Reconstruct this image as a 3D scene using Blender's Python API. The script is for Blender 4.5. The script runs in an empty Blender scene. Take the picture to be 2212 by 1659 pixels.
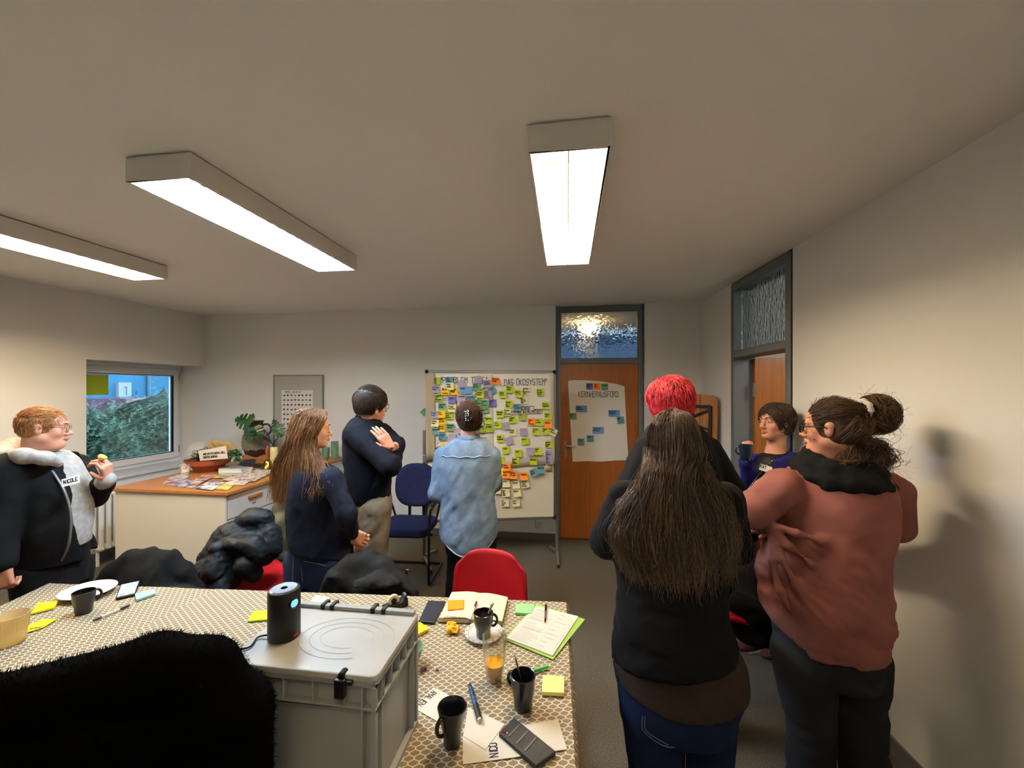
import bpy, bmesh, math, random
import numpy as np
from mathutils import Vector, Matrix
random.seed(7); np.random.seed(7)
S = bpy.context.scene
COL = S.collection
# ---------------------------------------------------------------- camera, world, exposure
FPX, CX0, HY, EYE, YAW = 870.0, 1106.0, 840.0, 1.71, math.radians(7.8)
cam_d = bpy.data.cameras.new('camera'); cam = bpy.data.objects.new('camera', cam_d); COL.objects.link(cam)
cam.location = (0, 0, EYE); cam.rotation_euler = (math.pi/2, 0, YAW)
cam_d.sensor_width = 36; cam_d.lens = FPX/2212*36; cam_d.shift_y = (HY-829.5)/2212
cam_d.clip_start = .02; cam_d.clip_end = 200
S.camera = cam
W = bpy.data.worlds.new('sky'); S.world = W; W.use_nodes = True
wn = W.node_tree; bg = wn.nodes['Background']
bg.inputs[0].default_value = (.54, .76, 1.0, 1); bg.inputs[1].default_value = 6.4
S.view_settings.view_transform = 'Standard'; S.view_settings.look = 'None'
S.view_settings.gamma = 1; S.view_settings.use_curve_mapping = False
S.view_settings.exposure = 0.82
LAMP_WARM, LAMP_COOL, LAMP_LEFT = 88.0, 190.0, 160.0       # emission of the fluorescent tubes
CSIN, CCOS = math.sin(YAW), math.cos(YAW)
# ---------------------------------------------------------------- points from the photograph
def ray(px, py):
    k = (px-CX0)/FPX
    return Vector((k*CCOS-CSIN, CCOS+k*CSIN, -(py-HY)/FPX))     # per unit of depth
ORG = Vector((0, 0, EYE))
def P(px, py, d): return ORG + ray(px, py)*d
def PZ(px, py, z): r = ray(px, py); return ORG + r*((z-EYE)/r.z)
def PY(px, py, y): r = ray(px, py); return ORG + r*(y/r.y)
def PX(px, py, x): r = ray(px, py); return ORG + r*(x/r.x)
def PPL(px, py, p0, n): r = ray(px, py); return ORG + r*((Vector(p0)-ORG).dot(n)/r.dot(n))
# ---------------------------------------------------------------- materials
def lin(c):
    if isinstance(c, str): c = tuple(int(c[i:i+2], 16) for i in (0, 2, 4))
    return tuple((x/255/12.92 if x/255 <= .04045 else ((x/255+.055)/1.055)**2.4) for x in c)+(1,)
MATS = {}
def mat(name, col, rough=.6, metal=0, spec=.4, c2=None, nscale=20, namt=.5, bump=0, bscale=60, bdist=.002,
        emis=None, estr=1, trans=0, ior=1.45, alpha=1, stretch=None, detail=4, sheen=0, coat=0):
    if name in MATS: return MATS[name]
    m = bpy.data.materials.new(name); MATS[name] = m; m.use_nodes = True
    nt = m.node_tree; b = nt.nodes['Principled BSDF']; L = nt.links
    b.inputs['Base Color'].default_value = lin(col); b.inputs['Roughness'].default_value = rough
    b.inputs['Metallic'].default_value = metal; b.inputs['Specular IOR Level'].default_value = spec
    b.inputs['IOR'].default_value = ior; b.inputs['Transmission Weight'].default_value = trans
    b.inputs['Alpha'].default_value = alpha
    if sheen: b.inputs['Sheen Weight'].default_value = sheen; b.inputs['Sheen Roughness'].default_value = .5
    if coat: b.inputs['Coat Weight'].default_value = coat
    if emis: b.inputs['Emission Color'].default_value = lin(emis); b.inputs['Emission Strength'].default_value = estr
    if c2 or bump:
        tc = nt.nodes.new('ShaderNodeTexCoord'); mp = nt.nodes.new('ShaderNodeMapping')
        L.new(tc.outputs['Object'], mp.inputs[0])
        if stretch: mp.inputs['Scale'].default_value = stretch
    if c2:
        n = nt.nodes.new('ShaderNodeTexNoise'); n.inputs['Scale'].default_value = nscale; n.inputs['Detail'].default_value = detail
        L.new(mp.outputs[0], n.inputs[0])
        r = nt.nodes.new('ShaderNodeValToRGB'); e = r.color_ramp.elements
        e[0].position = .5-.25*namt*1.2; e[1].position = .5+.25*namt*1.2
        e[0].color = lin(col); e[1].color = lin(c2)
        L.new(n.outputs['Fac'], r.inputs[0]); L.new(r.outputs[0], b.inputs['Base Color'])
    if bump:
        n2 = nt.nodes.new('ShaderNodeTexNoise'); n2.inputs['Scale'].default_value = bscale; n2.inputs['Detail'].default_value = 3
        L.new(mp.outputs[0], n2.inputs[0])
        bp = nt.nodes.new('ShaderNodeBump'); bp.inputs['Strength'].default_value = bump; bp.inputs['Distance'].default_value = bdist
        L.new(n2.outputs['Fac'], bp.inputs['Height']); L.new(bp.outputs[0], b.inputs['Normal'])
    return m
def nodes_of(m): return m.node_tree, m.node_tree.nodes, m.node_tree.links
# ---------------------------------------------------------------- objects
def tag(o, label=None, cat=None, group=None, kind=None):
    if label: o['label'] = label
    if cat: o['category'] = cat
    if group: o['group'] = group
    if kind: o['kind'] = kind
    return o
def wloc(o):
    v = Vector((0, 0, 0))
    while o is not None: v += o.location; o = o.parent
    return v
def thing(name, label, cat, loc=(0, 0, 0), rz=0, group=None, kind=None):
    o = bpy.data.objects.new(name, None); COL.objects.link(o); o.empty_display_size = .05
    o.location = loc; o.rotation_euler = (0, 0, rz)
    return tag(o, label, cat, group, kind)
def copy_tree(o, parent=None):
    c = o.copy(); COL.objects.link(c); c.parent = parent
    for ch in list(o.children): copy_tree(ch, c)
    return c
def link_mesh(name, me, m, parent=None):
    o = bpy.data.objects.new(name, me); COL.objects.link(o)
    if m is not None: me.materials.append(m)
    if parent is not None: o.parent = parent
    return o
def V3(p): return Vector(p)
class MB:
    """collects shapes in one mesh"""
    def __init__(s): s.v = []; s.f = []
    def add(s, vs, fs):
        o = len(s.v); s.v += [tuple(p) for p in vs]; s.f += [tuple(i+o for i in f) for f in fs]; return s
    def box(s, c, sz, rz=0, R=None):
        hx, hy, hz = sz[0]/2, sz[1]/2, sz[2]/2
        M = R if R is not None else Matrix.Rotation(rz, 3, 'Z'); c = V3(c)
        vs = [c+M@V3((x, y, z)) for z in (-hz, hz) for y in (-hy, hy) for x in (-hx, hx)]
        return s.add(vs, [(0, 2, 3, 1), (4, 5, 7, 6), (0, 1, 5, 4), (2, 6, 7, 3), (0, 4, 6, 2), (1, 3, 7, 5)])
    def bar(s, a, b, w, h, up=(0, 0, 1)):
        a, b = V3(a), V3(b); d = (b-a); L = d.length; d.normalize(); u = V3(up)
        x = d.cross(u)
        if x.length < 1e-4: x = d.cross(V3((1, 0, 0)))
        x.normalize(); z = x.cross(d)
        R = Matrix((x, d, z)).transposed()
        return s.box((a+b)/2, (w, L, h), R=R)
    def prism(s, poly, z0, z1):
        n = len(poly)
        vs = [(p[0], p[1], z0) for p in poly]+[(p[0], p[1], z1) for p in poly]
        ar = sum(poly[i][0]*poly[(i+1) % n][1]-poly[(i+1) % n][0]*poly[i][1] for i in range(n))
        fs = [tuple(range(n))[::-1], tuple(range(n, 2*n))]+[(i, (i+1) % n, n+(i+1) % n, n+i) for i in range(n)]
        if ar < 0: fs = [f[::-1] for f in fs]
        return s.add(vs, fs)
    def slab(s, pts, t):
        """polygon of 3-D points given thickness t along its normal (towards the normal)"""
        pts = [V3(p) for p in pts]; n = len(pts)
        nn = V3((0, 0, 0))
        for i in range(n): nn += pts[i].cross(pts[(i+1) % n])
        nn.normalize()
        vs = pts+[p+nn*t for p in pts]
        return s.add(vs, [tuple(range(n))[::-1], tuple(range(n, 2*n))]+[(i, (i+1) % n, n+(i+1) % n, n+i) for i in range(n)])
    def tube(s, path, r, n=8, cap=True, flat=1.0):
        path = [V3(p) for p in path]; m = len(path)
        rs = r if isinstance(r, (list, tuple)) else [r]*m
        t0 = (path[1]-path[0]).normalized(); a = V3((0, 0, 1)) if abs(t0.z) < .9 else V3((1, 0, 0))
        x = t0.cross(a).normalized(); vs = []
        for i in range(m):
            t = (path[min(i+1, m-1)]-path[max(i-1, 0)]).normalized()
            x = (x-t*x.dot(t)).normalized(); y = t.cross(x)
            for k in range(n):
                an = 2*math.pi*k/n
                vs.append(path[i]+(x*math.cos(an)+y*math.sin(an)*flat)*rs[i])
        fs = [(i*n+k, i*n+(k+1) % n, (i+1)*n+(k+1) % n, (i+1)*n+k) for i in range(m-1) for k in range(n)]
        if cap: fs += [tuple(range(n))[::-1], tuple(range((m-1)*n, m*n))]
        return s.add(vs, fs)
    def cyl(s, a, b, r0, r1=None, n=16): return s.tube([a, b], [r0, r0 if r1 is None else r1], n)
    def lathe(s, prof, n=24, c=(0, 0, 0), sx=1, sy=1, close=True):
        c = V3(c); m = len(prof); vs = []
        for (r, z) in prof:
            for k in range(n):
                a = 2*math.pi*k/n; vs.append(c+V3((r*math.cos(a)*sx, r*math.sin(a)*sy, z)))
        fs = [(i*n+k, i*n+(k+1) % n, (i+1)*n+(k+1) % n, (i+1)*n+k) for i in range(m-1) for k in range(n)]
        if close:
            if prof[0][0] > 1e-5: fs.append(tuple(range(n))[::-1])
            if prof[-1][0] > 1e-5: fs.append(tuple(range((m-1)*n, m*n)))
        return s.add(vs, fs)
    def ball(s, c, r, n=16, m=10, R=None):
        r = (r, r, r) if not isinstance(r, (tuple, list)) else r; c = V3(c); vs = []
        for i in range(m+1):
            t = math.pi*i/m
            for k in range(n):
                a = 2*math.pi*k/n
                q = V3((r[0]*math.sin(t)*math.cos(a), r[1]*math.sin(t)*math.sin(a), -r[2]*math.cos(t)))
                vs.append(c+(R@q if R is not None else q))
        return s.add(vs, [(i*n+k, i*n+(k+1) % n, (i+1)*n+(k+1) % n, (i+1)*n+k) for i in range(m) for k in range(n)])
    def grid(s, fn, nu, nv):
        vs = [fn(i/nu, j/nv) for j in range(nv+1) for i in range(nu+1)]
        return s.add(vs, [(j*(nu+1)+i, j*(nu+1)+i+1, (j+1)*(nu+1)+i+1, (j+1)*(nu+1)+i) for j in range(nv) for i in range(nu)])
    def build(s, name, m, parent=None, world=True, smooth=False, bevel=0, seg=2, solid=0, sub=0, angle=40):
        off = wloc(parent) if (parent is not None and world) else V3((0, 0, 0))
        me = bpy.data.meshes.new(name)
        me.from_pydata([(p[0]-off.x, p[1]-off.y, p[2]-off.z) for p in s.v], [], s.f)
        bm = bmesh.new(); bm.from_mesh(me); bmesh.ops.remove_doubles(bm, verts=bm.verts, dist=1e-6)
        bmesh.ops.dissolve_degenerate(bm, edges=bm.edges, dist=1e-7)
        bm.to_mesh(me); bm.free()
        if smooth:
            me.shade_smooth(); me.set_sharp_from_angle(angle=math.radians(angle))
        o = link_mesh(name, me, m, parent)
        if solid:
            q = o.modifiers.new('solid', 'SOLIDIFY'); q.thickness = solid; q.offset = 0
        if bevel:
            q = o.modifiers.new('bevel', 'BEVEL'); q.width = bevel; q.segments = seg; q.limit_method = 'ANGLE'; q.angle_limit = math.radians(35)
        if sub:
            q = o.modifiers.new('sub', 'SUBSURF'); q.levels = sub; q.render_levels = sub
        return o
def rounded(w, h, r, n=5, cx=0, cy=0):
    pts = []
    for (sx, sy, a0) in ((1, -1, -90), (1, 1, 0), (-1, 1, 90), (-1, -1, 180)):
        for i in range(n+1):
            a = math.radians(a0+90*i/n)
            pts.append((cx+sx*(w/2-r)+r*math.cos(a), cy+sy*(h/2-r)+r*math.sin(a)))
    return pts
def curve_pts(pts, n=8):
    """Catmull-Rom through points"""
    pts = [V3(p) for p in pts]; out = []
    for i in range(len(pts)-1):
        p0, p1, p2, p3 = pts[max(i-1, 0)], pts[i], pts[i+1], pts[min(i+2, len(pts)-1)]
        for k in range(n):
            t = k/n
            out.append(.5*((2*p1)+(p2-p0)*t+(2*p0-5*p1+4*p2-p3)*t*t+(3*p1-p0-3*p2+p3)*t**3))
    return out+[pts[-1]]
# ---------------------------------------------------------------- handwriting: a stroke alphabet on a 4 x 9 grid (baseline 2, capitals to 8)
GL = {'A': '022842 1434', 'B': '020838473605 35444332 3202', 'C': '4738180705031232 3243', 'D': '02082847434222 2202', 'E': '48080242 0535', 'F': '480802 0535',
 'G': '47381807031232434525', 'H': '0208 4248 0545', 'I': '2228', 'J': '383322120 3', 'K': '0208 4805 0542', 'L': '080242', 'M': '0208254842', 'N': '02084248',
 'O': '1807031232434738 3818', 'P': '02083847463505', 'Q': '1807031232434738 3818 2441', 'R': '020838473605 2542', 'S': '473818070615354433321203', 'T': '0848 2822',
 'U': '0803123243 4348', 'V': '082248', 'W': '0812253248', 'X': '0842 4802', 'Y': '082548 2522', 'Z': '08480242',
 'a': '351605031232 36353242', 'b': '0802 051636453322 2203', 'c': '35261605031232', 'd': '3832 35261605031232', 'e': '043435261605031232', 'f': '38271512 0626', 'g': '35261605032334 36302010',
 'h': '0802 05263532', 'i': '1612 1818', 'j': '262110 2828', 'k': '0802 3604 0432', 'l': '18131222', 'm': '0602 051625 22 253645 42', 'n': '0602 05263532', 'o': '16050312233435 2616 3526',
 'p': '0600 052635331203', 'q': '35261605031233 3630', 'r': '0602 052636', 's': '35261605143433 221203', 't': '18131222 0626', 'u': '0603123336 3632', 'v': '061236', 'w': '0612243246', 'x': '0632 3602',
 'y': '061336 3610', 'z': '06360232', 'ä': '351605031232 36353242 1818 3838', 'ö': '16050312233435 2616 3526 0808 3838', 'ü': '0603123336 3632 0808 3838', 'Ö': '1807031232434738 3818 1919 3939', '-': '1434', '.': '1212', ',': '2211',
 '"': '1816 2826', ':': '1313 1616', '?': '07183827242 2', '/': '0248', '!': '2824 2222', '0': '18070312323438 3818', '1': '172822', '2': '07183847 4602 0242', '3': '07183746352433 321203', '4': '320444 3832', '&': '42061727 0413324'}
def strokes(text, h, w, spacing=1.25, jit=.25, seed=1):
    """list of 2-D segment quads for a line of handwriting, height of capitals h, pen width w; starts at 0,0"""
    rnd = random.Random(seed); u = h/6; x = 0; q = []
    for ch in text:
        if ch == ' ': x += 3.2*u; continue
        g = GL.get(ch) or GL.get(ch.upper()) or ''
        mx = 0
        for st in g.split(' '):
            pts = [(int(st[i]), int(st[i+1])) for i in range(0, len(st)-1, 2)]
            if not pts: continue
            mx = max(mx, max(p[0] for p in pts))
            pp = [(x+(a+rnd.uniform(-jit, jit))*u*.8, (b-2+rnd.uniform(-jit, jit))*u) for a, b in pts]
            if len(pp) == 1 or (len(pp) == 2 and pts[0] == pts[1]): pp = [pp[0], (pp[0][0]+w*.6, pp[0][1]+w*.3)]
            for (a, b), (c, d) in zip(pp, pp[1:]):
                l = math.hypot(c-a, d-b) or 1e-6; ex, ey = (c-a)/l*w/2, (d-b)/l*w/2
                q.append([(a-ex-ey, b-ey+ex), (a-ex+ey, b-ey-ex), (c+ex+ey, d+ey-ex), (c+ex-ey, d+ey+ex)])
        x += (mx+spacing)*u*.8
    return q, x
def write(lines, frame, h, w, m, parent, name='writing', lead=1.5, width=None, off=.0006, seed=1, spacing=1.25, align=0):
    """lines of handwriting on a plane; frame = (origin top-left, right, up)"""
    o, r, u = [V3(a) for a in frame]; n = r.cross(u); mb = MB(); y = -h
    for i, ln in enumerate(lines):
        q, L = strokes(ln, h, w, spacing, seed=seed*17+i)
        k = min(1, width/L) if (width and L > 0) else 1
        x0 = (width-L*k)/2*align if width else 0
        for quad in q:
            vs = [o+r*(x0+a*k)+u*(y+b)+n*off for a, b in quad]
            mb.add(vs, [(0, 1, 2, 3)])
        y -= h*lead
    if mb.v: return mb.build(name, m, parent)
# ================================================================ the room
H = 2.65
def xr(y): return 1.585-.0318*y           # right wall plane
def xl(y): return -4.79+.0425*y           # left wall plane
YB, YN = 4.57, -1.3
m_wall = mat('wall_paint', (224, 225, 223), .85, spec=.15, bump=.12, bscale=180, bdist=.001)
m_ceil = mat('ceiling_paint', (238, 237, 232), .9, spec=.1, bump=.1, bscale=150, bdist=.001)
m_carpet = mat('carpet', (66, 61, 53), .95, spec=.1, c2=(104, 97, 84), nscale=190, namt=.55, bump=.5, bscale=260, bdist=.004)
m_base = mat('grey_skirting', (104, 104, 100), .6)
m_frame = mat('grey_frame_paint', (104, 109, 112), .45, bump=.05, bscale=40)
m_pvc = mat('white_pvc', (224, 226, 228), .35)
m_rubber = mat('black_rubber', (18, 18, 18), .6)
m_steel = mat('brushed_steel', (170, 170, 168), .32, metal=1)
m_blackmetal = mat('black_metal', (16, 16, 17), .4)
m_white = mat('white_enamel', (222, 222, 218), .4)
def wall(name, segs, t, m=m_wall):
    """segs: (p0, p1, z0, z1), thickness to the right-hand side of p0->p1"""
    mb = MB()
    for (a, b, z0, z1) in segs:
        a, b = Vector(a), Vector(b); d = (b-a).normalized(); n = Vector((d.y, -d.x))*t
        mb.prism([a, b, b+n, a+n], z0, z1)
    return tag(mb.build(name, m), kind='structure')
mb = MB(); mb.prism([(-5.6, -1.6), (3.2, -1.6), (3.2, 8.2), (-5.6, 8.2)], -.12, 0); tag(mb.build('floor', m_carpet), kind='structure')
mb = MB(); mb.prism([(-5.0, -1.6), (3.2, -1.6), (3.2, 8.2), (-5.0, 8.2)], H, H+.12); tag(mb.build('ceiling', m_ceil), kind='structure')
DX0, DX1 = -.130, .845                      # far door opening
WY0 = 3.33                                  # window niche
wall('wall_back', [((-5.1, YB), (DX0, YB), 0, H), ((DX1, YB), (1.9, YB), 0, H)], -.18)
wall('wall_left', [((xl(YN), YN), (xl(WY0), WY0), 0, H), ((xl(WY0), WY0), (xl(YB), YB), 2.0, H), ((xl(WY0), WY0), (xl(YB), YB), 0, .775)], -.36)
RY0, RY1 = 2.92, 3.84
wall('wall_right', [((xr(YN), YN), (xr(RY0), RY0), 0, H), ((xr(RY1), RY1), (xr(YB), YB), 0, H)], .16)
wall('wall_near', [((-5.2, YN), (2.0, YN), 0, H)], .15)
# skirting
def skirt(name, segs, h=.075, t=.014):
    return wall(name, [(a, b, 0, h) for a, b in segs], t, m_base)
skirt('baseboard_back', [((-2.5, YB), (DX0-.002, YB)), ((DX1, YB), (xr(YB), YB))])
skirt('baseboard_left', [((xl(YN), YN), (xl(YB), YB))])
skirt('baseboard_right', [((xr(YN), YN), (xr(RY0)-.0, RY0-.01)), ((xr(RY1+.01), RY1+.01), (xr(YB), YB))], t=-.014)
# window sill and window
mb = MB(); mb.prism([(xl(WY0)+.03, WY0-.03), (xl(YB)+.03, YB-.002), (-4.93, YB-.002), (-4.93, WY0+.002), (xl(WY0)+.002, WY0+.002)][:5], .775, .80)
tag(mb.build('window_sill', mat('sill_stone', (205, 208, 212), .35), bevel=.004), kind='structure')
wroot = thing('window_1', None, None, (-4.95, WY0, .80), kind='structure')
def rectframe(mb, x, y0, y1, z0, z1, w, t):
    mb.box((x, (y0+y1)/2, z0+w/2), (t, y1-y0, w)); mb.box((x, (y0+y1)/2, z1-w/2), (t, y1-y0, w))
    mb.box((x, y0+w/2, (z0+z1)/2), (t, w, z1-z0-2*w)); mb.box((x, y1-w/2, (z0+z1)/2), (t, w, z1-z0-2*w))
mb = MB(); rectframe(mb, -4.965, WY0, YB-.002, .80, 2.0, .055, .07); mb.build('frame', m_pvc, wroot, bevel=.006)
mb = MB(); rectframe(mb, -4.945, WY0+.045, YB-.05, .845, 1.955, .078, .07); sash = mb.build('sash', m_pvc, wroot, bevel=.01)
mb = MB(); rectframe(mb, -4.922, WY0+.121, YB-.126, .921, 1.879, .006, .03); mb.build('seal', m_rubber, sash)
m_pane = bpy.data.materials.new('window_glass'); m_pane.use_nodes = True
nt, nn, L = nodes_of(m_pane); nn.remove(nn['Principled BSDF'])
tr = nn.new('ShaderNodeBsdfTransparent'); gl = nn.new('ShaderNodeBsdfGlossy'); gl.inputs['Roughness'].default_value = .01
fr = nn.new('ShaderNodeFresnel'); fr.inputs[0].default_value = 1.45; mx = nn.new('ShaderNodeMixShader')
tr.inputs[0].default_value = (.93, .96, .97, 1)
L.new(fr.outputs[0], mx.inputs[0]); L.new(tr.outputs[0], mx.inputs[1]); L.new(gl.outputs[0], mx.inputs[2]); L.new(mx.outputs[0], nn['Material Output'].inputs[0])
mb = MB(); mb.box((-4.95, (WY0+YB)/2, 1.4), (.012, YB-WY0-.25, .96)); mb.build('pane', m_pane, wroot)
for z in (.95, 1.86): mb = MB(); mb.cyl((-4.912, YB-.052, z-.045), (-4.912, YB-.052, z+.045), .009, n=10); mb.build('hinge', m_steel, wroot, smooth=True)
# the notice taped on the pane, mirrored lettering seen from behind
c0, c1 = PX(186, 808, -4.938), PX(234, 853, -4.938)
nt_ = thing('window_notice', 'yellow green paper notice taped to the upper left of the window pane', 'notice', (c0+c1)/2)
mb = MB(); mb.box((-4.938, (c0.y+c1.y)/2-.05, (c0.z+c1.z)/2), (.0016, (c1.y-c0.y)+.10, (c0.z-c1.z)))
m_yg = mat('yellowgreen_paper', (188, 205, 62), .8); nt, nn, L = nodes_of(m_yg); tl = nn.new('ShaderNodeBsdfTranslucent'); tl.inputs[0].default_value = lin((176, 196, 44)); mx = nn.new('ShaderNodeMixShader'); mx.inputs[0].default_value = .35
L.new(nn['Principled BSDF'].outputs[0], mx.inputs[1]); L.new(tl.outputs[0], mx.inputs[2]); L.new(mx.outputs[0], nn['Material Output'].inputs[0]); mb.build('sheet', m_yg, nt_)
m_ink = mat('marker_ink', (26, 25, 28), .7); m_print = mat('grey_print', (70, 72, 68), .8)
write(['NACHBAR', 'WILLKOMMEN H', 'STADTTEILBÜRO', 'OFFEN'], ((-4.9368, c1.y-.012, c0.z-.03), (0, -1, 0), (0, 0, 1)), .018, .005, mat('green_print', (92, 110, 40), .8), nt_, name='lettering', lead=2.1)
# ---------------------------------------------------------------- doors
m_wood = mat('door_veneer', (136, 74, 26), .32, spec=.5, c2=(158, 92, 36), nscale=6, namt=.8, stretch=(9, 9, .5), detail=6)
def wavy_glass(name, tint, scale, strength, stretch):
    m = mat(name, tint, .06, trans=1.0, ior=1.3)
    nt, nn, L = nodes_of(m); b = nn['Principled BSDF']
    tc = nn.new('ShaderNodeTexCoord'); mp = nn.new('ShaderNodeMapping'); mp.inputs['Scale'].default_value = stretch
    v = nn.new('ShaderNodeTexVoronoi'); v.feature = 'SMOOTH_F1'; v.inputs['Scale'].default_value = scale
    no = nn.new('ShaderNodeTexNoise'); no.inputs['Scale'].default_value = scale*.7
    ad = nn.new('ShaderNodeMath'); ad.operation = 'ADD'
    bp = nn.new('ShaderNodeBump'); bp.inputs['Strength'].default_value = strength; bp.inputs['Distance'].default_value = .02
    L.new(tc.outputs['Object'], mp.inputs[0]); L.new(mp.outputs[0], v.inputs[0]); L.new(mp.outputs[0], no.inputs[0])
    L.new(v.outputs[0], ad.inputs[0]); L.new(no.outputs[0], ad.inputs[1]); L.new(ad.outputs[0], bp.inputs['Height']); L.new(bp.outputs[0], b.inputs['Normal'])
    return m
d1 = thing('door_1', None, None, (DX0, YB+.1, 0), kind='structure')
fx0, fx1, fy, fw = DX0+.002, DX1-.012, YB+.10, .045
mb = MB()
mb.box((fx0+fw/2, fy, H/2), (fw, .10, H-.004)); mb.box((fx1-fw/2, fy, H/2), (fw, .10, H-.004))
mb.box(((fx0+fx1)/2, fy, H-.032), (fx1-fx0-2*fw, .10, .055)); mb.box(((fx0+fx1)/2, fy, 2.02), (fx1-fx0-2*fw, .10, .045))
mb.build('door_frame', m_frame, d1, bevel=.004)
mb = MB(); mb.box(((fx0+fx1)/2, fy-.012, 1.0), (fx1-fx0-2*fw-.006, .04, 1.985)); leaf = mb.build('door_leaf', m_wood, d1, bevel=.003)
mb = MB(); mb.box(((fx0+fx1)/2, fy+.01, 2.32), (fx1-fx0-2*fw+.01, .006, .57)); mb.build('transom_pane', wavy_glass('wavy_glass', (225, 232, 240), 26, .9, (1, 1, 1)), d1)
mb = MB(); gx0, gx1, gz0, gz1, gy = fx0+fw, fx1-fw, 2.0425, 2.5905, fy-.035
for (cx, cz, sx, sz) in (((gx0+gx1)/2, gz0+.008, gx1-gx0, .016), ((gx0+gx1)/2, gz1-.008, gx1-gx0, .016), (gx0+.008, (gz0+gz1)/2, .016, gz1-gz0-.032), (gx1-.008, (gz0+gz1)/2, .016, gz1-gz0-.032)):
    mb.box((cx, gy, cz), (sx, .018, sz))
mb.build('glazing_bead', m_frame, d1, bevel=.002)
hp = PY(1221, 962, fy-.034)
mb = MB(); mb.prism(rounded(.036, .17, .012), 0, .007)
hl = mb; pl = MB(); pl.add([(hp.x+v[0], fy-.032-v[2], hp.z-.045+v[1]) for v in hl.v], [f for f in hl.f])
pl.cyl((hp.x, fy-.033, hp.z-.09), (hp.x, fy-.042, hp.z-.09), .009, n=12)
handle = pl.build('handle', m_steel, d1, bevel=.002)
mb = MB(); mb.tube(curve_pts([(hp.x, fy-.035, hp.z), (hp.x, fy-.07, hp.z), (hp.x+.02, fy-.085, hp.z), (hp.x+.115, fy-.085, hp.z-.004)], 6), .009, 10); mb.build('lever', m_steel, handle, smooth=True)
for z in (1.72, .28): mb = MB(); mb.cyl((fx1-fw+.004, fy-.058, z-.06), (fx1-fw+.004, fy-.058, z+.06), .011, n=12); mb.build('hinge', m_frame, d1, smooth=True)
# right-hand door, standing open into the next room
rd = Vector((xr(RY1)-xr(RY0), RY1-RY0, 0)).normalized(); rn = Vector((rd.y, -rd.x, 0))   # rn points out of the room
def RW(t, o, z): return Vector((xr(RY0), RY0, 0))+rd*t+rn*o+Vector((0, 0, z))
d2 = thing('door_2', None, None, (xr(RY0), RY0, 0), kind='structure')
Lr = (RY1-RY0)/rd.y; fw = .05; mb = MB()
def rbox(mb, t0, t1, o0, o1, z0, z1):
    mb.prism([RW(t0, o0, 0)[:2], RW(t1, o0, 0)[:2], RW(t1, o1, 0)[:2], RW(t0, o1, 0)[:2]], z0, z1)
rbox(mb, .012, fw+.012, -.012, .17, 0, H-.015); rbox(mb, Lr-fw, Lr-.002, -.012, .17, 0, H-.015)
rbox(mb, fw+.012, Lr-fw, -.012, .17, H-.075, H-.015); rbox(mb, fw+.012, Lr-fw, -.012, .17, 1.985, 2.045)
mb.build('door_frame', m_frame, d2, bevel=.004)
mb = MB(); rbox(mb, .0, .012, .0, .16, 0, H); rbox(mb, 0, Lr, .002, .16, H-.015, H-.0005); mb.build('shadow_gap', m_rubber, d2)
mb = MB(); rbox(mb, fw+.012, Lr-fw, .06, .066, 2.045, H-.075); mb.build('transom_pane', wavy_glass('ribbed_glass', (205, 216, 222), 55, .4, (1, 1, .35)), d2)
hinge = RW(Lr-fw-.006, .15, 0); lx = Vector((math.cos(math.radians(-2)), math.sin(math.radians(-2)), 0))
ln_ = Vector((-lx.y, lx.x, 0)); mb = MB(); a = hinge; b = hinge+lx*.82
mb.prism([(a-ln_*.04)[:2], (b-ln_*.04)[:2], b[:2], a[:2]], .008, 1.975); leaf2 = mb.build('door_leaf', mat('door_veneer_light', (150, 86, 30), .35, spec=.5, c2=(172, 106, 44), nscale=6, namt=.8, stretch=(9, 9, .5), detail=6), d2, bevel=.003)
mb = MB(); p = hinge+lx*.74-ln_*.042; mb.box(p+Vector((0, 0, 1.01)), (.036, .008, .17)); mb.tube([p+Vector((0, 0, 1.05)), p-ln_*.05+Vector((0, 0, 1.05)), p-ln_*.05-lx*.11+Vector((0, 0, 1.05))], .009, 10); mb.build('handle', m_steel, d2)
for z in (1.7, .3): mb = MB(); mb.cyl(hinge-ln_*.05+Vector((-.012, 0, z-.06)), hinge-ln_*.05+Vector((-.012, 0, z+.06)), .011, n=12); mb.build('hinge', m_frame, d2, smooth=True)
# the hallway beyond the far door and the room beyond the right door
m_wall2 = mat('hall_paint', (196, 196, 192), .9, spec=.1)
wall('wall_hall', [((-1.0, YB+.18), (-1.0, 6.7), 0, H), ((-1.0, 6.7), (2.9, 6.7), 0, .95), ((-1.0, 6.7), (-.8, 6.7), .95, H), ((2.75, 6.7), (2.9, 6.7), .95, H)], -.12, m_wall2)
wall('wall_side_room', [((3.0, 1.6), (3.0, 8.1), 0, H), ((1.72, 1.7), (3.0, 1.7), 0, H), ((1.9, YB+.05), (3.0, YB+.05), 0, H)], .12, m_wall2)
w2 = thing('window_2', None, None, (1.0, 6.7, .95), kind='structure'); mb = MB()
for x in (-.77, .4, 1.57, 2.72): mb.box((x, 6.74, 1.8), (.07, .07, 1.7))
mb.box((.975, 6.74, .985), (3.5, .07, .07)); mb.build('frame', m_pvc, w2)
m_pane2 = m_pane.copy(); m_pane2.name = 'dimmed_glass'; [setattr(n.inputs[0], 'default_value', (.11, .13, .15, 1)) for n in m_pane2.node_tree.nodes if n.type == 'BSDF_TRANSPARENT']  # pane darkened to cut the daylight seen through the far door's glass
mb = MB(); mb.box((.975, 6.75, 1.82), (3.5, .01, 1.62)); mb.build('pane', m_pane2, w2)
hl = PY(1270, 708, 5.75)
l = thing('hall_lamp', 'round glowing ceiling lamp seen through the wavy glass over the far door', 'lamp', (hl.x, hl.y, H))
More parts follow.
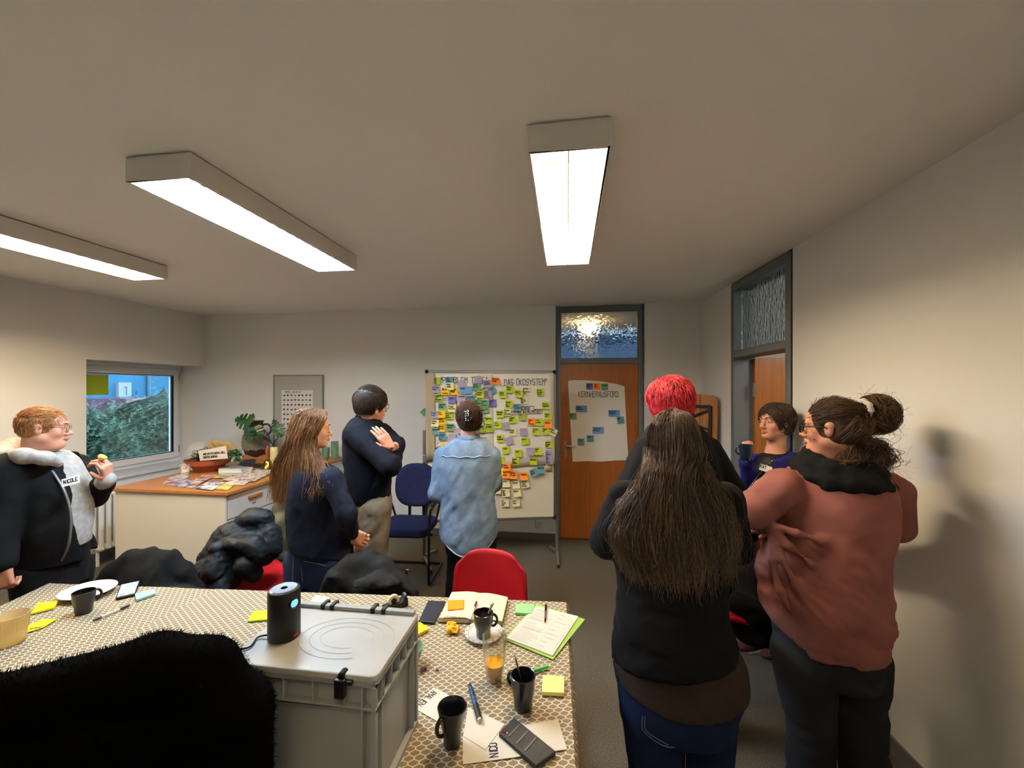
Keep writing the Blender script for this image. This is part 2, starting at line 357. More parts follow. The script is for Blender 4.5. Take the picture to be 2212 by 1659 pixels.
mb = MB(); mb.lathe([(.10, 0), (.10, -.02), (.085, -.03)], 24, (hl.x, hl.y, H)); mb.build('base', m_white, l)
mb = MB(); mb.ball((hl.x, hl.y, H-.10), (.11, .11, .085)); mb.build('globe', mat('lamp_globe', (255, 244, 225), .3, emis=(255, 214, 150), estr=16), l, smooth=True)
sl = bpy.data.lights.new('side_room_fill', 'POINT'); sl.energy = 14; sl.color = (1, .93, .84); sl.shadow_soft_size = .15  # added point light without a fixture, brightens the side room
slo = bpy.data.objects.new('side_room_fill', sl); COL.objects.link(slo); slo.location = (2.45, 2.55, 2.3)
# socket on the back wall
sp = PY(1166, 1130, YB)
so = thing('wall_socket', 'white power socket low on the back wall behind the whiteboard leg', 'socket', sp)
mb = MB(); mb.box((sp.x, YB-.006, sp.z), (.082, .012, .082)); mb.build('plate', m_white, so, bevel=.004)
mb = MB(); v = MB(); v.lathe([(.022, 0), (.022, .004), (.019, .004), (.018, -.004), (0, -.004)], 20)
mb.add([(sp.x+p[0], YB-.0125-p[2]+.001, sp.z+p[1]) for p in v.v], v.f); mb.build('insert', mat('socket_grey', (150, 148, 140), .5), so)
# ---------------------------------------------------------------- ceiling lamps
m_lampbody = mat('lamp_body', (222, 219, 212), .5); m_louver = mat('white_louver', (245, 245, 242), .35)
def ceiling_lamp(cx, y0, y1, label, tint, strength):
    w, z0, z1 = .30, 2.545, 2.645
    o = thing('ceiling_lamp', label, 'lamp', (cx, (y0+y1)/2, H), group='louvred ceiling lamps')
    mb = MB(); t = .012; yc = (y0+y1)/2
    mb.box((cx-w/2+t/2, yc, (z0+z1)/2), (t, y1-y0, z1-z0)); mb.box((cx+w/2-t/2, yc, (z0+z1)/2), (t, y1-y0, z1-z0))
    mb.box((cx, y0+t/2, (z0+z1)/2), (w-2*t, t, z1-z0)); mb.box((cx, y1-t/2, (z0+z1)/2), (w-2*t, t, z1-z0))
    mb.box((cx, yc, z1-.004), (w-2*t, y1-y0-2*t, .008)); mb.build('housing', m_lampbody, o, bevel=.004)
    mb = MB(); mb.box((cx, yc, z1+.0022), (w*.8, (y1-y0)*.96, .005)); mb.build('mounting_gap', m_rubber, o)
    cells = 17; yi0, yi1 = y0+t, y1-t; st = (yi1-yi0)/cells
    mb = MB(); mb.box((cx, yc, z0+.024), (.004, yi1-yi0, .046)); mb.build('divider', m_louver, o)
    first = None
    for i in range(1, cells):
        y = yi0+i*st
        for s in (-1, 1):
            if first is None:
                b = MB(); b.add([(-.066, -.002, .004), (.066, -.002, .004), (.066, .002, .004), (-.066, .002, .004), (-.066, -.0012, -.009), (.066, -.0012, -.009), (.066, .0012, -.009), (-.066, .0012, -.009)],
                                [(0, 1, 2, 3), (7, 6, 5, 4), (0, 4, 5, 1), (1, 5, 6, 2), (2, 6, 7, 3), (3, 7, 4, 0)])
                q = b.build('louver', m_louver, o, world=False); first = q
            else:
                q = first.copy(); COL.objects.link(q); q.parent = o
            q.location = (s*.069, y-yc, z0+.0105-H)
    b = MB()
    for s in (-1, 1): b.add([(cx+s*.069-.066, yi0, z0+.075), (cx+s*.069+.066, yi0, z0+.075), (cx+s*.069+.066, yi1, z0+.075), (cx+s*.069-.066, yi1, z0+.075)], [(3, 2, 1, 0)])
    b.build('reflector', m_louver, o)
    em = mat('tube_%s_%d' % (tint, strength*10), (255, 255, 255), .5, emis={'warm': (255, 226, 184), 'cool': (206, 230, 255), 'added_fill': (255, 226, 184)}[tint], estr=strength)
    for s in (-1, 1):
        b = MB(); b.cyl((cx+s*.069, yi0+.085, z0+.029), (cx+s*.069, yi1-.085, z0+.029), .013, n=10); b.build('fluorescent_tube', em, o, smooth=True)
    return o
ceiling_lamp(-3.17, 1.40, 2.69, 'long grey louvred ceiling lamp with warm light, cut by the left picture edge', 'warm', LAMP_LEFT)
ceiling_lamp(-1.62, 1.40, 2.67, 'long grey louvred ceiling lamp with cool white light, the middle one of three', 'cool', LAMP_COOL)
ceiling_lamp(.005, 1.42, 2.75, 'long louvred ceiling lamp with warm white light in front of the far door', 'warm', LAMP_WARM)
# ---------------------------------------------------------------- outside the window
m_ground = mat('outside_ground', (76, 78, 74), .9)
mb = MB(); mb.prism([(-45, -20), (-5.3, -20), (-5.3, 40), (-45, 40)], -.5, -.2); mb.prism([(-5.3, -20), (8, -20), (8, -1.7), (-5.3, -1.7)], -.5, -.2); tag(mb.build('ground_outside', m_ground), kind='structure')
bx = -17.0
b = thing('blue_building', 'blue rendered building across the street seen through the window', 'building', (bx, 14, -.2))
mb = MB(); mb.box((bx-.5, 14, 5), (1, 44, 10.4)); mb.build('facade', mat('blue_render', (44, 90, 112), .9, spec=.1, c2=(38, 83, 105), nscale=1.2), b)
g0, g1 = PX(250, 826, bx), PX(278, 862, bx)
for k, yy in enumerate((0, 5.2, -5.2, 10.4)):
    y0, y1, z0, z1 = g0.y+yy, g1.y+yy, g1.z, g0.z
    mb = MB(); t = .16; rectframe(mb, bx+.06, y0, y1, z0, z1, t, .14); mb.box((bx+.05, (y0+y1)/2, (z0+z1)/2), (.1, .12, z1-z0-2*t)); wf = mb.build('window', mat('darkened_white', (108, 116, 120), .6), b)  # frame white darkened to offset the strong sky light outdoors
    mb = MB(); mb.box((bx+.015, (y0+y1)/2, (z0+z1)/2), (.03, y1-y0-2*t, z1-z0-2*t)); mb.build('pane', mat('dark_pane', (36, 50, 58), .7, spec=.1), wf)
dp = PX(318, 830, bx); mb = MB(); mb.cyl((bx+.08, dp.y, -.2), (bx+.08, dp.y, 10), .07, n=10); mb.build('drainpipe', mat('blue_pipe', (40, 80, 100), .6), b)
v0, v1 = PX(332, 858, bx), PX(356, 868, bx); mb = MB(); mb.box((bx+.05, (v0.y+v1.y)/2, (v0.z+v1.z)/2), (.1, v1.y-v0.y, v0.z-v1.z)); mb.build('basement_window', mat('brick_red', (150, 84, 82), .8), b)
# parked car behind the hedge
cx_ = -13.4; c0 = PX(282, 866, cx_); c1 = PX(368, 866, cx_)
car = thing('parked_car', 'dark red parked car behind the hedge outside the window', 'car', ((cx_), (c0.y+c1.y)/2, -.2))
yc = (c0.y+c1.y)/2-.3; zt = 1.46
prof = [(-2.2, .35), (-2.2, .8), (-1.7, .9), (-1.0, 1.42), (-.4, zt), (.7, zt), (1.3, 1.38), (1.9, .95), (2.2, .85), (2.2, .35)]
mb = MB(); n = len(prof)
vs = [(cx_+.8, yc+y, z) for y, z in prof]+[(cx_-.8, yc+y, z) for y, z in prof]
mb.add(vs, [tuple(range(n)), tuple(range(n, 2*n))[::-1]]+[((i+1) % n, i, n+i, n+(i+1) % n) for i in range(n)])
m_car = mat('car_red', (70, 26, 36), .3, coat=.5)
mb.build('body', m_car, car, bevel=.06, seg=3)
mb = MB()
for (a, b_, c_, d_) in (((-.95, 1.0), (-.45, 1.33), (.1, 1.36), (.1, 1.0)), ((.2, 1.0), (.2, 1.36), (.7, 1.35), (1.35, 1.0))):
    mb.slab([(cx_+.80, yc+p[0], p[1]) for p in (a, b_, c_, d_)], .02)
mb.build('side_window', mat('car_glass', (120, 150, 165), .1), car)
for y in (-1.35, 1.35):
    mb = MB(); mb.cyl((cx_+.82, yc+y, .12), (cx_+.6, yc+y, .12), .32, n=20); mb.build('wheel', m_rubber, car, bevel=.03)
# evergreen hedge
rng = np.random.default_rng(3)
hd = thing('evergreen_hedge', 'bushy dark green conifer hedge right outside the window', 'hedge', (-7.1, 5.2, -.2))
def hz(y): return 1.50+.10*np.sin(y*2.3)+.07*np.sin(y*5.1+1)+.22*np.exp(-((y-6.45)/.12)**2)
n = 6500; yy = rng.uniform(3.2, 7.9, n); dd = rng.random(n)**2*.9; top = hz(yy)
zz = -.2+(top+.2)*rng.random(n)**.75; bulge = .28*np.sin(yy*3.7+zz*2)+.18*np.sin(zz*5+yy*7)
xx = -6.55-dd*.9-np.clip((zz-top+.35)/.35, 0, 1)*.45+bulge*.6
mb_v = []; mb_f = []
for i in range(n):
    a = rng.uniform(0, 6.28); up = rng.uniform(-.3, 1.1); d = Vector((math.cos(a)*.8+.35, math.sin(a), up)).normalized(); L_ = rng.uniform(.07, .16)
    base = Vector((xx[i], yy[i], zz[i])); sd = d.cross(Vector((0, 0, 1))).normalized(); un = sd.cross(d)
    for k in range(5):
        t = k/5; q = base+d*L_*t
        for s in (-1, 1):
            e = q+(d*.55+sd*s*.8+un*.15)*L_*(.38-.22*t); o_ = len(mb_v)
            mb_v += [tuple(q-sd*.004), tuple(q+d*.012), tuple(e)]; mb_f.append((o_, o_+1, o_+2))
me = bpy.data.meshes.new('needles'); me.from_pydata(mb_v, [], mb_f)
fo = link_mesh('foliage', me, mat('hedge_green', (34, 62, 44), .6, c2=(76, 112, 80), nscale=5, namt=.9), hd); fo.location = -hd.location; fo['kind'] = 'stuff'
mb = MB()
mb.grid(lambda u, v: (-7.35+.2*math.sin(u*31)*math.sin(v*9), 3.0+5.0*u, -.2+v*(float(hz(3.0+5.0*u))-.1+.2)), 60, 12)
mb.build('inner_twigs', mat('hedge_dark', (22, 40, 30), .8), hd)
for y in (3.6, 4.6, 5.6, 6.6, 7.4):
    mb = MB(); mb.cyl((-7.2, y, -.2), (-7.25, y+.1, .9), .05, .03, n=8); mb.build('trunk', mat('bark', (70, 56, 44), .9), hd)
ceiling_lamp(.005, -1.15, .12, 'unseen louvred ceiling lamp added above the near table edge to soften wall shadows', 'added_fill', LAMP_WARM*.3)  # added lamp outside the view, lightens the shadow on the right wall
# ================================================================ cabinets and worktop along the back left
m_cab = mat('cabinet_white', (206, 204, 194), .55); m_cabside = mat('cabinet_side', (214, 206, 186), .6)
m_oak = mat('oiled_oak', (176, 122, 62), .4, c2=(150, 96, 44), nscale=8, namt=.9, stretch=(12, 1.5, 12), detail=5)
CT = .885
A_, B_ = Vector((-3.74, 2.90)), Vector((-2.71, 2.905))
cabs = [(2.90, 3.46), (3.46, 4.02), (4.02, 4.56)]
names = ['white cabinet at the near end of the row, its broad side panel facing the room', 'middle white cabinet of the row under the wooden worktop', 'white cabinet against the back wall, under the green cups']
for i, (y0, y1) in enumerate(cabs):
    c = thing('drawer_cabinet', names[i], 'cabinet', (-3.2, (y0+y1)/2, 0), group='white cabinets under the worktop')
    mb = MB(); mb.box((-3.235, (y0+y1)/2, .475), (1.02, y1-y0-.003, .75)); mb.build('body', m_cab, c, bevel=.002)
    if i == 0:
        mb = MB(); mb.box((-3.225, y0-.009, .427), (1.03, .017, .854)); mb.build('side_panel', m_cabside, c, bevel=.002)
    mb = MB(); mb.box((-3.25, (y0+y1)/2, .05), (.95, y1-y0-.004, .095)); mb.build('plinth', m_cab, c)
    for (z0, z1) in ((.655, .845), (.11, .645)):
        mb = MB(); mb.box((-2.715, (y0+y1)/2, (z0+z1)/2), (.018, y1-y0-.008, z1-z0)); f = mb.build('drawer' if z0 > .5 else 'door', m_cab, c, bevel=.002)
        mb = MB(); mb.box((-2.695, (y0+y1)/2, z1-.065), (.022, .15, .024)); mb.build('handle', m_oak, f, bevel=.006)
        if z0 > .5: write(['GLAS'], ((-2.7055, (y0+y1)/2-.02, z1-.12), (0, 1, 0), (0, 0, 1)), .012, .003, m_ink, f, name='lettering')
wt = MB(); wt.prism([(-3.78, 2.865), (-2.672, 2.868), (-2.672, 4.566), (-3.78, 4.566)], .857, CT)
o = tag(wt.build('wooden_worktop', m_oak, bevel=.004), 'long oiled wood worktop over the white cabinets, strewn with papers', 'worktop')
# radiator
rad = thing('column_radiator', 'white column radiator under the window, left of the cabinets', 'radiator', (-4.52, 3.8, 0))
def rr(y): return xl(y)+.17
mb = None
for i in range(16):
    y = 3.30+i*.06
    if mb is None:
        b = MB()
        for x in (-.045, .045): b.tube([(x, 0, .17), (x, 0, .67)], .020, 8)
        b.ball((0, 0, .17), (.075, .027, .032), 10, 8); b.ball((0, 0, .68), (.075, .027, .032), 10, 8)
        mb = b.build('column', m_white, rad, world=False, smooth=True); q = mb
    else: q = mb.copy(); COL.objects.link(q); q.parent = rad
    q.location = (rr(y)+4.52, y-3.8, 0)
for (y, x) in ((3.3, .0), (4.2, 0)):
    b = MB(); b.tube([(rr(y), y, .17), (rr(y), y, 0)], .014, 8); b.build('foot', m_white, rad, smooth=True)
b = MB(); b.tube(curve_pts([(rr(3.3), 3.3, .19), (rr(3.3)+.0, 3.2, .19), (rr(3.2), 3.14, .17), (rr(3.2), 3.13, .0)], 5), .019, 10); b.build('pipe', m_white, rad, smooth=True)
# ================================================================ mobile whiteboard
BL, BR = Vector((-1.372, 3.816, 0)), Vector((-.125, 4.10, 0))
bu = (BR-BL).normalized(); bn = Vector((bu.y, -bu.x, 0)); ZUP = Vector((0, 0, 1))
def BP(px, py): return PPL(px, py, BL, bn)
b0 = BP(925, 1127); b1 = BP(1189, 802); zb0, zb1 = .405, 1.88
bw = (BR-BL).length
board = thing('mobile_whiteboard', 'mobile whiteboard on a grey stand covered with flipchart sheets and sticky notes', 'whiteboard', (BL+BR)/2)
def bpt(u, z, o=0): return BL+bu*u+bn*o+ZUP*z
m_rail = mat('board_rail', (140, 140, 136), .35, metal=.8); m_board = mat('board_surface', (214, 204, 176), .35)
mb = MB(); mb.box(bpt(bw/2, (zb0+zb1)/2, -.014), (bw-.02, .02, zb1-zb0-.02), R=Matrix((bu, -bn, ZUP)).transposed()); mb.build('panel', m_board, board)
for (a, b) in ((bpt(.02, zb1, -.012), bpt(bw-.02, zb1, -.012)), (bpt(.02, zb0, -.012), bpt(bw-.02, zb0, -.012)), (bpt(0, zb0+.02, -.012), bpt(0, zb1-.02, -.012)), (bpt(bw, zb0+.02, -.012), bpt(bw, zb1-.02, -.012))):
    mb = MB(); mb.bar(a, b, .024, .03, up=bn if abs((b-a).z) > .1 else ZUP); mb.build('rail', m_rail, board, bevel=.005)
for u in (0, bw):
    for z in (zb0, zb1):
        mb = MB(); mb.ball(bpt(u, z, -.012), (.021, .021, .021), 10, 8); mb.build('corner_cap', m_rubber, board, smooth=True)
m_pole = mat('stand_steel', (128, 126, 118), .4, metal=.6)
for u in (-.028, bw+.028):
    mb = MB(); mb.bar(bpt(u, .03, -.03), bpt(u, 1.30, -.03), .026, .026, up=bn); mb.build('pole', m_pole, board, bevel=.004)
    mb = MB(); mb.box(bpt(u*.5+(bw/2 if u > 0 else 0)*1, 1.02, -.016), (.05, .03, .07), R=Matrix((bu, -bn, ZUP)).transposed()); mb.build('clamp', m_pole, board, bevel=.004)
    for s in (-1, 1):
        e = bpt(u+(.10 if u < 0 else -.04)*1.0, .018, s*.24); mb = MB(); mb.bar(bpt(u, .05, -.03+s*.01), e, .024, .024); foot = mb.build('foot', m_pole, board, bevel=.004)
        mb = MB(); mb.ball(e, (.016, .016, .016), 8, 6); mb.build('foot_cap', m_rubber, foot, smooth=True)
# flipchart sheets on the board (slightly curved paper)
m_paper = mat('flipchart_paper', (222, 214, 198), .85, bump=.15, bscale=9, bdist=.01)
def sheet(name, label, pix, off, m=m_paper, curl=.006, to=BP, nrm=bn, cat='paper', nu=10, nv=10, base=None):
    c = [to(*p) for p in pix]       # tl, tr, br, bl
    t = thing(name, label, cat, (c[3]+c[2])/2)
    def f(u, v):
        p = (c[3]*(1-u)+c[2]*u)*(1-v)+(c[0]*(1-u)+c[1]*u)*v
        return p+nrm*(off+curl*(.5+.5*math.sin(u*7+v*3))*(1-v)**1.5)
    mb = MB(); mb.grid(f, nu, nv); mb.build('sheet', m, t, smooth=True, solid=.0008)
    return t, c
s1, c1 = sheet('flipchart_sheet', 'left flipchart sheet on the whiteboard headed PROBLEM TREE', [(932, 810), (1066, 806), (1070, 1008), (936, 1006)], .004)
s2, c2 = sheet('flipchart_sheet', 'right flipchart sheet on the whiteboard headed DAS ÖKOSYSTEM', [(1064, 809), (1196, 806), (1198, 1002), (1068, 1012)], .0065)
bp_, _ = sheet('brown_paper', 'narrow brown paper strip hanging over the left edge of the whiteboard', [(919, 808), (940, 806), (940, 996), (921, 995)], .016, mat('kraft_paper', (158, 142, 112), .85), cat='paper')
tp_, _ = sheet('masking_tape', 'beige tape piece under the right sheet on the whiteboard frame', [(1178, 1003), (1192, 1003), (1192, 1018), (1179, 1018)], .006, mat('tape_beige', (184, 168, 132), .7), cat='tape', nu=2, nv=2)
def bframe(px, py, rot=0):
    o = BP(px, py); r = bu*math.cos(rot)+ZUP*math.sin(rot); return (o, r, bn.cross(r) if bn.cross(r).z > 0 else -bn.cross(r))
def up_of(r): u = Vector((0, 0, 1)); return (u-r*u.dot(r)).normalized()
pxm = (BP(1100, 900)-BP(1000, 900)).length/100       # metres per pixel on the board
def bwrite(text, px, py, wpx, hpx, pen, parent, off, rot=0, seed=1, ink=None, name='lettering', spacing=1.25):
    r = (bu*math.cos(rot)+ZUP*math.sin(rot)); u = r.cross(bn) if r.cross(bn).z > 0 else -r.cross(bn)
    return write(text, (BP(px, py), r, u), hpx*pxm, pen*pxm, ink or m_ink, parent, name, width=wpx*pxm, off=0, seed=seed, spacing=spacing) if False else \
        write(text, (BP(px, py)+bn*off, r, u), hpx*pxm, pen*pxm, ink or m_ink, parent, name, width=wpx*pxm, off=0, seed=seed, spacing=spacing)
bwrite(['"PROBLEM TREE"'], 951, 815, 102, 12.5, 1.1, s1, .0115, seed=3, spacing=1.5)
bwrite([',,DAS ÖKOSYSTEM"'], 1080, 820, 104, 13, 1.1, s2, .0135, rot=.02, seed=4)
bwrite(['MENSCHEN'], 1111, 879, 42, 6.0, .9, s2, .0140, seed=5); bwrite(['IN DER WILHELMSTADT'], 1108, 886, 62, 6.0, .9, s2, .0140, seed=6)
def bline(pts, w, parent, off, name='drawn_line', m=None):
    mb = MB()
    for (a, b) in zip(pts, pts[1:]):
        p, q = BP(*a)+bn*off, BP(*b)+bn*off; d = (q-p).normalized(); s = d.cross(bn)*w*pxm/2; mb.add([p-s, p+s, q+s, q-s], [(0, 1, 2, 3)])
    return mb.build(name, m or m_ink, parent)
bline([(1108, 878.5), (1153, 877), (1153, 884), (1171, 884), (1170, 893), (1104, 896), (1104, 888), (1108, 887)], .9, s2, .0135)
mb = MB()
for (a, b) in (((1053, 836), (1020, 864)), ((1049, 836), (1022, 858)), ((1045, 837), (1024, 853)), ((1036, 838), (1026, 848)), ((1031, 838), (1026, 842)), ((1055, 840), (1023, 870)), ((956, 861), (968, 859)), ((956, 864), (968, 864)), ((988, 843), (991, 850)), ((984, 853), (988, 860)), ((985, 862), (989, 886)), ((963, 945), (967, 944)), ((948, 955), (944, 959)), ((1041, 893), (1046, 918)), ((1046, 918), (1035, 932))):
    p, q = BP(*a)+bn*.0118, BP(*b)+bn*.0118; d = (q-p).normalized(); s = d.cross(bn)*.9*pxm/2; mb.add([p-s, p+s, q+s, q-s], [(0, 1, 2, 3)])
mb.build('drawn_line', m_ink, s1)
# sticky notes: crop coordinates, size, rotation, colour, text, where
NC = {'lime': (178, 196, 32), 'olive': (150, 166, 48), 'teal': (92, 140, 146), 'lilac': (158, 146, 164), 'violet': (112, 106, 164), 'pink': (178, 156, 170), 'pale': (222, 218, 150),
      'gold': (236, 180, 20), 'green': (104, 152, 102), 'blue': (112, 148, 192), 'orange': (255, 138, 26), 'cream': (220, 210, 160), 'yellow': (232, 218, 44), 'dark': (70, 120, 84)}
NN = {'lime': 'lime green', 'olive': 'olive green', 'teal': 'teal', 'lilac': 'greyish lilac', 'violet': 'violet blue', 'pink': 'pale mauve', 'pale': 'pale yellow', 'gold': 'golden yellow',
      'green': 'mid green', 'blue': 'wide light blue', 'orange': 'bright orange', 'cream': 'cream', 'yellow': 'bright yellow', 'dark': 'dark green'}
NOTES = [
 (308, 296, 0, 'olive', ['Zeit', 'und', 'Geld'], 'at the top left, before the word PROBLEM'), (492, 292, .05, 'teal', ['keine', 'Räume'], 'covering the letters RO of PROBLEM'),
 (672, 338, .16, 'lilac', [], 'hanging below the L of PROBLEM, blank and tilted'), (917, 278, .03, 'lilac', [], 'covering the end of the heading TREE, blank'),
 (1045, 338, .07, 'lilac', ['fehlende', 'Angebote'], 'right below the heading end, beside the orange one'), (1178, 296, -.03, 'orange', ['Beteiligungs', 'träger'], 'between the two headings'),
 (286, 420, -.03, 'lilac', ['Verdrängung', 'Mieten'], 'at the left edge below the olive one'), (503, 378, 0, 'pale', ['Miete', 'steigt'], 'overlapping the two golden ones'),
 (435, 452, 0, 'gold', ['Die Armen', '=', 'Verlierer'], 'left one of the golden pair at the upper left'), (562, 452, .03, 'gold', ['soziale', 'Kälte'], 'right one of the golden pair at the upper left'),
 (738, 435, .03, 'blue', ['Folgen'], 'reading Folgen in the middle of the left sheet'), (895, 382, -.02, 'green', ['wenig', 'Kita Pl.'], 'below the blank lilac one at the heading end'),
 (332, 545, .03, 'olive', ['Langeweile', 'auf', 'Strassen'], 'left of the violet Scham one'), (530, 582, 0, 'violet', ['Scham'], 'reading Scham'),
 (675, 556, 0, 'pink', ['Isolation'], 'under the wide blue one'), (804, 567, .03, 'teal', ['Einsamkeit'], 'right of the mauve one under the wide blue one'),
 (948, 496, 0, 'lime', ['Soziale', 'Medien'], 'in the middle of the hatched lines'), (1066, 486, -.05, 'lilac', ['Keine', 'Hilfe', 'System'], 'half under the tilted teal one'),
 (1132, 436, .5, 'teal', ['Sorgen'], 'tilted, right of the hatched lines'), (905, 626, 0, 'green', ['Sucht', 'Krankheit'], 'above the head of the woman in the denim shirt'),
 (1012, 630, 0, 'green', ['Familien', 'und', 'Trennung'], 'in a pair right above the denim shirt woman'), (1133, 624, -.03, 'violet', ['Politik', 'hört', 'nicht'], 'at the right edge of the left sheet'),
 (1022, 720, .1, 'green', ['', 'Kein Job'], 'lower one of the green pair beside the denim shirt woman'), (382, 676, 0, 'green', ['Jugendliche', 'hängen'], 'above the three stacked golden ones'),
 (532, 704, -.03, 'pale', ['Schule', 'und Druck'], 'left of the denim shirt woman'), (272, 800, -.03, 'lilac', ['Polizei', 'Angst'], 'left of the golden stack'),
 (376, 790, 0, 'gold', ['Kein', 'Treff'], 'top of the three stacked golden ones'), (384, 894, 0, 'gold', ['Armut', 'und Not'], 'middle of the three stacked golden ones'),
 (372, 1000, -.03, 'gold', ['Sprach-', 'barriere'], 'bottom of the three stacked golden ones'), (488, 812, 0, 'lime', ['Treff für', 'junge', 'Menschen'], 'right beside the top golden one'),
 (276, 922, -.1, 'pale', ['Wohnen', 'teuer'], 'at the left edge beside the middle golden one'), (290, 1046, -.02, 'teal', ['Rassismus'], 'at the left edge below the pale yellow one'),
 (386, 1122, .05, 'teal', ['Behörden', 'zu weit', 'weg'], 'just below the golden stack'), (508, 984, 0, 'green', ['Fehlende', 'Berater'], 'left of the denim shirt collar'),
 (606, 1044, .06, 'pink', [], 'beside the denim shirt collar, with crossed lines'), (536, 1136, .05, 'pink', [], 'blank, left of the denim shirt shoulder'),
 (314, 1324, .03, 'pink', ['Vertrauen'], 'at the lower left of the left sheet'), (380, 1250, 0, 'gold', [], 'scrap, peeping out above the denim shoulder'),
 (1066, 884, 0, 'lime', ['Kinderarmut'], 'right of the hair clip, upper one of two'), (1088, 1006, .03, 'olive', ['S-Bahn'], 'right of the hair clip, lower one of two'),
 (975, 1012, -.1, 'olive', ['ÖPNV'], 'half behind the curly head'), (990, 1146, 0, 'lilac', [], 'scrap, just above the right denim shoulder'),
 (1390, 420, -.03, 'lime', ['Bonner', 'mappe'], 'below the heading ÖKOSYSTEM, left'), (1286, 498, 0, 'lime', ['Stadt-', 'beirat'], 'reading Stadtbeirat'), (1522, 488, .0, 'lime', ['Helfer', 'vor Ort'], 'reading Helfer vor Ort'),
 (1632, 444, -.05, 'cream', ['Regelmäßige', 'die', 'Wohnberatung', 'Nutzung'], 'below the heading ÖKOSYSTEM, with four dark lines'), (1600, 586, 0, 'cream', ['Mehr', 'Beratung', 'Haus durch', 'wenig'], 'with four dark lines above MENSCHEN'),
 (1840, 466, .05, 'lime', ['Wir vom', 'Beratung', 'sichern'], 'at the upper right under the heading'), (1376, 642, -.03, 'lime', ['Schwan-', 'gere /', 'Babys'], 'left of the boxed words'),
 (1500, 692, 0, 'teal', ['Kinder', 'Familien'], 'covering the start of the word MENSCHEN'), (1920, 664, -.02, 'lime', ['Sprach-', 'angebote'], 'right of the boxed words'),
 (1242, 788, 0, 'lime', ['Gemeinde', 'zentrum'], 'reading Gemeindezentrum'), (1354, 760, 0, 'pale', ['Wohnung', 'und', 'Geld klein'], 'left end of the boxed words'), (1570, 828, 0, 'olive', ['Kita'], 'stuck under the boxed words'),
 (1428, 876, .03, 'lime', ['Jugend-', 'ämter'], 'with two dark words below the boxed words'), (1958, 820, 0, 'lime', ['Begeg-', 'nung'], 'at the right edge above the orange one'),
 (1212, 950, .02, 'lime', ['KiTs', 'Umzug'], 'at the left of the blank folded lilac one'), (1326, 968, .12, 'lilac', [], 'blank with a folded corner'),
 (1712, 906, -.03, 'orange', ['Angst', 'vor', 'Trennung'], 'left of Jobcenter'), (1832, 910, -.06, 'lime', ['Job-', 'center'], 'reading Jobcenter'), (1958, 946, -.06, 'orange', ['Gewalt'], 'at the right edge reading Gewalt'),
 (1774, 1046, -.03, 'lime', ['Arbeits', 'amt'], 'reading Arbeitsamt'), (1916, 1040, 0, 'lime', ['Jugend-', 'amt'], 'half under the orange one'), (2038, 1062, -.45, 'pale', ['Miete', 'Schulden'], 'tilted, sticking out over the right board edge'),
 (1432, 1058, 0, 'pale', ['Pflege', 'Eltern'], 'with faint words in the middle of the right sheet'), (1592, 1056, 0, 'lilac', [], 'square and blank in the middle of the right sheet'),
 (1248, 1156, .0, 'lime', ['Kultur-', 'angebote'], 'right of the denim shirt shoulder'), (1380, 1188, .22, 'lilac', [], 'blank and tilted above Verein'), (1614, 1190, .05, 'lime', ['Kirche'], 'reading Kirche'),
 (1330, 1324, .03, 'lime', ['Verein'], 'reading Verein'), (1516, 1370, .02, 'lime', ['Tafel'], 'reading Tafel'), (1686, 1342, 0, 'lilac', [], 'blank, curling away at the bottom'),
 (1812, 1338, -.03, 'lime', ['Senio-', 'ren'], 'right of the curling lilac one'), (1966, 1240, .03, 'lime', ['Quartier-', 'manage', 'Büro'], 'at the right edge with three bold lines'),
 (1260, 1476, 0, 'lime', ['  ds'], 'half hidden by the denim sleeve'), (1474, 1492, 0, 'lime', ['Angebote', 'für', 'Familie', 'mit Kindern'], 'with four lines at the bottom edge'), (1740, 1492, 0, 'lime', ['Betreuer'], 'reading Betreuer at the bottom edge'),
]
LOW = [(1075, 42, -.02, 'orange', ['Skat', 'Turnier'], 'hanging over the lower edge of the right sheet'), (1066, 132, -.05, 'orange', ['Chor', 'singen'], 'just below the one hanging over the sheet edge'),
 (1155, 138, -.01, 'orange', ['Garten', 'Projekt'], 'middle one in the row below the sheets'), (1278, 156, 0, 'orange', ['Fussball'], 'rightmost in the row below the sheets'), (968, 206, 0, 'orange', ['Kochen'], 'beside the denim hip'),
 (990, 100, 0, 'yellow', [], 'strip beside the denim elbow'), (1398, 108, .35, 'teal', ['Lese', 'paten'], 'tilted, on the lower board'), (1478, 76, .02, 'teal', ['Mentoren'], 'upright, on the lower board'),
 (1068, 240, 0, 'cream', ['offen'], 'below the orange row, with faint text'), (1186, 256, .05, 'cream', ['Brunch'], 'below the orange row, with one bold word'), (1296, 246, .1, 'cream', ['Kaffee', 'Runde', 'Montag'], 'hanging under the rightmost orange one'),
 (962, 316, -.1, 'cream', ['Internat', 'Mutter'], 'touching the denim hip'), (1066, 352, .03, 'cream', ['Wald', 'und', 'Oster-', 'woche'], 'with four short lines'), (1200, 352, .15, 'cream', ['Bücher'], 'tilted, right of the four-line one'),
 (1056, 472, .04, 'cream', ['Hof', 'Umzug', 'Sept'], 'lowest one on the left'), (1188, 470, .06, 'cream', ['Sonn-', 'tags'], 'lowest one on the right')]
m_note = {k: mat('note_'+k, v, .8, bump=.08, bscale=30) for k, v in NC.items()}
m_pen = {'dark': mat('felt_pen', (34, 36, 30), .8), 'blue': mat('blue_pen', (52, 66, 110), .8)}
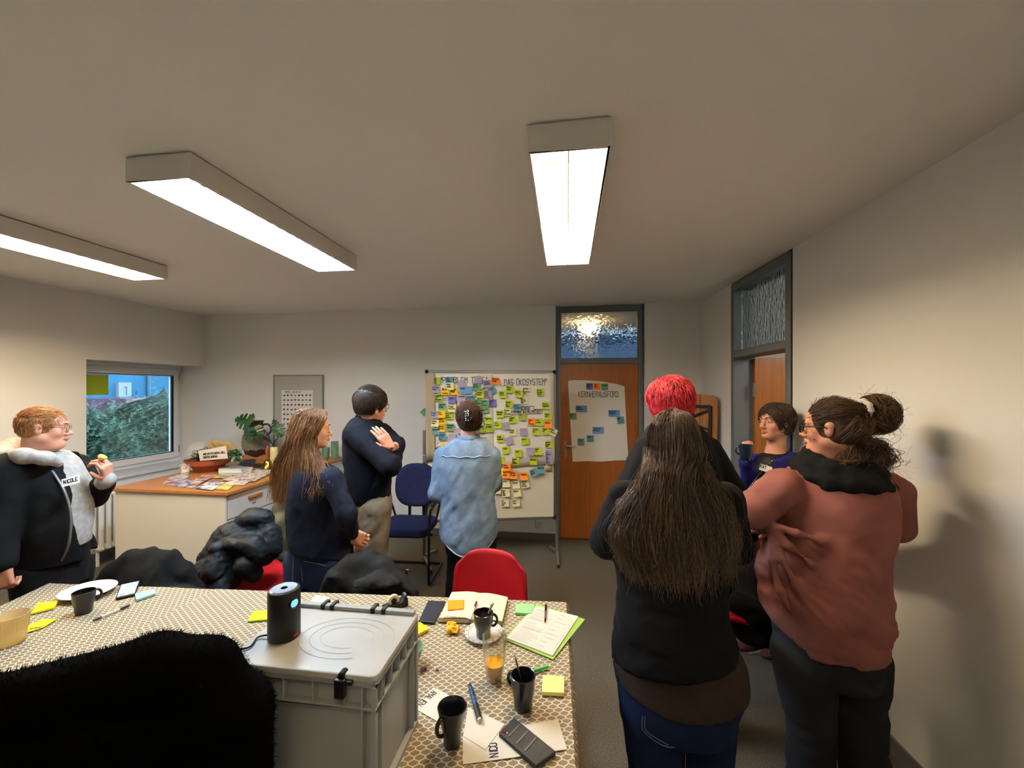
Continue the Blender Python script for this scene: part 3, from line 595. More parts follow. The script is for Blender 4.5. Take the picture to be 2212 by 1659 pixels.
def note(px, py, wpx, hpx, rot, colr, text, label, off, to, nrm, r0, cat='sticky note', group=None, pen=None, curl=.010, ppm=None):
    ppm = ppm or pxm; c = to(px, py)+nrm*off; r = r0*math.cos(rot)+ZUP*math.sin(rot)
    u = r.cross(nrm); u = u if u.z > 0 else -u; w, h = wpx*ppm, hpx*ppm
    t = thing('sticky_note', label, cat, c-u*h/2, group=group)
    mb = MB(); mb.grid(lambda a, b: c+r*((a-.5)*w)+u*((b-.5)*h)+nrm*(curl*(1-b)**2), 1, 5); mb.build('paper', m_note[colr], t, solid=.0006)
    k = max(1, len(text)); hh = min(h*.19, h*.70/(k*1.35))
    if any(text): write(text, (c-r*(w*.44)+u*(h*.36)+nrm*.0038, (r-nrm*0).normalized(), (u-nrm*(curl/h*.8)).normalized()), hh, max(.55*ppm, .0017), pen or m_pen['dark'], t, width=w*.86, lead=1.55, off=.0012, seed=int(px*7+py), spacing=1.1)
    return t
for i, (x, y, rot, colr, txt, where) in enumerate(NOTES):
    px, py = 900+x*.14467, 780+y*.14467
    wpx, hpx = (27, 15.5) if colr == 'blue' else (15.6, 15.6)
    if (x, y) in ((380, 1250),): wpx, hpx = 7, 6
    if (x, y) == (990, 1146): wpx, hpx = 15, 5
    cu = .03 if 'curling' in where else .008
    note(px, py, wpx, hpx, rot, colr, txt, '%s sticky note %s' % (NN[colr], where), .0135+.0016*(i % 9), BP, bn, bu, group='sticky notes on the whiteboard', pen=m_pen['blue'] if colr in ('lilac', 'violet', 'pink', 'blue', 'teal') else None, curl=cu)
note(900+1972*.14467, 780+1430*.14467, 15.6, 31, .03, 'lilac', ['Was', 'brauchen', 'wir', 'damit', 'alle', 'gut', 'wohnen'], 'tall greyish lilac sticky note full of writing at the lower right of the right sheet', .02, BP, bn, bu, group='sticky notes on the whiteboard', pen=m_pen['blue'])
note(916, 891, 14, 14, .75, 'dark', [], 'dark green sticky note peeping out beyond the left edge of the whiteboard', -.03, BP, bn, bu, group='sticky notes on the whiteboard')
for i, (x, y, rot, colr, txt, where) in enumerate(LOW):
    note(900+x*.1808, 1000+y*.1808, 16, 16, rot, colr, txt, '%s sticky note %s' % (NN[colr], where), (.030 if i == 0 else .022-.0015*(i % 6)) if i < 8 else .004+.0016*(i % 7), BP, bn, bu, group='sticky notes on the lower board', curl=.016)
# ================================================================ paper on the far door
FYD = fy-.0335
def DP(px, py): return PY(px, py, FYD)
dn = Vector((0, -1, 0)); dr = Vector((1, 0, 0))
ps = thing('door_poster', 'large white paper sheet on the far door headed KERN HERAUSFORD', 'poster', DP(1290, 996))
outl = [(1227, 823), (1234, 821.5), (1262, 821), (1300, 824), (1330, 829), (1349, 834.5), (1353, 915), (1357.5, 994), (1330, 994.5), (1300, 997), (1270, 996), (1237, 997.5), (1232, 910)]
mb = MB(); mb.slab([DP(*p)+dn*.003 for p in outl][::-1], .0012); mb.build('sheet', m_paper, ps)
dm = (DP(1300, 900)-DP(1200, 900)).length/100
write(['KERNHERAUSFORD'], (DP(1250, 846)+dn*.0055, dr, ZUP), 11.5*dm, 1.2*dm, m_ink, ps, name='lettering', width=86*dm, seed=9, spacing=1.5, off=0)
for (x, y, w, h, rot, colr, txt, lab) in [(277, 577, 43, 43, 0, 'violet', ['Beispiel', 'Kinder'], 'violet blue sticky note at the top of the door poster'), (325, 577, 43, 43, 0, 'orange', ['Jetzt', 'Kern'], 'bright orange sticky note at the top of the door poster'),
  (373, 580, 43, 43, 0, 'green', ['Gemeinsam'], 'mid green sticky note at the top of the door poster'), (224, 720, 72, 43, 0, 'blue', ['Sorgen', 'Teilhaben'], 'light blue wide note on the left of the door poster'),
  (173, 768, 43, 43, .02, 'green', ['Geld', 'Zeit'], 'mid green sticky note at the left edge of the door poster'), (434, 749, 72, 43, 0, 'blue', ['Finanzielle', 'Probleme'], 'light blue wide note at the right edge of the door poster'),
  (475, 792, 43, 43, .1, 'teal', ['Nöte'], 'teal sticky note below the right wide blue note on the door'), (332, 857, 72, 43, 0, 'blue', ['Lebensraum', 'Wohnraum'], 'light blue wide note in the middle of the door poster'),
  (282, 910, 43, 43, 0, 'teal', ['Angst'], 'teal sticky note under the middle wide note on the door'), (222, 931, 43, 43, 0, 'teal', ['Druck'], 'lowest teal sticky note on the door poster, above the handle height')]:
    note(1180+x*.3376, 640+y*.3376, w*.3376, h*.3376, rot, colr, txt, lab, .0065, DP, dn, dr, group='notes on the door poster', curl=.006, ppm=dm)
# ================================================================ small framed board with a leaf chart
def WP(px, py, o=0): return PY(px, py, YB-o)
wb = thing('picture_board', 'grey framed pin board with a printed plant chart on the back wall', 'board', WP(643, 905))
x0, x1, z0, z1 = WP(592, 850, .02).x, WP(697, 850, .02).x, .905, WP(643, 811, .02).z
mb = MB(); mb.box(((x0+x1)/2, YB-.012, (z0+z1)/2), (x1-x0, .02, z1-z0)); mb.build('panel', mat('grey_felt', (176, 176, 170), .8), wb)
mb = MB(); t = .014
for (cx, cz, sx, sz) in (((x0+x1)/2, z0, x1-x0+t, t), ((x0+x1)/2, z1, x1-x0+t, t), (x0, (z0+z1)/2, t, z1-z0), (x1, (z0+z1)/2, t, z1-z0)): mb.box((cx, YB-.015, cz), (sx, .026, sz))
mb.build('frame', m_rail, wb, bevel=.003)
pc = thing('leaf_chart', 'white printed chart with rows of small dried leaf pictures', 'poster', WP(645, 925, .025))
a, b = WP(608, 843, .0235), WP(676, 928, .0235)
mb = MB(); mb.box(((a.x+b.x)/2, YB-.0235, (a.z+b.z)/2), (b.x-a.x, .001, a.z-b.z)); mb.build('sheet', mat('white_paper', (224, 222, 216), .8), pc)
rng = np.random.default_rng(5); cols = [mat('leaf_%d' % i, c, .8) for i, c in enumerate([(70, 60, 52), (120, 70, 60), (84, 96, 70), (60, 54, 58)])]
for k in range(4):
    mb = MB()
    for r_ in range(7):
        for c_ in range(8):
            if (r_*8+c_*3) % 4 != k: continue
            p = Vector((a.x+(b.x-a.x)*(.09+.117*c_), YB-.0243, a.z+(b.z-a.z)*(.13+.122*r_))); nn_ = rng.integers(5, 9); w_ = (b.x-a.x)*.048
            vs = [p+Vector((math.cos(t*6.283/nn_)*w_*rng.uniform(.45, 1.1), 0, math.sin(t*6.283/nn_)*w_*rng.uniform(.35, .8))) for t in range(nn_)]
            mb.add(vs, [tuple(range(nn_))])
    mb.build('leaf_print', cols[k], pc)
write(['WURZEL UND BLATT'], ((a.x+.05, YB-.0243, a.z-.012), (1, 0, 0), (0, 0, 1)), .02, .003, m_print, pc, name='lettering', width=(b.x-a.x)*.66, off=0)
# ================================================================ table and cloths
TZ = .74
tb = thing('long_table', 'long meeting table under two patterned tablecloths', 'table', (-1.2, 1.2, 0))
mb = MB(); mb.prism([(-2.53, 1.65), (-.03, 1.815), (.0, .83), (-2.28, .82)], .705, TZ-.003); mb.build('tabletop', mat('table_birch', (190, 170, 140), .5), tb)
for (x, y) in ((-2.4, 1.56), (-1.7, 1.6), (-.12, 1.68), (-.12, .95), (-1.7, .92), (-2.2, .92)):
    mb = MB(); mb.cyl((x, y, 0), (x, y, .705), .024, n=14); mb.build('leg', m_steel, tb, smooth=True)
def trellis(name, rot, cell):
    m = mat(name, (150, 134, 108), .75, spec=.2); nt, nn, L = nodes_of(m); b = nn['Principled BSDF']
    tc = nn.new('ShaderNodeTexCoord'); sp = nn.new('ShaderNodeSeparateXYZ'); mp = nn.new('ShaderNodeMapping'); mp.inputs['Rotation'].default_value[2] = rot
    L.new(tc.outputs['Object'], mp.inputs[0]); L.new(mp.outputs[0], sp.inputs[0])
    def M(op, a, b=None):
        n = nn.new('ShaderNodeMath'); n.operation = op
        for i, x in enumerate((a, b)):
            if x is None: continue
            if isinstance(x, (int, float)): n.inputs[i].default_value = x
            else: L.new(x, n.inputs[i])
        return n.outputs[0]
    k = math.pi/cell
    p = M('MULTIPLY', M('ADD', sp.outputs[0], sp.outputs[1]), k); q = M('MULTIPLY', M('SUBTRACT', sp.outputs[0], sp.outputs[1]), k)
    a = M('ABSOLUTE', M('SINE', M('ADD', p, M('MULTIPLY', M('SINE', M('MULTIPLY', q, 2.0)), .26))))
    c = M('ABSOLUTE', M('SINE', M('ADD', q, M('MULTIPLY', M('SINE', M('MULTIPLY', p, 2.0)), .26))))
    mn = M('MINIMUM', a, c)
    r = nn.new('ShaderNodeValToRGB'); e = r.color_ramp.elements
    e[0].position = .19; e[0].color = lin((204, 192, 168)); e[1].position = .29; e[1].color = lin((120, 108, 88))
    L.new(mn, r.inputs[0]); L.new(r.outputs[0], b.inputs['Base Color'])
    return m
def cloth(name, label, poly, m, drop, seed, base, waves=.0008):
    """poly: far-left, far-right, near-right, near-left ; drop lengths far, right, near, left"""
    fl, fr_, nr, nl = [Vector((p[0], p[1], 0)) for p in poly]; nu, nv = 40, 24
    rng = random.Random(seed); t = thing(name, label, 'tablecloth', ((fl+nr)/2).to_tuple()[:2]+(base,)); vs = {}; mb = MB()
    def f(u, v):
        p = (nl*(1-u)+nr*u)*(1-v)+(fl*(1-u)+fr_*u)*v
        return Vector((p.x, p.y, base+waves*(math.sin(u*17+seed)+math.sin(v*11+u*5))))
    mb.grid(f, nu, nv)
    sides = [((fl, fr_), drop[0]), ((fr_, nr), drop[1]), ((nr, nl), drop[2]), ((nl, fl), drop[3])]
    for (a, b), d in sides:
        if d <= 0: continue
        dirn = (b-a).normalized(); out = Vector((-dirn.y, dirn.x, 0))
        def g(u, v, a=a, b=b, d=d, out=out):
            p = a*(1-u)+b*u; w = .012*math.sin(u*38+seed)*v+.006*math.sin(u*90)*v
            rr_ = .012; th = min(v*d/rr_, math.pi/2); rest = max(0, v*d-rr_*math.pi/2)
            return Vector((p.x, p.y, base))+out*(math.sin(th)*rr_+w*.7)-ZUP*((1-math.cos(th))*rr_+rest)+Vector((0, 0, waves*0))
        mb.grid(g, 48, 8)
    mb.build('fabric', m, t, smooth=True, angle=80); return t
cloth('tablecloth', 'right patterned tablecloth, taupe with cream trellis print, under the grey crate', [(-1.69, 1.738), (-.005, 1.848), (.028, .80), (-1.74, .79)], trellis('trellis_cloth_a', -.25, .0285), (.2, .22, .2, 0), 1, TZ+.001)
cloth('tablecloth', 'left patterned tablecloth, taupe with cream trellis print, under the white plate', [(-2.565, 1.68), (-1.694, 1.738), (-1.744, .785), (-2.31, .78)], trellis('trellis_cloth_b', .12, .0285), (.2, 0, .2, .2), 2, TZ-.0008)
# ================================================================ grey crate
m_grey = mat('crate_grey', (150, 154, 154), .45, spec=.4, bump=.06, bscale=30); m_lid = mat('crate_lid', (172, 174, 170), .38, spec=.45, c2=(160, 160, 154), nscale=9, namt=.6)
bxx = (-.812, -.428, .858, 1.122); bz0, bz1 = TZ+.004, 1.045
cr = thing('plastic_crate', 'grey lidded plastic crate standing on the table, a small projector on top', 'crate', ((bxx[0]+bxx[1])/2, (bxx[2]+bxx[3])/2, bz0))
x0, x1, y0, y1 = bxx; cx, cy = (x0+x1)/2, (y0+y1)/2; mb = MB(); ins = .016
mb.box((cx, cy, (bz0+bz1)/2-.004), (x1-x0-2*ins, y1-y0-2*ins, bz1-bz0-.008)); mb.build('body', m_grey, cr, bevel=.006)
rim = None
for z, h in ((bz1-.006, .012), (bz1-.062, .006), (bz0+.006, .012)):
    mb = MB(); mb.box((cx, y0+ins/2, z), (x1-x0, ins, h)); mb.box((cx, y1-ins/2, z), (x1-x0, ins, h)); mb.box((x0+ins/2, cy, z), (ins, y1-y0, h)); mb.box((x1-ins/2, cy, z), (ins, y1-y0, h)); mb.build('rim', m_grey, cr, bevel=.002)
def rib(c, s):
    b = MB(); b.box(c, s); b.build('rib', m_grey, cr, bevel=.0015)
zc, zh = (bz0+bz1)/2, bz1-bz0-.02
for x in (x0+.006, x1-.006):
    for y in (y0+.006, y1-.006): rib((x, y, zc), (.012, .012, zh))
for sx, xx in ((-1, x0), (1, x1)):
    for yy in (y0+.034, y1-.034): rib((xx-sx*ins/2, yy, zc), (ins, .005, zh))
    for k in range(1, 6): rib((xx-sx*ins/2, y0+(y1-y0)*k/6, bz1-.034), (ins, .004, .05))
for sy, yy in ((-1, y0), (1, y1)):
    for xx in (x0+.034, x1-.034): rib((xx, yy-sy*ins/2, zc), (.005, ins, zh))
    for k in range(1, 5): rib((x0+(x1-x0)*k/5, yy-sy*ins/2, bz1-.034), (.004, ins, .05))
mb = MB(); mb.prism(rounded(x1-x0+.006, y1-y0+.006, .018, 5, cx, cy), bz1, bz1+.016); lid = mb.build('lid', m_lid, cr, bevel=.004)
mb = MB(); mb.box((cx, y1-.012, bz1+.021), (x1-x0-.012, .02, .012)); mb.build('hinge_rail', m_grey, lid, bevel=.004)
for px_ in (697, 718, 812, 836):
    p = PZ(px_, 1313, bz1+.02); mb = MB(); mb.box((p.x, y1-.008, bz1+.018), (.013, .034, .026)); mb.build('hinge', m_rubber, lid, bevel=.003)
p = PZ(745, 1462, bz1); mb = MB(); mb.box((p.x, y0-.008, bz1-.012), (.024, .014, .042)); mb.box((p.x+.014, y0-.006, bz1+.002), (.03, .01, .009)); mb.cyl((p.x, y0-.006, bz1+.012), (p.x, y0+.014, bz1+.012), .009, n=12); mb.build('latch', mat('latch_black', (24, 16, 18), .35), cr, bevel=.002)
for k in range(3):
    rx, ry = .125-.028*k, .085-.02*k; b = MB(); pts = [(cx+.05+rx*math.cos(t*6.283/40), cy-.005+ry*math.sin(t*6.283/40), bz1+.0168) for t in range(34)]
    b.tube(pts, .0008, 6, flat=.25); b.build('moulded_ring', m_lid, lid, smooth=True)
# projector
LZ = bz1+.0165
pj = PZ(614, 1374, LZ); pr = .0385
pr_ = thing('mini_projector', 'small black cylindrical projector standing on the grey crate lid', 'projector', (pj.x, pj.y, LZ))
m_pj = mat('projector_black', (20, 20, 22), .5, bump=.2, bscale=400, bdist=.001)
mb = MB(); mb.lathe([(0, 0), (pr-.003, 0), (pr, .004), (pr, .120), (pr-.002, .125), (pr-.006, .127)], 40, (pj.x, pj.y, LZ)); mb.build('body', m_pj, pr_, smooth=True)
m_disc = mat('brushed_disc', (150, 150, 152), .28, metal=1, bump=.1, bscale=200)
mb = MB(); mb.lathe([(pr-.005, .127), (pr-.008, .1285), (pr-.0085, .1275), (.0, .1268)], 40, (pj.x, pj.y, LZ)); mb.build('top_disc', m_disc, pr_, smooth=True)
ld = (Vector((0, 0, 0))-Vector((pj.x, pj.y, 0))).normalized(); ld = (Matrix.Rotation(math.radians(38), 3, 'Z')@ld)
lc = Vector((pj.x, pj.y, LZ+.094))+ld*(pr-.004); R_ = ld.to_track_quat('Z', 'Y').to_matrix()
v = MB(); v.lathe([(.0155, 0), (.0155, .0055), (.0125, .0055), (.011, .003), (0, .0025)], 24); mb = MB(); mb.add([lc+R_@Vector(p) for p in v.v], v.f); ln2 = mb.build('lens_ring', m_blackmetal, pr_, smooth=True)
v = MB(); v.lathe([(.0105, .0034), (.007, .0052), (0, .006)], 20); mb = MB(); mb.add([lc+R_@Vector(p) for p in v.v], v.f); mb.build('lens', mat('lens_glow', (40, 60, 90), .05, emis=(120, 190, 255), estr=.9, c2=(10, 14, 22), nscale=160, namt=.6), ln2, smooth=True)
ld2 = Matrix.Rotation(math.radians(10), 3, 'Z')@ld; p = Vector((pj.x, pj.y, LZ+.014))+ld2*(pr+.0006); tt = Vector((-ld2.y, ld2.x, 0))
write(['NEBULA'], (p-tt*.010, tt, ZUP), .0045, .0011, mat('red_print', (200, 52, 60), .6), pr_, name='lettering', width=.02, off=.0)
mb = MB(); q = PZ(545, 1395, LZ); mb.tube(curve_pts([(pj.x-.034, pj.y-.012, LZ+.008), (pj.x-.06, pj.y-.02, LZ+.004), (q.x, q.y-.01, LZ+.003), (x0-.006, q.y-.03, LZ+.002), (x0-.014, q.y-.04, LZ-.03), (x0-.016, q.y-.05, LZ-.12)], 6), .0024, 8)
mb.build('power_cable', m_rubber, pr_, smooth=True)
# ================================================================ soft-body modelling: distance fields meshed with surface nets
def nv(a): return np.array([float(x) for x in a])
def axis(lo, hi, h, fine):
    out = [lo]
    while out[-1] < hi:
        x = out[-1]; st = h
        for (a, b, g) in fine:
            if a-g <= x <= b: st = min(st, g)
            elif x < a and x+st > a: st = min(st, max(a-x, g))
        out.append(x+st)
    return np.array(out)
class Field:
    def __init__(s, lo, hi, h, fine=()):
        lo, hi = nv(lo), nv(hi)
        s.ax = [axis(lo[i], hi[i], h, [(c[i]-r, c[i]+r, g) for c, r, g in fine]) for i in range(3)]
        s.f = np.full([len(a) for a in s.ax], 1.0, np.float32)
    def sub(s, lo, hi):
        sl = []
        for i in range(3):
            a = max(0, np.searchsorted(s.ax[i], lo[i])-1); b = min(len(s.ax[i]), np.searchsorted(s.ax[i], hi[i])+1)
            if b <= a: return None
            sl.append(slice(a, b))
        X = s.ax[0][sl[0]][:, None, None].astype(np.float32); Y = s.ax[1][sl[1]][None, :, None].astype(np.float32); Z = s.ax[2][sl[2]][None, None, :].astype(np.float32)
        return tuple(sl), X, Y, Z
    def put(s, lo, hi, fn, k=.01, op='add'):
        m = k*1.2+.045; g = s.sub(nv(lo)-m, nv(hi)+m)
        if g is None: return
        sl, X, Y, Z = g; d = fn(X, Y, Z); f = s.f[sl]
        if op == 'add':
            h = np.clip(.5+.5*(d-f)/k, 0, 1); s.f[sl] = d*(1-h)+f*h-k*h*(1-h)
        else:
            d = -d; h = np.clip(.5-.5*(d-f)/k, 0, 1); s.f[sl] = d*(1-h)+f*h+k*h*(1-h)
    def cone(s, a, b, ra, rb, k=.015, op='add'):
        a, b = nv(a), nv(b); ab = b-a; l2 = max(float(ab@ab), 1e-9); R = max(ra, rb)
        def fn(X, Y, Z):
            t = np.clip(((X-a[0])*ab[0]+(Y-a[1])*ab[1]+(Z-a[2])*ab[2])/l2, 0, 1)
            return np.sqrt((X-a[0]-ab[0]*t)**2+(Y-a[1]-ab[1]*t)**2+(Z-a[2]-ab[2]*t)**2)-(ra+(rb-ra)*t)
        s.put(np.minimum(a, b)-R, np.maximum(a, b)+R, fn, k, op)
    def chain(s, pts, rs, k=.02):
        for i in range(len(pts)-1): s.cone(pts[i], pts[i+1], rs[i], rs[i+1], k)
    def ell(s, c, r, R=None, k=.015, op='add'):
        c, r = nv(c), nv(r); Rm = np.eye(3) if R is None else np.array(R); M = r.max()
        def fn(X, Y, Z):
            x, y, z = X-c[0], Y-c[1], Z-c[2]
            u = x*Rm[0, 0]+y*Rm[1, 0]+z*Rm[2, 0]; v = x*Rm[0, 1]+y*Rm[1, 1]+z*Rm[2, 1]; w = x*Rm[0, 2]+y*Rm[1, 2]+z*Rm[2, 2]
            k0 = np.sqrt((u/r[0])**2+(v/r[1])**2+(w/r[2])**2); k1 = np.sqrt((u/r[0]**2)**2+(v/r[1]**2)**2+(w/r[2]**2)**2)+1e-6
            return k0*(k0-1)/k1
        s.put(c-M, c+M, fn, k, op)
    def loft(s, secs, V, hem=None, top=None, k=.02, pw=2.2, grow=0, op='add'):
        """secs: (z, cx, cy, a, b) ; V = horizontal view axis ; hem(u, v) gives the lower edge height, top(u, v) the upper"""
        secs = sorted(secs); A = np.array(secs); zz = np.linspace(A[0, 0], A[-1, 0], 240)
        def herm(y):
            x = A[:, 0]; m = np.gradient(y, x) if len(x) > 2 else np.full(len(x), (y[-1]-y[0])/(x[-1]-x[0]))
            i = np.clip(np.searchsorted(x, zz)-1, 0, len(x)-2); h = x[i+1]-x[i]; t = (zz-x[i])/h
            return (2*t**3-3*t*t+1)*y[i]+(t**3-2*t*t+t)*h*m[i]+(-2*t**3+3*t*t)*y[i+1]+(t**3-t*t)*h*m[i+1]
        cx, cy, a, b = [herm(A[:, j]) for j in (1, 2, 3, 4)]; a = a+grow; b = b+grow
        v = nv(V)[:2]; u = np.array([v[1], -v[0]]); M = max(a.max(), b.max())
        z0, z1 = A[0, 0], A[-1, 0]; zl = z0-.12 if hem else z0
        lo = np.array([cx.min()-M, cy.min()-M, zl]); hi = np.array([cx.max()+M, cy.max()+M, z1])
        def fn(X, Y, Z):
            zc = np.clip(Z, z0, z1); g = lambda q: np.interp(zc.ravel(), zz, q).reshape(zc.shape).astype(np.float32)
            x, y = X-g(cx), Y-g(cy); U = x*u[0]+y*u[1]; VV = x*v[0]+y*v[1]; aa, bb = g(a), g(b)
            q = (np.abs(U/aa)**pw+np.abs(VV/bb)**pw)**(1/pw)+1e-6
            gr = np.sqrt((U/aa**2)**2+(VV/bb**2)**2)/q+1e-6
            d = np.clip((q-1)/gr, -.2, .6)
            d = np.maximum(d, Z-(z1 if top is None else top(U, VV))); d = np.maximum(d, (z0 if hem is None else hem(U, VV))-Z)
            return d
        s.put(lo, hi, fn, k, op)
    def mesh(s, smooth=2):
        f = s.f; neg = f < 0; nx, ny, nz = f.shape
        c = np.zeros((nx-1, ny-1, nz-1), np.uint8)
        for i in (0, 1):
            for j in (0, 1):
                for k in (0, 1): c += neg[i:nx-1+i, j:ny-1+j, k:nz-1+k]
        act = np.nonzero((c > 0) & (c < 8)); n = len(act[0]); I = np.stack(act, 1)
        cid = np.full(c.shape, -1, np.int32); cid[act] = np.arange(n)
        acc = np.zeros((n, 3)); cnt = np.zeros(n)
        co = [np.stack([s.ax[a][I[:, a]], s.ax[a][I[:, a]+1]], 1) for a in range(3)]
        for a in range(3):
            o1, o2 = [x for x in range(3) if x != a]
            for p in (0, 1):
                for q in (0, 1):
                    i0 = I.copy(); i0[:, o1] += p; i0[:, o2] += q; i1 = i0.copy(); i1[:, a] += 1
                    f0 = f[i0[:, 0], i0[:, 1], i0[:, 2]]; f1 = f[i1[:, 0], i1[:, 1], i1[:, 2]]; m = (f0 < 0) != (f1 < 0)
                    t = np.where(m, f0/np.where(m, f0-f1, 1), 0); pt = np.zeros((n, 3))
                    pt[:, a] = co[a][:, 0]*(1-t)+co[a][:, 1]*t; pt[:, o1] = co[o1][:, p]; pt[:, o2] = co[o2][:, q]
                    acc += pt*m[:, None]; cnt += m
        V_ = acc/np.maximum(cnt, 1)[:, None]; Q = []
        for a in range(3):
            o1, o2 = [(1, 2), (2, 0), (0, 1)][a]
            sl0 = [slice(None)]*3; sl1 = [slice(None)]*3; sl0[a] = slice(0, -1); sl1[a] = slice(1, None)
            ch = neg[tuple(sl0)] != neg[tuple(sl1)]; E = np.stack(np.nonzero(ch), 1)
            E = E[(E[:, o1] > 0) & (E[:, o2] > 0) & (E[:, o1] < f.shape[o1]-1) & (E[:, o2] < f.shape[o2]-1)]
            def cell(d1, d2): q = E.copy(); q[:, o1] -= d1; q[:, o2] -= d2; return cid[q[:, 0], q[:, 1], q[:, 2]]
            quad = np.stack([cell(1, 1), cell(0, 1), cell(0, 0), cell(1, 0)], 1)
            fl = ~neg[E[:, 0], E[:, 1], E[:, 2]]; quad[fl] = quad[fl][:, ::-1]; Q.append(quad)
        Q = np.concatenate(Q)
        if smooth:
            e = np.concatenate([Q[:, [0, 1]], Q[:, [1, 2]], Q[:, [2, 3]], Q[:, [3, 0]]])
            deg = np.bincount(e.ravel(), minlength=n)+1e-9
            for it in range(smooth*2):
                sm = np.stack([np.bincount(e[:, 0], V_[e[:, 1], a], n)+np.bincount(e[:, 1], V_[e[:, 0], a], n) for a in range(3)], 1)/deg[:, None]
                V_ = V_+(sm-V_)*(.5 if it % 2 == 0 else -.52)
        return V_, Q
def normals(V_, Q):
    a = np.cross(V_[Q[:, 2]]-V_[Q[:, 0]], V_[Q[:, 3]]-V_[Q[:, 1]]); N = np.zeros_like(V_)
    for i in range(4):
        for c in range(3): N[:, c] += np.bincount(Q[:, i], a[:, c], len(V_))
    return N/(np.linalg.norm(N, axis=1, keepdims=True)+1e-12)
def h3(i, seed):
    x = (i[:, 0]*374761393+i[:, 1]*668265263+i[:, 2]*2147483647+seed*974634777) & 0xffffffff
    x = ((x ^ (x >> 13))*1274126177) & 0xffffffff; return ((x ^ (x >> 16)) & 0xffff)/65535.0
def vnoise(p, seed=0):
    i = np.floor(p).astype(np.int64); t = p-i; t = t*t*(3-2*t); r = 0
    for a in (0, 1):
        for b in (0, 1):
            for c in (0, 1):
                w = (t[:, 0] if a else 1-t[:, 0])*(t[:, 1] if b else 1-t[:, 1])*(t[:, 2] if c else 1-t[:, 2])
                r = r+w*h3(i+np.array([a, b, c]), seed)
    return r
def fbm(p, seed=0, o=3):
    r = 0; a = .5
    for k in range(o): r = r+a*(vnoise(p*2**k, seed+k)-.5); a *= .5
    return r*2
def wrinkle(V_, Q, amp=.005, scale=(9, 9, 5), seed=1, ridged=.6, dirn=None):
    N = normals(V_, Q); p = V_*np.array(scale)
    if dirn is not None:
        d = nv(dirn); d /= np.linalg.norm(d); al = V_@d; p = (V_-np.outer(al, d))*scale[0]+np.outer(al, d)*scale[2]
    w = fbm(p+1.5*fbm(V_*3, seed+9, 2)[:, None], seed); r = 1-np.abs(w)*2.2
    return V_+N*(amp*((1-ridged)*w*1.6+ridged*(r-.55)))[:, None]
def np_mesh(name, V_, Q, m, parent=None, smooth=True):
    off = nv(wloc(parent)) if parent is not None else np.zeros(3)
    me = bpy.data.meshes.new(name); Q = np.asarray(Q); k = Q.shape[1]
    me.vertices.add(len(V_)); me.vertices.foreach_set('co', (np.asarray(V_)-off).astype(np.float32).ravel())
    me.loops.add(Q.size); me.loops.foreach_set('vertex_index', Q.astype(np.int32).ravel())
    me.polygons.add(len(Q)); me.polygons.foreach_set('loop_start', np.arange(0, Q.size, k, dtype=np.int32))
    me.update(calc_edges=True); me.validate()
    if smooth: me.shade_smooth()
    return link_mesh(name, me, m, parent)
# ---------------------------------------------------------------- hair strands: three-sided tapering tubes
def strands(name, paths, r, m, parent, taper=.35):
    P_ = np.asarray(paths, float); N, M, _ = P_.shape
    T = np.gradient(P_, axis=1); T /= np.linalg.norm(T, axis=2, keepdims=True)+1e-9
    ref = np.array([.3, .5, .81]); A = np.cross(T, ref); A /= np.linalg.norm(A, axis=2, keepdims=True)+1e-9; B = np.cross(T, A)
    rr = (r if np.isscalar(r) else np.asarray(r)[:, None, None])*np.interp(np.linspace(0, 1, M), [0, .7, 1], [1, .9, taper])[None, :, None]
    ring = [P_+rr*(A*math.cos(a)+B*math.sin(a)) for a in (0, 2.094, 4.189)]
    V_ = np.stack(ring, 2).reshape(-1, 3)
    idx = np.arange(N*M*3).reshape(N, M, 3); Q = []
    for k in range(3):
        Q.append(np.stack([idx[:, :-1, k], idx[:, :-1, (k+1) % 3], idx[:, 1:, (k+1) % 3], idx[:, 1:, k]], -1).reshape(-1, 4))
    o = np_mesh(name, V_, np.concatenate(Q), m, parent)
    at = o.data.attributes.new('tone', 'FLOAT', 'POINT'); tone = np.repeat(np.random.rand(N), M*3)*.75+np.tile(np.repeat(np.linspace(0, 1, M), 3), N)*.25
    at.data.foreach_set('value', tone.astype(np.float32)); return o
def midcap(h, a, b, g=1.03):
    c = np.array([0, -.018, .036]); q = (h.loc(a)+h.loc(b))/2-c; r = np.array([.086, .108, .093]); n = math.sqrt(((q/r)**2).sum()); return h.w(c+q/max(n, .3)*g)
def hair_mat(name, dark, mid, light, rough=.52):
    m = mat(name, mid, rough, spec=.45); nt, nn, L = nodes_of(m); b = nn['Principled BSDF']
    a = nn.new('ShaderNodeAttribute'); a.attribute_name = 'tone'; r = nn.new('ShaderNodeValToRGB'); e = r.color_ramp.elements
    e[0].color = lin(dark); e[1].color = lin(light); x = e.new(.5); x.color = lin(mid)
    L.new(a.outputs['Fac'], r.inputs[0]); L.new(r.outputs[0], b.inputs['Base Color']); b.inputs['Anisotropic'].default_value = .4
    return m
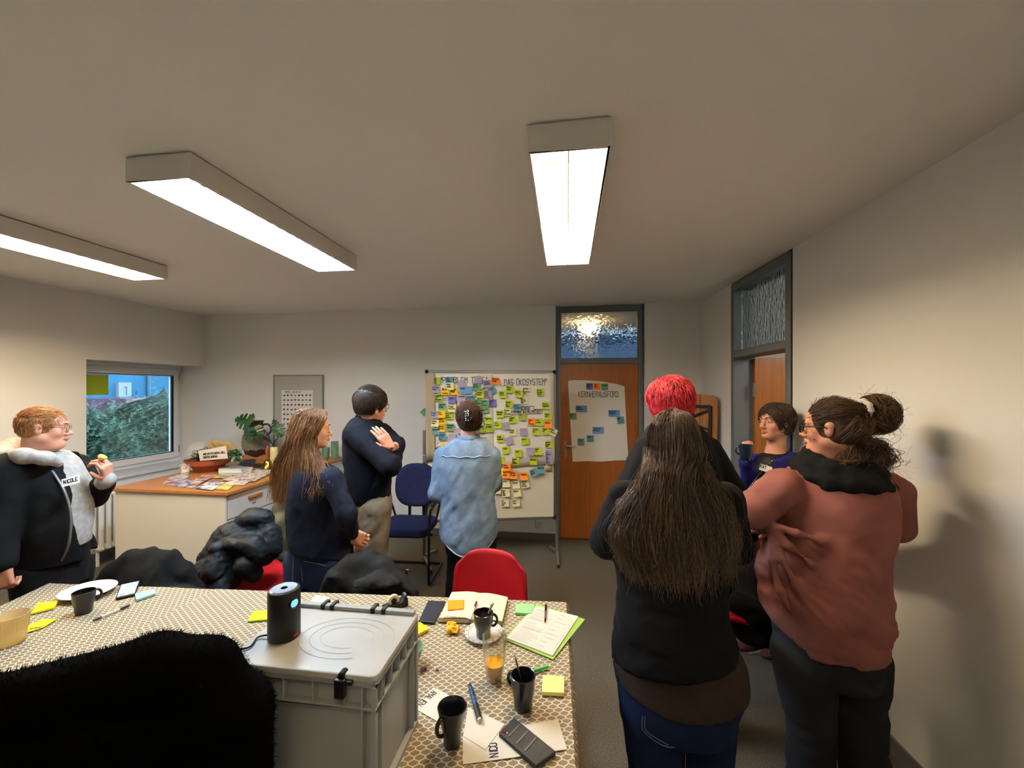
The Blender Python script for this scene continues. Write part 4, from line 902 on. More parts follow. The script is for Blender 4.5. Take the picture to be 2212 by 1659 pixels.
# ---------------------------------------------------------------- heads and hands
class Head:
    def __init__(s, px, py, d, phi, pitch=0, roll=0, sc=1.0):
        s.c = nv(P(px, py, d)); r = ray(px, py); V = Vector((r.x, r.y, 0)).normalized(); U = Vector((V.y, -V.x, 0)); p = math.radians(phi)
        f = -V*math.cos(p)+U*math.sin(p)                 # facing direction
        q = math.radians(pitch); z = Vector((0, 0, 1)); fy = f*math.cos(q)+z*math.sin(q); x = fy.cross(z).normalized(); zz = x.cross(fy)
        ro = math.radians(roll); x, zz = x*math.cos(ro)+zz*math.sin(ro), zz*math.cos(ro)-x*math.sin(ro)
        s.R = np.array([x, fy, zz]).T; s.s = sc; s.V = V; s.U = U; s.f = nv(f); s.x = nv(x)
    def w(s, p): return s.c+s.R@(nv(p)*s.s)
    def W(s, A): return s.c+(np.asarray(A)*s.s)@s.R.T
    def loc(s, A): return ((np.asarray(A)-s.c)@s.R)/s.s
    def E(s, F, c, r, k=.02, op='add'): F.ell(s.w(c), nv(r)*s.s, s.R, k*s.s, op)
    def C(s, F, a, b, ra, rb, k=.015, op='add'): F.cone(s.w(a), s.w(b), ra*s.s, rb*s.s, k*s.s, op)
def add_head(F, h, jaw=1.0, cheek=1.0, nose=1.0, double=0):
    E, C = h.E, h.C
    E(F, (0, -.018, .036), (.073, .090, .076)); E(F, (0, .03, .032), (.061, .056, .06)); E(F, (0, .034, -.036), (.054, .050, .068), .025)
    for s in (-1, 1):
        C(F, (s*.046*jaw, 0, -.058), (0, .060, -.094), .021, .02, .03); E(F, (s*.038, .052, -.030), (.022*cheek, .024*cheek, .024), .02)
        C(F, (s*.010, .086, .021), (s*.042, .072, .022), .008, .008, .014)
    E(F, (0, .070, -.096), (.019, .015, .014), .018)
    if double: E(F, (0, .035, -.112), (.04, .045, .03), .03)
    for s in (-1, 1): E(F, (s*.031, .103, .001), (.018, .022, .013), .012, 'sub'); E(F, (s*.031, .0705, .001), (.0145, .0145, .0125), .006)
    C(F, (0, .082, .006), (0, .082+.022*nose, -.032), .0075, .0105, .012)
    E(F, (0, .085+.023*nose, -.036), (.0095, .011, .009), .008)
    for s in (-1, 1): E(F, (s*.0115, .093, -.040), (.0075, .010, .0065), .006)
    C(F, (0, .091, -.060), (0, .088, -.050), .006, .006, .012)
    for s in (-1, 1):
        C(F, (s*.003, .0955, -.0605), (s*.019, .086, -.064), .0052, .003, .006); C(F, (s*.002, .094, -.072), (s*.017, .0855, -.068), .0062, .003, .006)
        C(F, (0, .104, -.0662), (s*.021, .093, -.0662), .0016, .001, .003, 'sub')
        E(F, (s*.077, -.010, -.006), (.008, .017, .029), .006); E(F, (s*.080, -.016, .012), (.007, .017, .016), .006); E(F, (s*.088, -.004, -.004), (.008, .009, .015), .004, 'sub')
def face_parts(h, t, brow, iris=(70, 60, 50), lip=(170, 96, 84), eyes=(-1, 1), brow_w=.0042):
    """eyes, lids, brows and lips as parts on the head"""
    R = Matrix(h.R.tolist())
    for s in eyes:
        mb = MB(); mb.ball(h.w((s*.031, .0795, .001)), tuple(x*h.s for x in (.0115, .0062, .0052)), 14, 8, R); e = mb.build('eye', mat('eye_white', (205, 198, 190), .25), t, smooth=True)
        mb = MB(); mb.ball(h.w((s*.031, .0832, .001)), tuple(x*h.s for x in (.0052, .0036, .0050)), 12, 8, R); mb.build('iris', mat('iris_%d' % iris[0], iris, .15), e, smooth=True)
        mb = MB(); mb.tube([h.w((s*(.031+.0125*math.sin(a)), .0835-.006*abs(math.sin(a))**2-.001, .001+.0058*math.cos(a))) for a in np.linspace(-1.5, 1.5, 9)], .0012*h.s, 6); mb.build('eyelid', mat('lash', (40, 28, 24), .6), e, smooth=True)
        mb = MB(); pts = [h.w((s*x, y, z)) for x, y, z in ((.012, .0945, .0215), (.022, .0925, .0265), (.034, .086, .0285), (.047, .074, .0235))]
        mb.tube(curve_pts(pts, 4), [brow_w*h.s*k for k in np.interp(np.linspace(0, 1, 13), [0, .3, 1], [.8, 1, .35])], 8, flat=.6); mb.build('eyebrow', brow, t, smooth=True)
    ml = mat('lips_%d' % lip[0], lip, .45)
    mb = MB()
    up = [h.w((x, y, z)) for x, y, z in ((-.020, .0872, -.0650), (-.010, .0962, -.0618), (0, .0995, -.0625), (.010, .0962, -.0618), (.020, .0872, -.0650))]
    lo = [h.w((x, y, z)) for x, y, z in ((-.018, .0872, -.0672), (-.009, .0955, -.0715), (0, .0985, -.0722), (.009, .0955, -.0715), (.018, .0872, -.0672))]
    mb.tube(curve_pts(up, 4), [.0036*h.s*k for k in np.interp(np.linspace(0, 1, 17), [0, .5, 1], [.4, 1, .4])], 8)
    mb.tube(curve_pts(lo, 4), [.0042*h.s*k for k in np.interp(np.linspace(0, 1, 17), [0, .5, 1], [.4, 1, .4])], 8); o = mb.build('lips', ml, t, smooth=True); o['kind'] = 'stuff'
def glasses(h, t, m, w=.046, hh=.036, z0=-.004, r=.0016, thick_top=0):
    g = None
    for s in (-1, 1):
        pts = [h.w((s*.033+p[0], .1005-.10*abs(s*.033+p[0])**1.35, z0+p[1])) for p in rounded(w, hh, hh*.42, 4)]; mb = MB(); mb.tube(pts+[pts[0]], r*h.s, 6)
        o = mb.build('rim' if g else 'glasses', m, g or t, smooth=True)
        if g is None: g = o
        mb = MB(); mb.tube([h.w((s*(.033+w*.5), .094, z0+.008)), h.w((s*.074, .07, z0+.010)), h.w((s*.080, .0, z0+.008)), h.w((s*.079, -.022, z0-.006))], r*1.1*h.s, 6); mb.build('temple', m, g, smooth=True)
    mb = MB(); mb.tube([h.w((-.011, .1, z0+.004)), h.w((0, .1035, z0+.007)), h.w((.011, .1, z0+.004))], r*h.s, 6); mb.build('bridge', m, g, smooth=True)
def add_hand(F, wrist, d, back, thumb, curl=(25, 30, 25), sc=1.0, spread=0, tcurl=.2):
    w, d, b = nv(wrist), nv(d), nv(back); d /= np.linalg.norm(d); b -= d*(b@d); b /= np.linalg.norm(b); S_ = np.cross(d, b)*thumb
    L = [(.040, .026, .019, .002), (.044, .029, .021, .0), (.041, .027, .020, .003), (.032, .020, .017, .010)]
    for i in range(4):
        off = (1.5-i)*.0205*sc; kn = w+d*(.088-L[i][3])*sc+S_*off
        F.cone(w+S_*off*.55+d*.008*sc, kn, .0145*sc, .0108*sc, .012); p = kn; a = 0
        for j in range(3):
            a += math.radians(curl[j]); dd = d*math.cos(a)-b*math.sin(a)+S_*math.radians(spread)*(1.5-i)*(1 if j == 0 else .5); dd /= np.linalg.norm(dd)
            q = p+dd*L[i][j]*sc; F.cone(p, q, (.0092-.0008*j)*sc, (.0084-.0010*j)*sc, .0025); p = q
    p0 = w+d*.022*sc+S_*.024*sc; dd = d*.72+S_*.62-b*tcurl; dd /= np.linalg.norm(dd); p1 = p0+dd*.036*sc; d2 = d*.9+S_*.15-b*(tcurl+.25); d2 /= np.linalg.norm(d2)
    F.cone(w+d*.014*sc+S_*.01*sc, p0, .015*sc, .0125*sc, .01); F.cone(p0, p1, .0122*sc, .0105*sc, .008); F.cone(p1, p1+d2*.03*sc, .0102*sc, .0082*sc, .003)
# ---------------------------------------------------------------- body and clothing from traced sections
def psec(pl, pr, py, d, b):
    l, r = ray(pl, py), ray(pr, py); a1 = math.atan2(l.y, l.x); a2 = math.atan2(r.y, r.x); h = (a1-a2)/2; m = (a1+a2)/2
    D = d/(math.cos(m)*-CSIN+math.sin(m)*CCOS); return (EYE-(py-HY)/FPX*d, D*math.cos(m), D*math.sin(m), math.tan(h)*math.sqrt(D*D-b*b), b)
def vaxis(px): r = ray(px, 900); return Vector((r.x, r.y, 0)).normalized()
def zof(py, d): return EYE-(py-HY)/FPX*d
def fit(pts, pad): A = np.array([nv(p) for p in pts]); return A.min(0)-pad, A.max(0)+pad
def garment(t, name, m, secs=None, V=None, arms=(), extra=None, pre=None, h=.009, hem=None, top=None, wr=None, pad=.05, grow=0, k=.03, smooth=2, pw=2.2):
    pts = []
    for s in secs or []: M_ = max(s[3], s[4]); pts += [(s[1]-M_, s[2]-M_, s[0]-(.12 if hem else .01)), (s[1]+M_, s[2]+M_, s[0]+.03)]
    for p, r in arms:
        for q, rr_ in zip(p, r): q = nv(q); pts += [q-rr_, q+rr_]
    lo, hi = fit(pts, pad); F = Field(lo, hi, h)
    if secs: F.loft(secs, V, hem, top, .02, pw, grow)
    if pre: pre(F)
    for p, r in arms: 
        for i in range(len(p)-1): F.cone(p[i], p[i+1], r[i], r[i+1], k if i == 0 else .018)
    if extra: extra(F)
    V_, Q = F.mesh(smooth)
    for w_ in (wr or []): V_ = wrinkle(V_, Q, **dict(w_, amp=w_['amp']*1.5))
    return np_mesh(name, V_, Q, m, t)
def body(t, h, skin, neck, chest, hips, arms, legs, hands=(), headkw={}, neck_r=.05):
    """one continuous skinned figure; arms/legs are joint lists, hands = (wrist, dir, back, thumb, kwargs)"""
    pts = [h.c+.14, h.c-.14, nv(neck), nv(chest)+.1, nv(chest)-.1, nv(hips)+.1, nv(hips)-.1]+[nv(p) for a in arms for p in a]+[nv(p) for a in legs for p in a]
    for hd in hands: pts += [nv(hd[0])+.12, nv(hd[0])-.12]
    lo, hi = fit(pts, .08)
    fine = [(h.c, .125*h.s, .0042)]+[(nv(hd[0])+nv(Vector(hd[1]).normalized())*.07, .1, .0042) for hd in hands]
    F = Field(lo, hi, .017, fine)
    F.chain([nv(neck), (nv(neck)+nv(chest))/2, chest, (nv(chest)+nv(hips))/2, hips], [.05, .08, .10, .085, .10], .05)
    for a in arms: F.cone(chest, a[0], .06, .04, .04); F.chain(a, [.042]+[.034]*(len(a)-2)+[.026], .02)
    for a in legs: F.chain(a, [.075, .05, .038], .03)
    for a in legs: F.cone(a[2], nv(a[2])+np.array([0, 0, -.04]), .034, .03, .02)
    add_head(F, h, **headkw)
    F.cone(h.w((0, -.022, -.055)), neck, neck_r, neck_r*1.12, .03)
    for hd in hands: add_hand(F, hd[0], hd[1], hd[2], hd[3], **hd[4])
    V_, Q = F.mesh(1); return np_mesh('body', V_, Q, skin, t)
def skin_mat(name, c, c2):
    m = mat(name, c, .5, spec=.35, c2=c2, nscale=14, namt=.8, bump=.08, bscale=220, bdist=.0006)
    b = m.node_tree.nodes['Principled BSDF']; b.inputs['Subsurface Weight'].default_value = .12; b.inputs['Subsurface Radius'].default_value = (.012, .005, .003); b.inputs['Subsurface Scale'].default_value = .6
    return m
def hair_cap(h, t, m, grow=.010, line=((0, .088, -.03), (.088, .075, .078)), nape=-.075, extra=None, name='hair', lift=(0, 0, 0), wr=.004, back=1.0, hh=.0055, top=0):
    F = Field(h.c-.19, h.c+.19, hh)
    h.E(F, (0, -.018+lift[1], .036+lift[2]+top/2), (.076+grow, (.093+grow)*back, .078+grow+top/2), .02)
    h.E(F, (0, -.03, -.02), (.072+grow*.8, .075+grow, .075), .03)
    h.E(F, line[0], line[1], .008, 'sub')
    zc = h.w((0, 0, nape))
    n = h.R[:, 2]
    def pl(X, Y, Z): return (X-zc[0])*n[0]+(Y-zc[1])*n[1]+(Z-zc[2])*n[2]
    F.put(h.c-.19, h.c+.19, lambda X, Y, Z: pl(X, Y, Z)+0*X*Y*Z, .012, 'sub')
    if extra: extra(F)
    V_, Q = F.mesh(1)
    if wr: V_ = wrinkle(V_, Q, wr, (28, 28, 9), 3)
    o = np_mesh(name, V_, Q, m, t)
    at = o.data.attributes.new('tone', 'FLOAT', 'POINT'); at.data.foreach_set('value', (np.clip(vnoise(V_*60, 4), 0, 1)*.5).astype(np.float32))
    return o, V_, normals(V_, Q)
def short_strands(h, t, m, V_, N_, n, length, flow, lift=.3, r=.0009, name='hair_strand', seed=2, M=6, mask=None, parent=None, jitter=.35):
    rng = np.random.default_rng(seed); idx = np.arange(len(V_))
    if mask is not None: idx = idx[mask(h.loc(V_))]
    i = rng.choice(idx, n); p = V_[i]+rng.normal(0, .002, (n, 3)); nn = N_[i]; fl = flow(h.loc(p))@h.R.T
    fl = fl-nn*(fl*nn).sum(1, keepdims=True)+rng.normal(0, jitter, (n, 3)); fl -= nn*(fl*nn).sum(1, keepdims=True); fl /= np.linalg.norm(fl, axis=1, keepdims=True)+1e-6
    L_ = length*rng.uniform(.6, 1.25, n)[:, None]; cen = h.w((0, -.02, .02)); out = []
    for k in range(M):
        s = k/(M-1); q = p+fl*L_*s; rad = np.linalg.norm(p-cen, axis=1, keepdims=True)*(1+lift*.25*np.sin(s*2.6)*np.minimum(L_, .05)/.05*.6)
        dq = q-cen; dq = cen+dq/np.linalg.norm(dq, axis=1, keepdims=True)*rad; out.append(q*(.35*s)+dq*(1-.35*s)+nn*.0015)
    return strands(name, np.stack(out, 1), r, m, parent or t)
def lerp_rows(ctrl, s):
    """ctrl: list of rows (param, [points]) sorted by param -> Catmull-Rom-like interpolation of the point lists"""
    ps = np.array([c[0] for c in ctrl]); A = np.array([[nv(p) for p in c[1]] for c in ctrl])
    return np.stack([np.stack([np.interp(s, ps, A[:, j, a]) for a in range(3)], -1) for j in range(A.shape[1])], 1)
def bez_rows(C_, M):
    """(N, K, 3) control points -> (N, M, 3) smooth curves"""
    N, K, _ = C_.shape; u = np.linspace(0, K-1-1e-6, M); i = u.astype(int); t = (u-i)[None, :, None]
    p0, p1, p2, p3 = C_[:, np.maximum(i-1, 0)], C_[:, i], C_[:, np.minimum(i+1, K-1)], C_[:, np.minimum(i+2, K-1)]
    return .5*((2*p1)+(p2-p0)*t+(2*p0-5*p1+4*p2-p3)*t*t+(3*p1-p0-3*p2+p3)*t**3)
def shoe(t, p, yaw, m, sole, L_=.27):
    p = nv(p); f = np.array([math.cos(yaw), math.sin(yaw), 0]); F = Field(p-.2, p+np.array([.2, .2, .14]), .009)
    for s, r, z in ((-.06, .042, .05), (.02, .045, .042), (.10, .043, .036), (.155, .036, .032)): F.ell(p+f*s+np.array([0, 0, z]), (r+.02, r, r*.85), Matrix.Rotation(yaw, 3, 'Z'), .03)
    F.cone(p+f*-.05+np.array([0, 0, .05]), p+f*-.045+np.array([0, 0, .1]), .042, .043, .02)
    F.put(p-.2, p+.2, lambda X, Y, Z: (Z-.012)+0*X+0*Y, .004, 'sub'); V_, Q = F.mesh(1); o = np_mesh('shoe', V_, Q, m, t)
    mb = MB(); pts = [(p[0]+f[0]*a-f[1]*b, p[1]+f[1]*a+f[0]*b) for a, b in [(-.105, -.02), (-.07, -.04), (.06, -.046), (.14, -.042), (.185, -.015), (.185, .015), (.14, .042), (.06, .046), (-.07, .04), (-.105, .02)]]
    mb.prism(pts, .001, .022); mb.build('sole', sole, o, bevel=.004)
# ================================================================ people
def fabric(name, c, c2=None, rough=.9, bump=.25, bscale=420, **k): return mat(name, c, rough, spec=.18, bump=bump, bscale=bscale, bdist=.0012, c2=c2, **k)
sk1 = skin_mat('skin_fair', (214, 158, 132), (200, 140, 114)); sk2 = skin_mat('skin_light', (222, 172, 146), (210, 156, 130)); sk3 = skin_mat('skin_warm', (208, 150, 122), (194, 132, 104))
m_black = fabric('black_knit', (17, 17, 19)); m_navy = fabric('navy_knit', (16, 20, 34), (22, 26, 42), nscale=30); m_dnavy = fabric('dark_navy_knit', (9, 11, 20), (14, 17, 28), nscale=30)
m_jean = fabric('dark_jeans', (18, 27, 52), (38, 52, 86), nscale=5, namt=.9, bscale=600); m_jean2 = fabric('blue_jeans', (11, 19, 42), (21, 35, 68), nscale=4, namt=.9, bscale=600)
m_bjean = fabric('black_jeans', (24, 25, 28), (38, 39, 43), nscale=5, namt=.9, bscale=600); m_shoe = mat('shoe_dark', (22, 21, 22), .6); m_solew = mat('sole_light', (196, 190, 180), .6); m_soled = mat('sole_dark', (30, 29, 28), .7)
def S_(d, b, rows): return [psec(l, r, y, d, b if len(q) == 0 else q[0]) for (y, l, r, *q) in rows]
def floorp(px, d): p = P(px, HY, d); return Vector((p.x, p.y, 0))
def person(label, px, d): return thing('person', label, 'person', floorp(px, d))
def band(t, name, m, c, V, a, b, z0, z1, th=.006, n=40, tilt=0, parent=None):
    """a knitted rib: closed ring around an oval"""
    U = Vector((V.y, -V.x, 0)); mb = MB(); prof = [(0, z0), (th, z0+.003), (th*1.2, (z0+z1)/2), (th, z1-.003), (0, z1)]; vs = []; m_ = len(prof)
    for (o, z) in prof:
        for k in range(n):
            an = 6.28319*k/n; vs.append(Vector((c[0], c[1], 0))+U*((a+o)*math.cos(an))+V*((b+o)*math.sin(an))+ZUP*(z+tilt*math.sin(an)))
    mb.add(vs, [(i*n+k, i*n+(k+1) % n, (i+1)*n+(k+1) % n, (i+1)*n+k) for i in range(m_-1) for k in range(n)]); return mb.build(name, m, parent or t, smooth=True, angle=80)
def legs_of(rows):
    """rows: list of (px, py, d) hip, knee, ankle"""
    return [P(*q) for q in rows]
def ankle(px, d, z=.09): p = P(px, HY, d); return Vector((p.x, p.y, z))
def kpt(px, py, d): return P(px, py, d)

# ---- A: woman in the grey hoodie and black jacket, eating, at the left edge
tA = person('short-haired woman with glasses, black jacket over grey hoodie, holding up a snack', 95, 2.22)
hA = Head(97, 923, 2.22, 78, pitch=-4, sc=.93); VA = vaxis(100)
nA = P(82, 985, 2.24); chA = P(88, 1060, 2.24); hipA = P(105, 1190, 2.24)
aR = [P(22, 1015, 2.06), P(-6, 1130, 1.99), P(8, 1226, 1.94)]; aL = [P(160, 1010, 2.40), P(201, 1072, 2.36), P(231, 1036, 2.26)]
legA = [[P(80, 1230, 2.14), P(82, 1370, 2.14), ankle(85, 2.14)], [P(150, 1230, 2.30), P(148, 1370, 2.30), ankle(148, 2.30)]]
fA = nv(hA.U*math.sin(math.radians(60))-hA.V*math.cos(math.radians(60))); sA = np.array([fA[1], -fA[0], 0])     # torso front, and its right side
hdA = nv(hA.U)
hands = [(aR[2], (0.02, -.02, -1), -hA.V*.8-hA.U*.5, 1, dict(curl=(55, 70, 40), sc=.98, tcurl=.5)), (aL[2], ZUP*.9-hA.U*.06-hA.V*.35, hA.U*.75-hA.V*.65, -1, dict(curl=(42, 62, 40), sc=.98, tcurl=.65))]
body(tA, hA, sk1, nA, chA, hipA, [aR, aL], legA, hands, dict(double=1, jaw=1.1), neck_r=.06)
m_brA = mat('brow_sandy', (150, 104, 66), .7); face_parts(hA, tA, m_brA, lip=(178, 96, 92), eyes=(-1, 1)); glasses(hA, tA, mat('dark_glasses', (40, 32, 34), .3), w=.042, hh=.03, r=.0012)
m_hA = hair_mat('hair_sandy', (120, 78, 44), (176, 118, 66), (214, 158, 96))
o, v, n = hair_cap(hA, tA, m_hA, grow=.004, line=((0, .10, -.045), (.095, .088, .10)), nape=-.06, wr=.002)
short_strands(hA, tA, m_hA, v, n, 2800, .021, lambda q: np.stack([q[:, 0]*.0, np.where(q[:, 2] > .06, 1.0, -.3), np.where(q[:, 2] > .06, .25, -1)], 1), lift=.5, r=.0010, mask=lambda q: (q[:, 2] > -.02))
m_hood = fabric('grey_hoodie', (150, 148, 144), (176, 174, 168), nscale=40, namt=.6); m_fleece = fabric('black_fleece', (14, 14, 15), bscale=300)
secA = S_(2.22, .165, [(978, 40, 150, .09), (992, 28, 168, .13), (1020, 24, 186, .15), (1053, 20, 203, .17), (1100, 18, 204, .18), (1140, 22, 203, .18), (1175, 30, 200, .165)])
def hoodx(F):
    c = P(70, 985, 2.2); F.chain([P(8, 985, 2.12), P(20, 965, 2.22), P(48, 958, 2.36), P(95, 975, 2.40), P(132, 990, 2.28)], [.035, .045, .05, .042, .028], .03); F.chain([P(8, 985, 2.12), P(50, 985, 2.05), P(98, 990, 2.08), P(125, 1000, 2.15)], [.035, .035, .028, .02], .03)
garment(tA, 'hoodie', m_hood, secA, VA, arms=[([aL[1]+(aL[2]-aL[1])*.4, aL[2]], [.043, .042])], extra=hoodx, wr=[dict(amp=.006, scale=(8, 8, 5), seed=3)], hem=lambda u, v: zof(1186, 2.22)+.12*(u+.1))
def jack(F):
    c = np.array([secA[3][1], secA[3][2], 0]); z1, z0 = zof(985, 2.2), zof(1205, 2.2)
    def cut(X, Y, Z):
        fr = (X-c[0])*fA[0]+(Y-c[1])*fA[1]; la = (X-c[0])*sA[0]+(Y-c[1])*sA[1]; t = np.clip((z1-Z)/(z1-z0), 0, 1)
        w = .085+.075*np.abs(np.sin(np.clip(t, 0, 1)*math.pi))**.8
        return np.maximum(np.abs(la+.02)-w*.9, -fr+.02)
    F.put(c-.5, c+np.array([.5, .5, 2]), cut, .015, 'sub')
secJ = [(z, x, y, a+.017, b+.017) for z, x, y, a, b in secA[1:]]+S_(2.22, .17, [(1195, 12, 214, .17), (1208, 12, 214, .165)])
secJ = [q for q in secJ]+[(secA[0][0]-.012, secA[0][1], secA[0][2], .13, .12)]
garment(tA, 'jacket', m_fleece, secJ, VA, arms=[(aR[:2]+[aR[2]+(aR[1]-aR[2])*.12], [.088, .075, .050]), (aL[:2]+[aL[1]+(aL[2]-aL[1])*.70], [.08, .064, .053])], pre=jack, wr=[dict(amp=.007, scale=(7, 7, 5), seed=5)])
zp = [(98, 992), (118, 1018), (138, 1052), (150, 1095), (149, 1140), (142, 1172), (127, 1204)]
mb = MB(); mb.tube(curve_pts([P(x, y, 2.22)-hA.V*(.135+.035*math.sin(i/6*3.1)) for i, (x, y) in enumerate(zp)], 5), .006, 8); mb.build('zip', mat('zip_grey', (120, 120, 118), .4, metal=.5), tA, smooth=True)
secT = S_(2.22, .15, [(1150, 28, 198), (1200, 34, 196), (1240, 40, 192), (1262, 46, 188)])
garment(tA, 'trousers', mat('black_trousers', (15, 15, 17), .85, spec=.2, bump=.2, bscale=300), secT, VA, arms=[(l, [.105, .075, .055]) for l in legA], h=.012)
for l in legA: shoe(tA, Vector((l[2][0], l[2][1], 0)), math.atan2(fA[1], fA[0]), m_shoe, m_soled)
# name tag on the hoodie
tg = P(153, 1039, 2.075); out = -Vector(hA.V)*.82+Vector(hA.U)*.50; out.normalize(); ru = Vector((-out.y, out.x, 0)); ru = ru if ru.dot(hA.U) > 0 else -ru; ru = (ru+ZUP*.10).normalized(); uu = out.cross(ru); uu = uu if uu.z > 0 else -uu
mb = MB(); mb.slab([tg-ru*.037-uu*.02, tg+ru*.037-uu*.02, tg+ru*.037+uu*.02, tg-ru*.037+uu*.02], .0012); nt_ = mb.build('name_tag', mat('label_white', (228, 224, 214), .7), tA)
write(['NICOLE'], (tg-ru*.031+uu*.012+out*.0025, ru, uu), .018, .0035, m_ink, nt_, name='lettering', width=.06, off=0, seed=4)
# snack in her hand
sn = P(222, 989, 2.22); sk = thing('snack', 'small pale bitten snack held up in the hand of the short-haired woman', 'food', sn)
F = Field(nv(sn)-.05, nv(sn)+.05, .0035); F.ell(sn, (.022, .016, .013), k=.004); F.ell(sn+Vector((-.012, 0, .010)), (.014, .012, .010), k=.008); F.ell(sn+Vector((.022, -.004, .012)), (.011, .011, .011), k=.004, op='sub')
v, q = F.mesh(1); np_mesh('crumb', wrinkle(v, q, .002, (90, 90, 90), 4), q, mat('cracker', (232, 190, 120), .7, c2=(206, 146, 72), nscale=60), sk)

# ---- B: long-haired woman in the navy sweater
tB = person('woman with straight long light brown hair, navy sweater and jeans, arms in front', 685, 2.32)
hB = Head(676, 926, 2.38, 98, pitch=-3, sc=.94); VB = vaxis(680)
nB = P(664, 1003, 2.38); chB = P(680, 1070, 2.36); hipB = P(690, 1180, 2.34)
aR = [P(716, 1034, 2.24), P(748, 1108, 2.18), P(760, 1152, 2.30)]; aL = [P(652, 1030, 2.5), P(710, 1110, 2.56), P(758, 1150, 2.42)]
legB = [[P(652, 1215, 2.34), P(650, 1330, 2.34), ankle(650, 2.36)], [P(706, 1215, 2.30), P(692, 1330, 2.28), ankle(694, 2.28)]]
hands = [(P(759, 1150, 2.31), hB.U*.75-ZUP*.62, -hB.V, 1, dict(curl=(28, 40, 30), sc=.92)), (P(757, 1152, 2.38), hB.U*.6-ZUP*.75-hB.V*.2, -hB.V*.3+hB.U*.7, -1, dict(curl=(35, 45, 30), sc=.92))]
body(tB, hB, sk2, nB, chB, hipB, [aR, aL], legB, hands, dict(jaw=.92), neck_r=.048)
m_brB = mat('brow_brown', (84, 56, 38), .7); face_parts(hB, tB, m_brB, lip=(186, 108, 98))
secB = S_(2.32, .12, [(1003, 652, 700, .06), (1012, 640, 725, .09), (1030, 628, 738, .11), (1073, 619, 744, .125), (1109, 616, 748, .125), (1140, 618, 752, .125), (1170, 622, 760, .13), (1200, 626, 764, .135), (1214, 630, 762, .135)])
zB = zof(1193, 2.32)
garment(tB, 'sweater', m_navy, secB, VB, arms=[(aR, [.062, .055, .040]), (aL, [.06, .05, .04])], hem=lambda u, v: zB-.26*u, wr=[dict(amp=.006, scale=(9, 9, 4.5), seed=11), dict(amp=.004, scale=(22, 1, 4), seed=15, dirn=(.5, .2, .8))])
secBj = S_(2.33, .125, [(1160, 625, 745), (1185, 622, 742), (1210, 622, 738), (1235, 624, 734), (1250, 626, 728)])
garment(tB, 'jeans', m_jean, secBj, VB, arms=[(legB[0], [.098, .078, .06]), (legB[1], [.098, .078, .06])], h=.011, wr=[dict(amp=.004, scale=(10, 10, 10), seed=8)])
garment(tB, 'undershirt', mat('white_cotton', (214, 206, 200), .85), S_(2.32, .118, [(1168, 622, 735), (1180, 622, 735)]), VB, hem=lambda u, v: zof(1181, 2.32)-.24*u, h=.01)
band(tB, 'collar', mat('white_knit', (226, 214, 204), .85), P(668, 1000, 2.38), VB, .060, .062, zof(1008, 2.38), zof(992, 2.38), .006)
for l in legB: shoe(tB, Vector((l[2][0], l[2][1], 0)), math.atan2(hB.f[1], hB.f[0]), m_shoe, m_soled)
mb = MB()
for pp in ([(652, 1192), (651, 1200), (655, 1235)], [(652, 1192), (680, 1197), (705, 1202)], [(636, 1182), (634, 1240)]):
    mb.tube(curve_pts([P(x, y, 2.32)-VB*(.13+.005) for x, y in pp], 4), .0016, 5)
q = mb.build('stitching', mat('stitch', (110, 112, 122), .8), tB); q['kind'] = 'stuff'
m_hB = hair_mat('hair_light_brown', (66, 44, 28), (112, 78, 48), (160, 116, 72))
hair_cap(hB, tB, m_hB, grow=.004, line=((0, .092, -.045), (.074, .066, .108)), nape=-.10, wr=.002)
# falling hair: lines from the parting over the back of the head
LB = hB.w; dB = 2.38
rows = [(0.0, [LB((.02, .075, .102)), LB((.070, .060, .068)), LB((.086, .028, .0)), LB((.083, .006, -.075)), P(698, 1002, 2.28), P(722, 1035, 2.20)]),
        (.22, [LB((.02, .045, .117)), LB((.074, .030, .070)), LB((.092, -.012, .0)), LB((.090, -.035, -.085)), P(672, 1015, 2.24), P(664, 1078, 2.22)]),
        (.5, [LB((.015, .0, .122)), LB((.070, -.040, .076)), LB((.082, -.075, -.005)), LB((.074, -.095, -.09)), P(640, 1020, 2.27), P(634, 1090, 2.28)]),
        (.78, [LB((.01, -.03, .120)), LB((.036, -.108, .068)), LB((.04, -.128, .0)), LB((.030, -.130, -.09)), P(612, 1010, 2.33), P(606, 1078, 2.36)]),
        (1.0, [LB((-.01, -.03, .118)), LB((-.02, -.112, .066)), LB((-.02, -.130, .0)), LB((-.02, -.135, -.09)), P(598, 1010, 2.42), P(596, 1066, 2.46)])]
rows = [(s_, [r_[0], midcap(hB, r_[0], r_[1])]+r_[1:]) for s_, r_ in rows]
rng = np.random.default_rng(21); N = 3600; s = rng.random(N)**.75; C_ = lerp_rows(rows, s); C_ += rng.normal(0, 1, C_.shape)*np.array([.003, .003, .004, .004, .006, .011, .014])[None, :, None]
C_[:, 6, 2] += rng.normal(0, .012, N); C_[:, 5:, :] += rng.normal(0, .012, (N, 1, 3))*np.array([.6, 1])[None, :, None]
strands('hair_length', bez_rows(C_, 16), .0016, m_hB, tB)

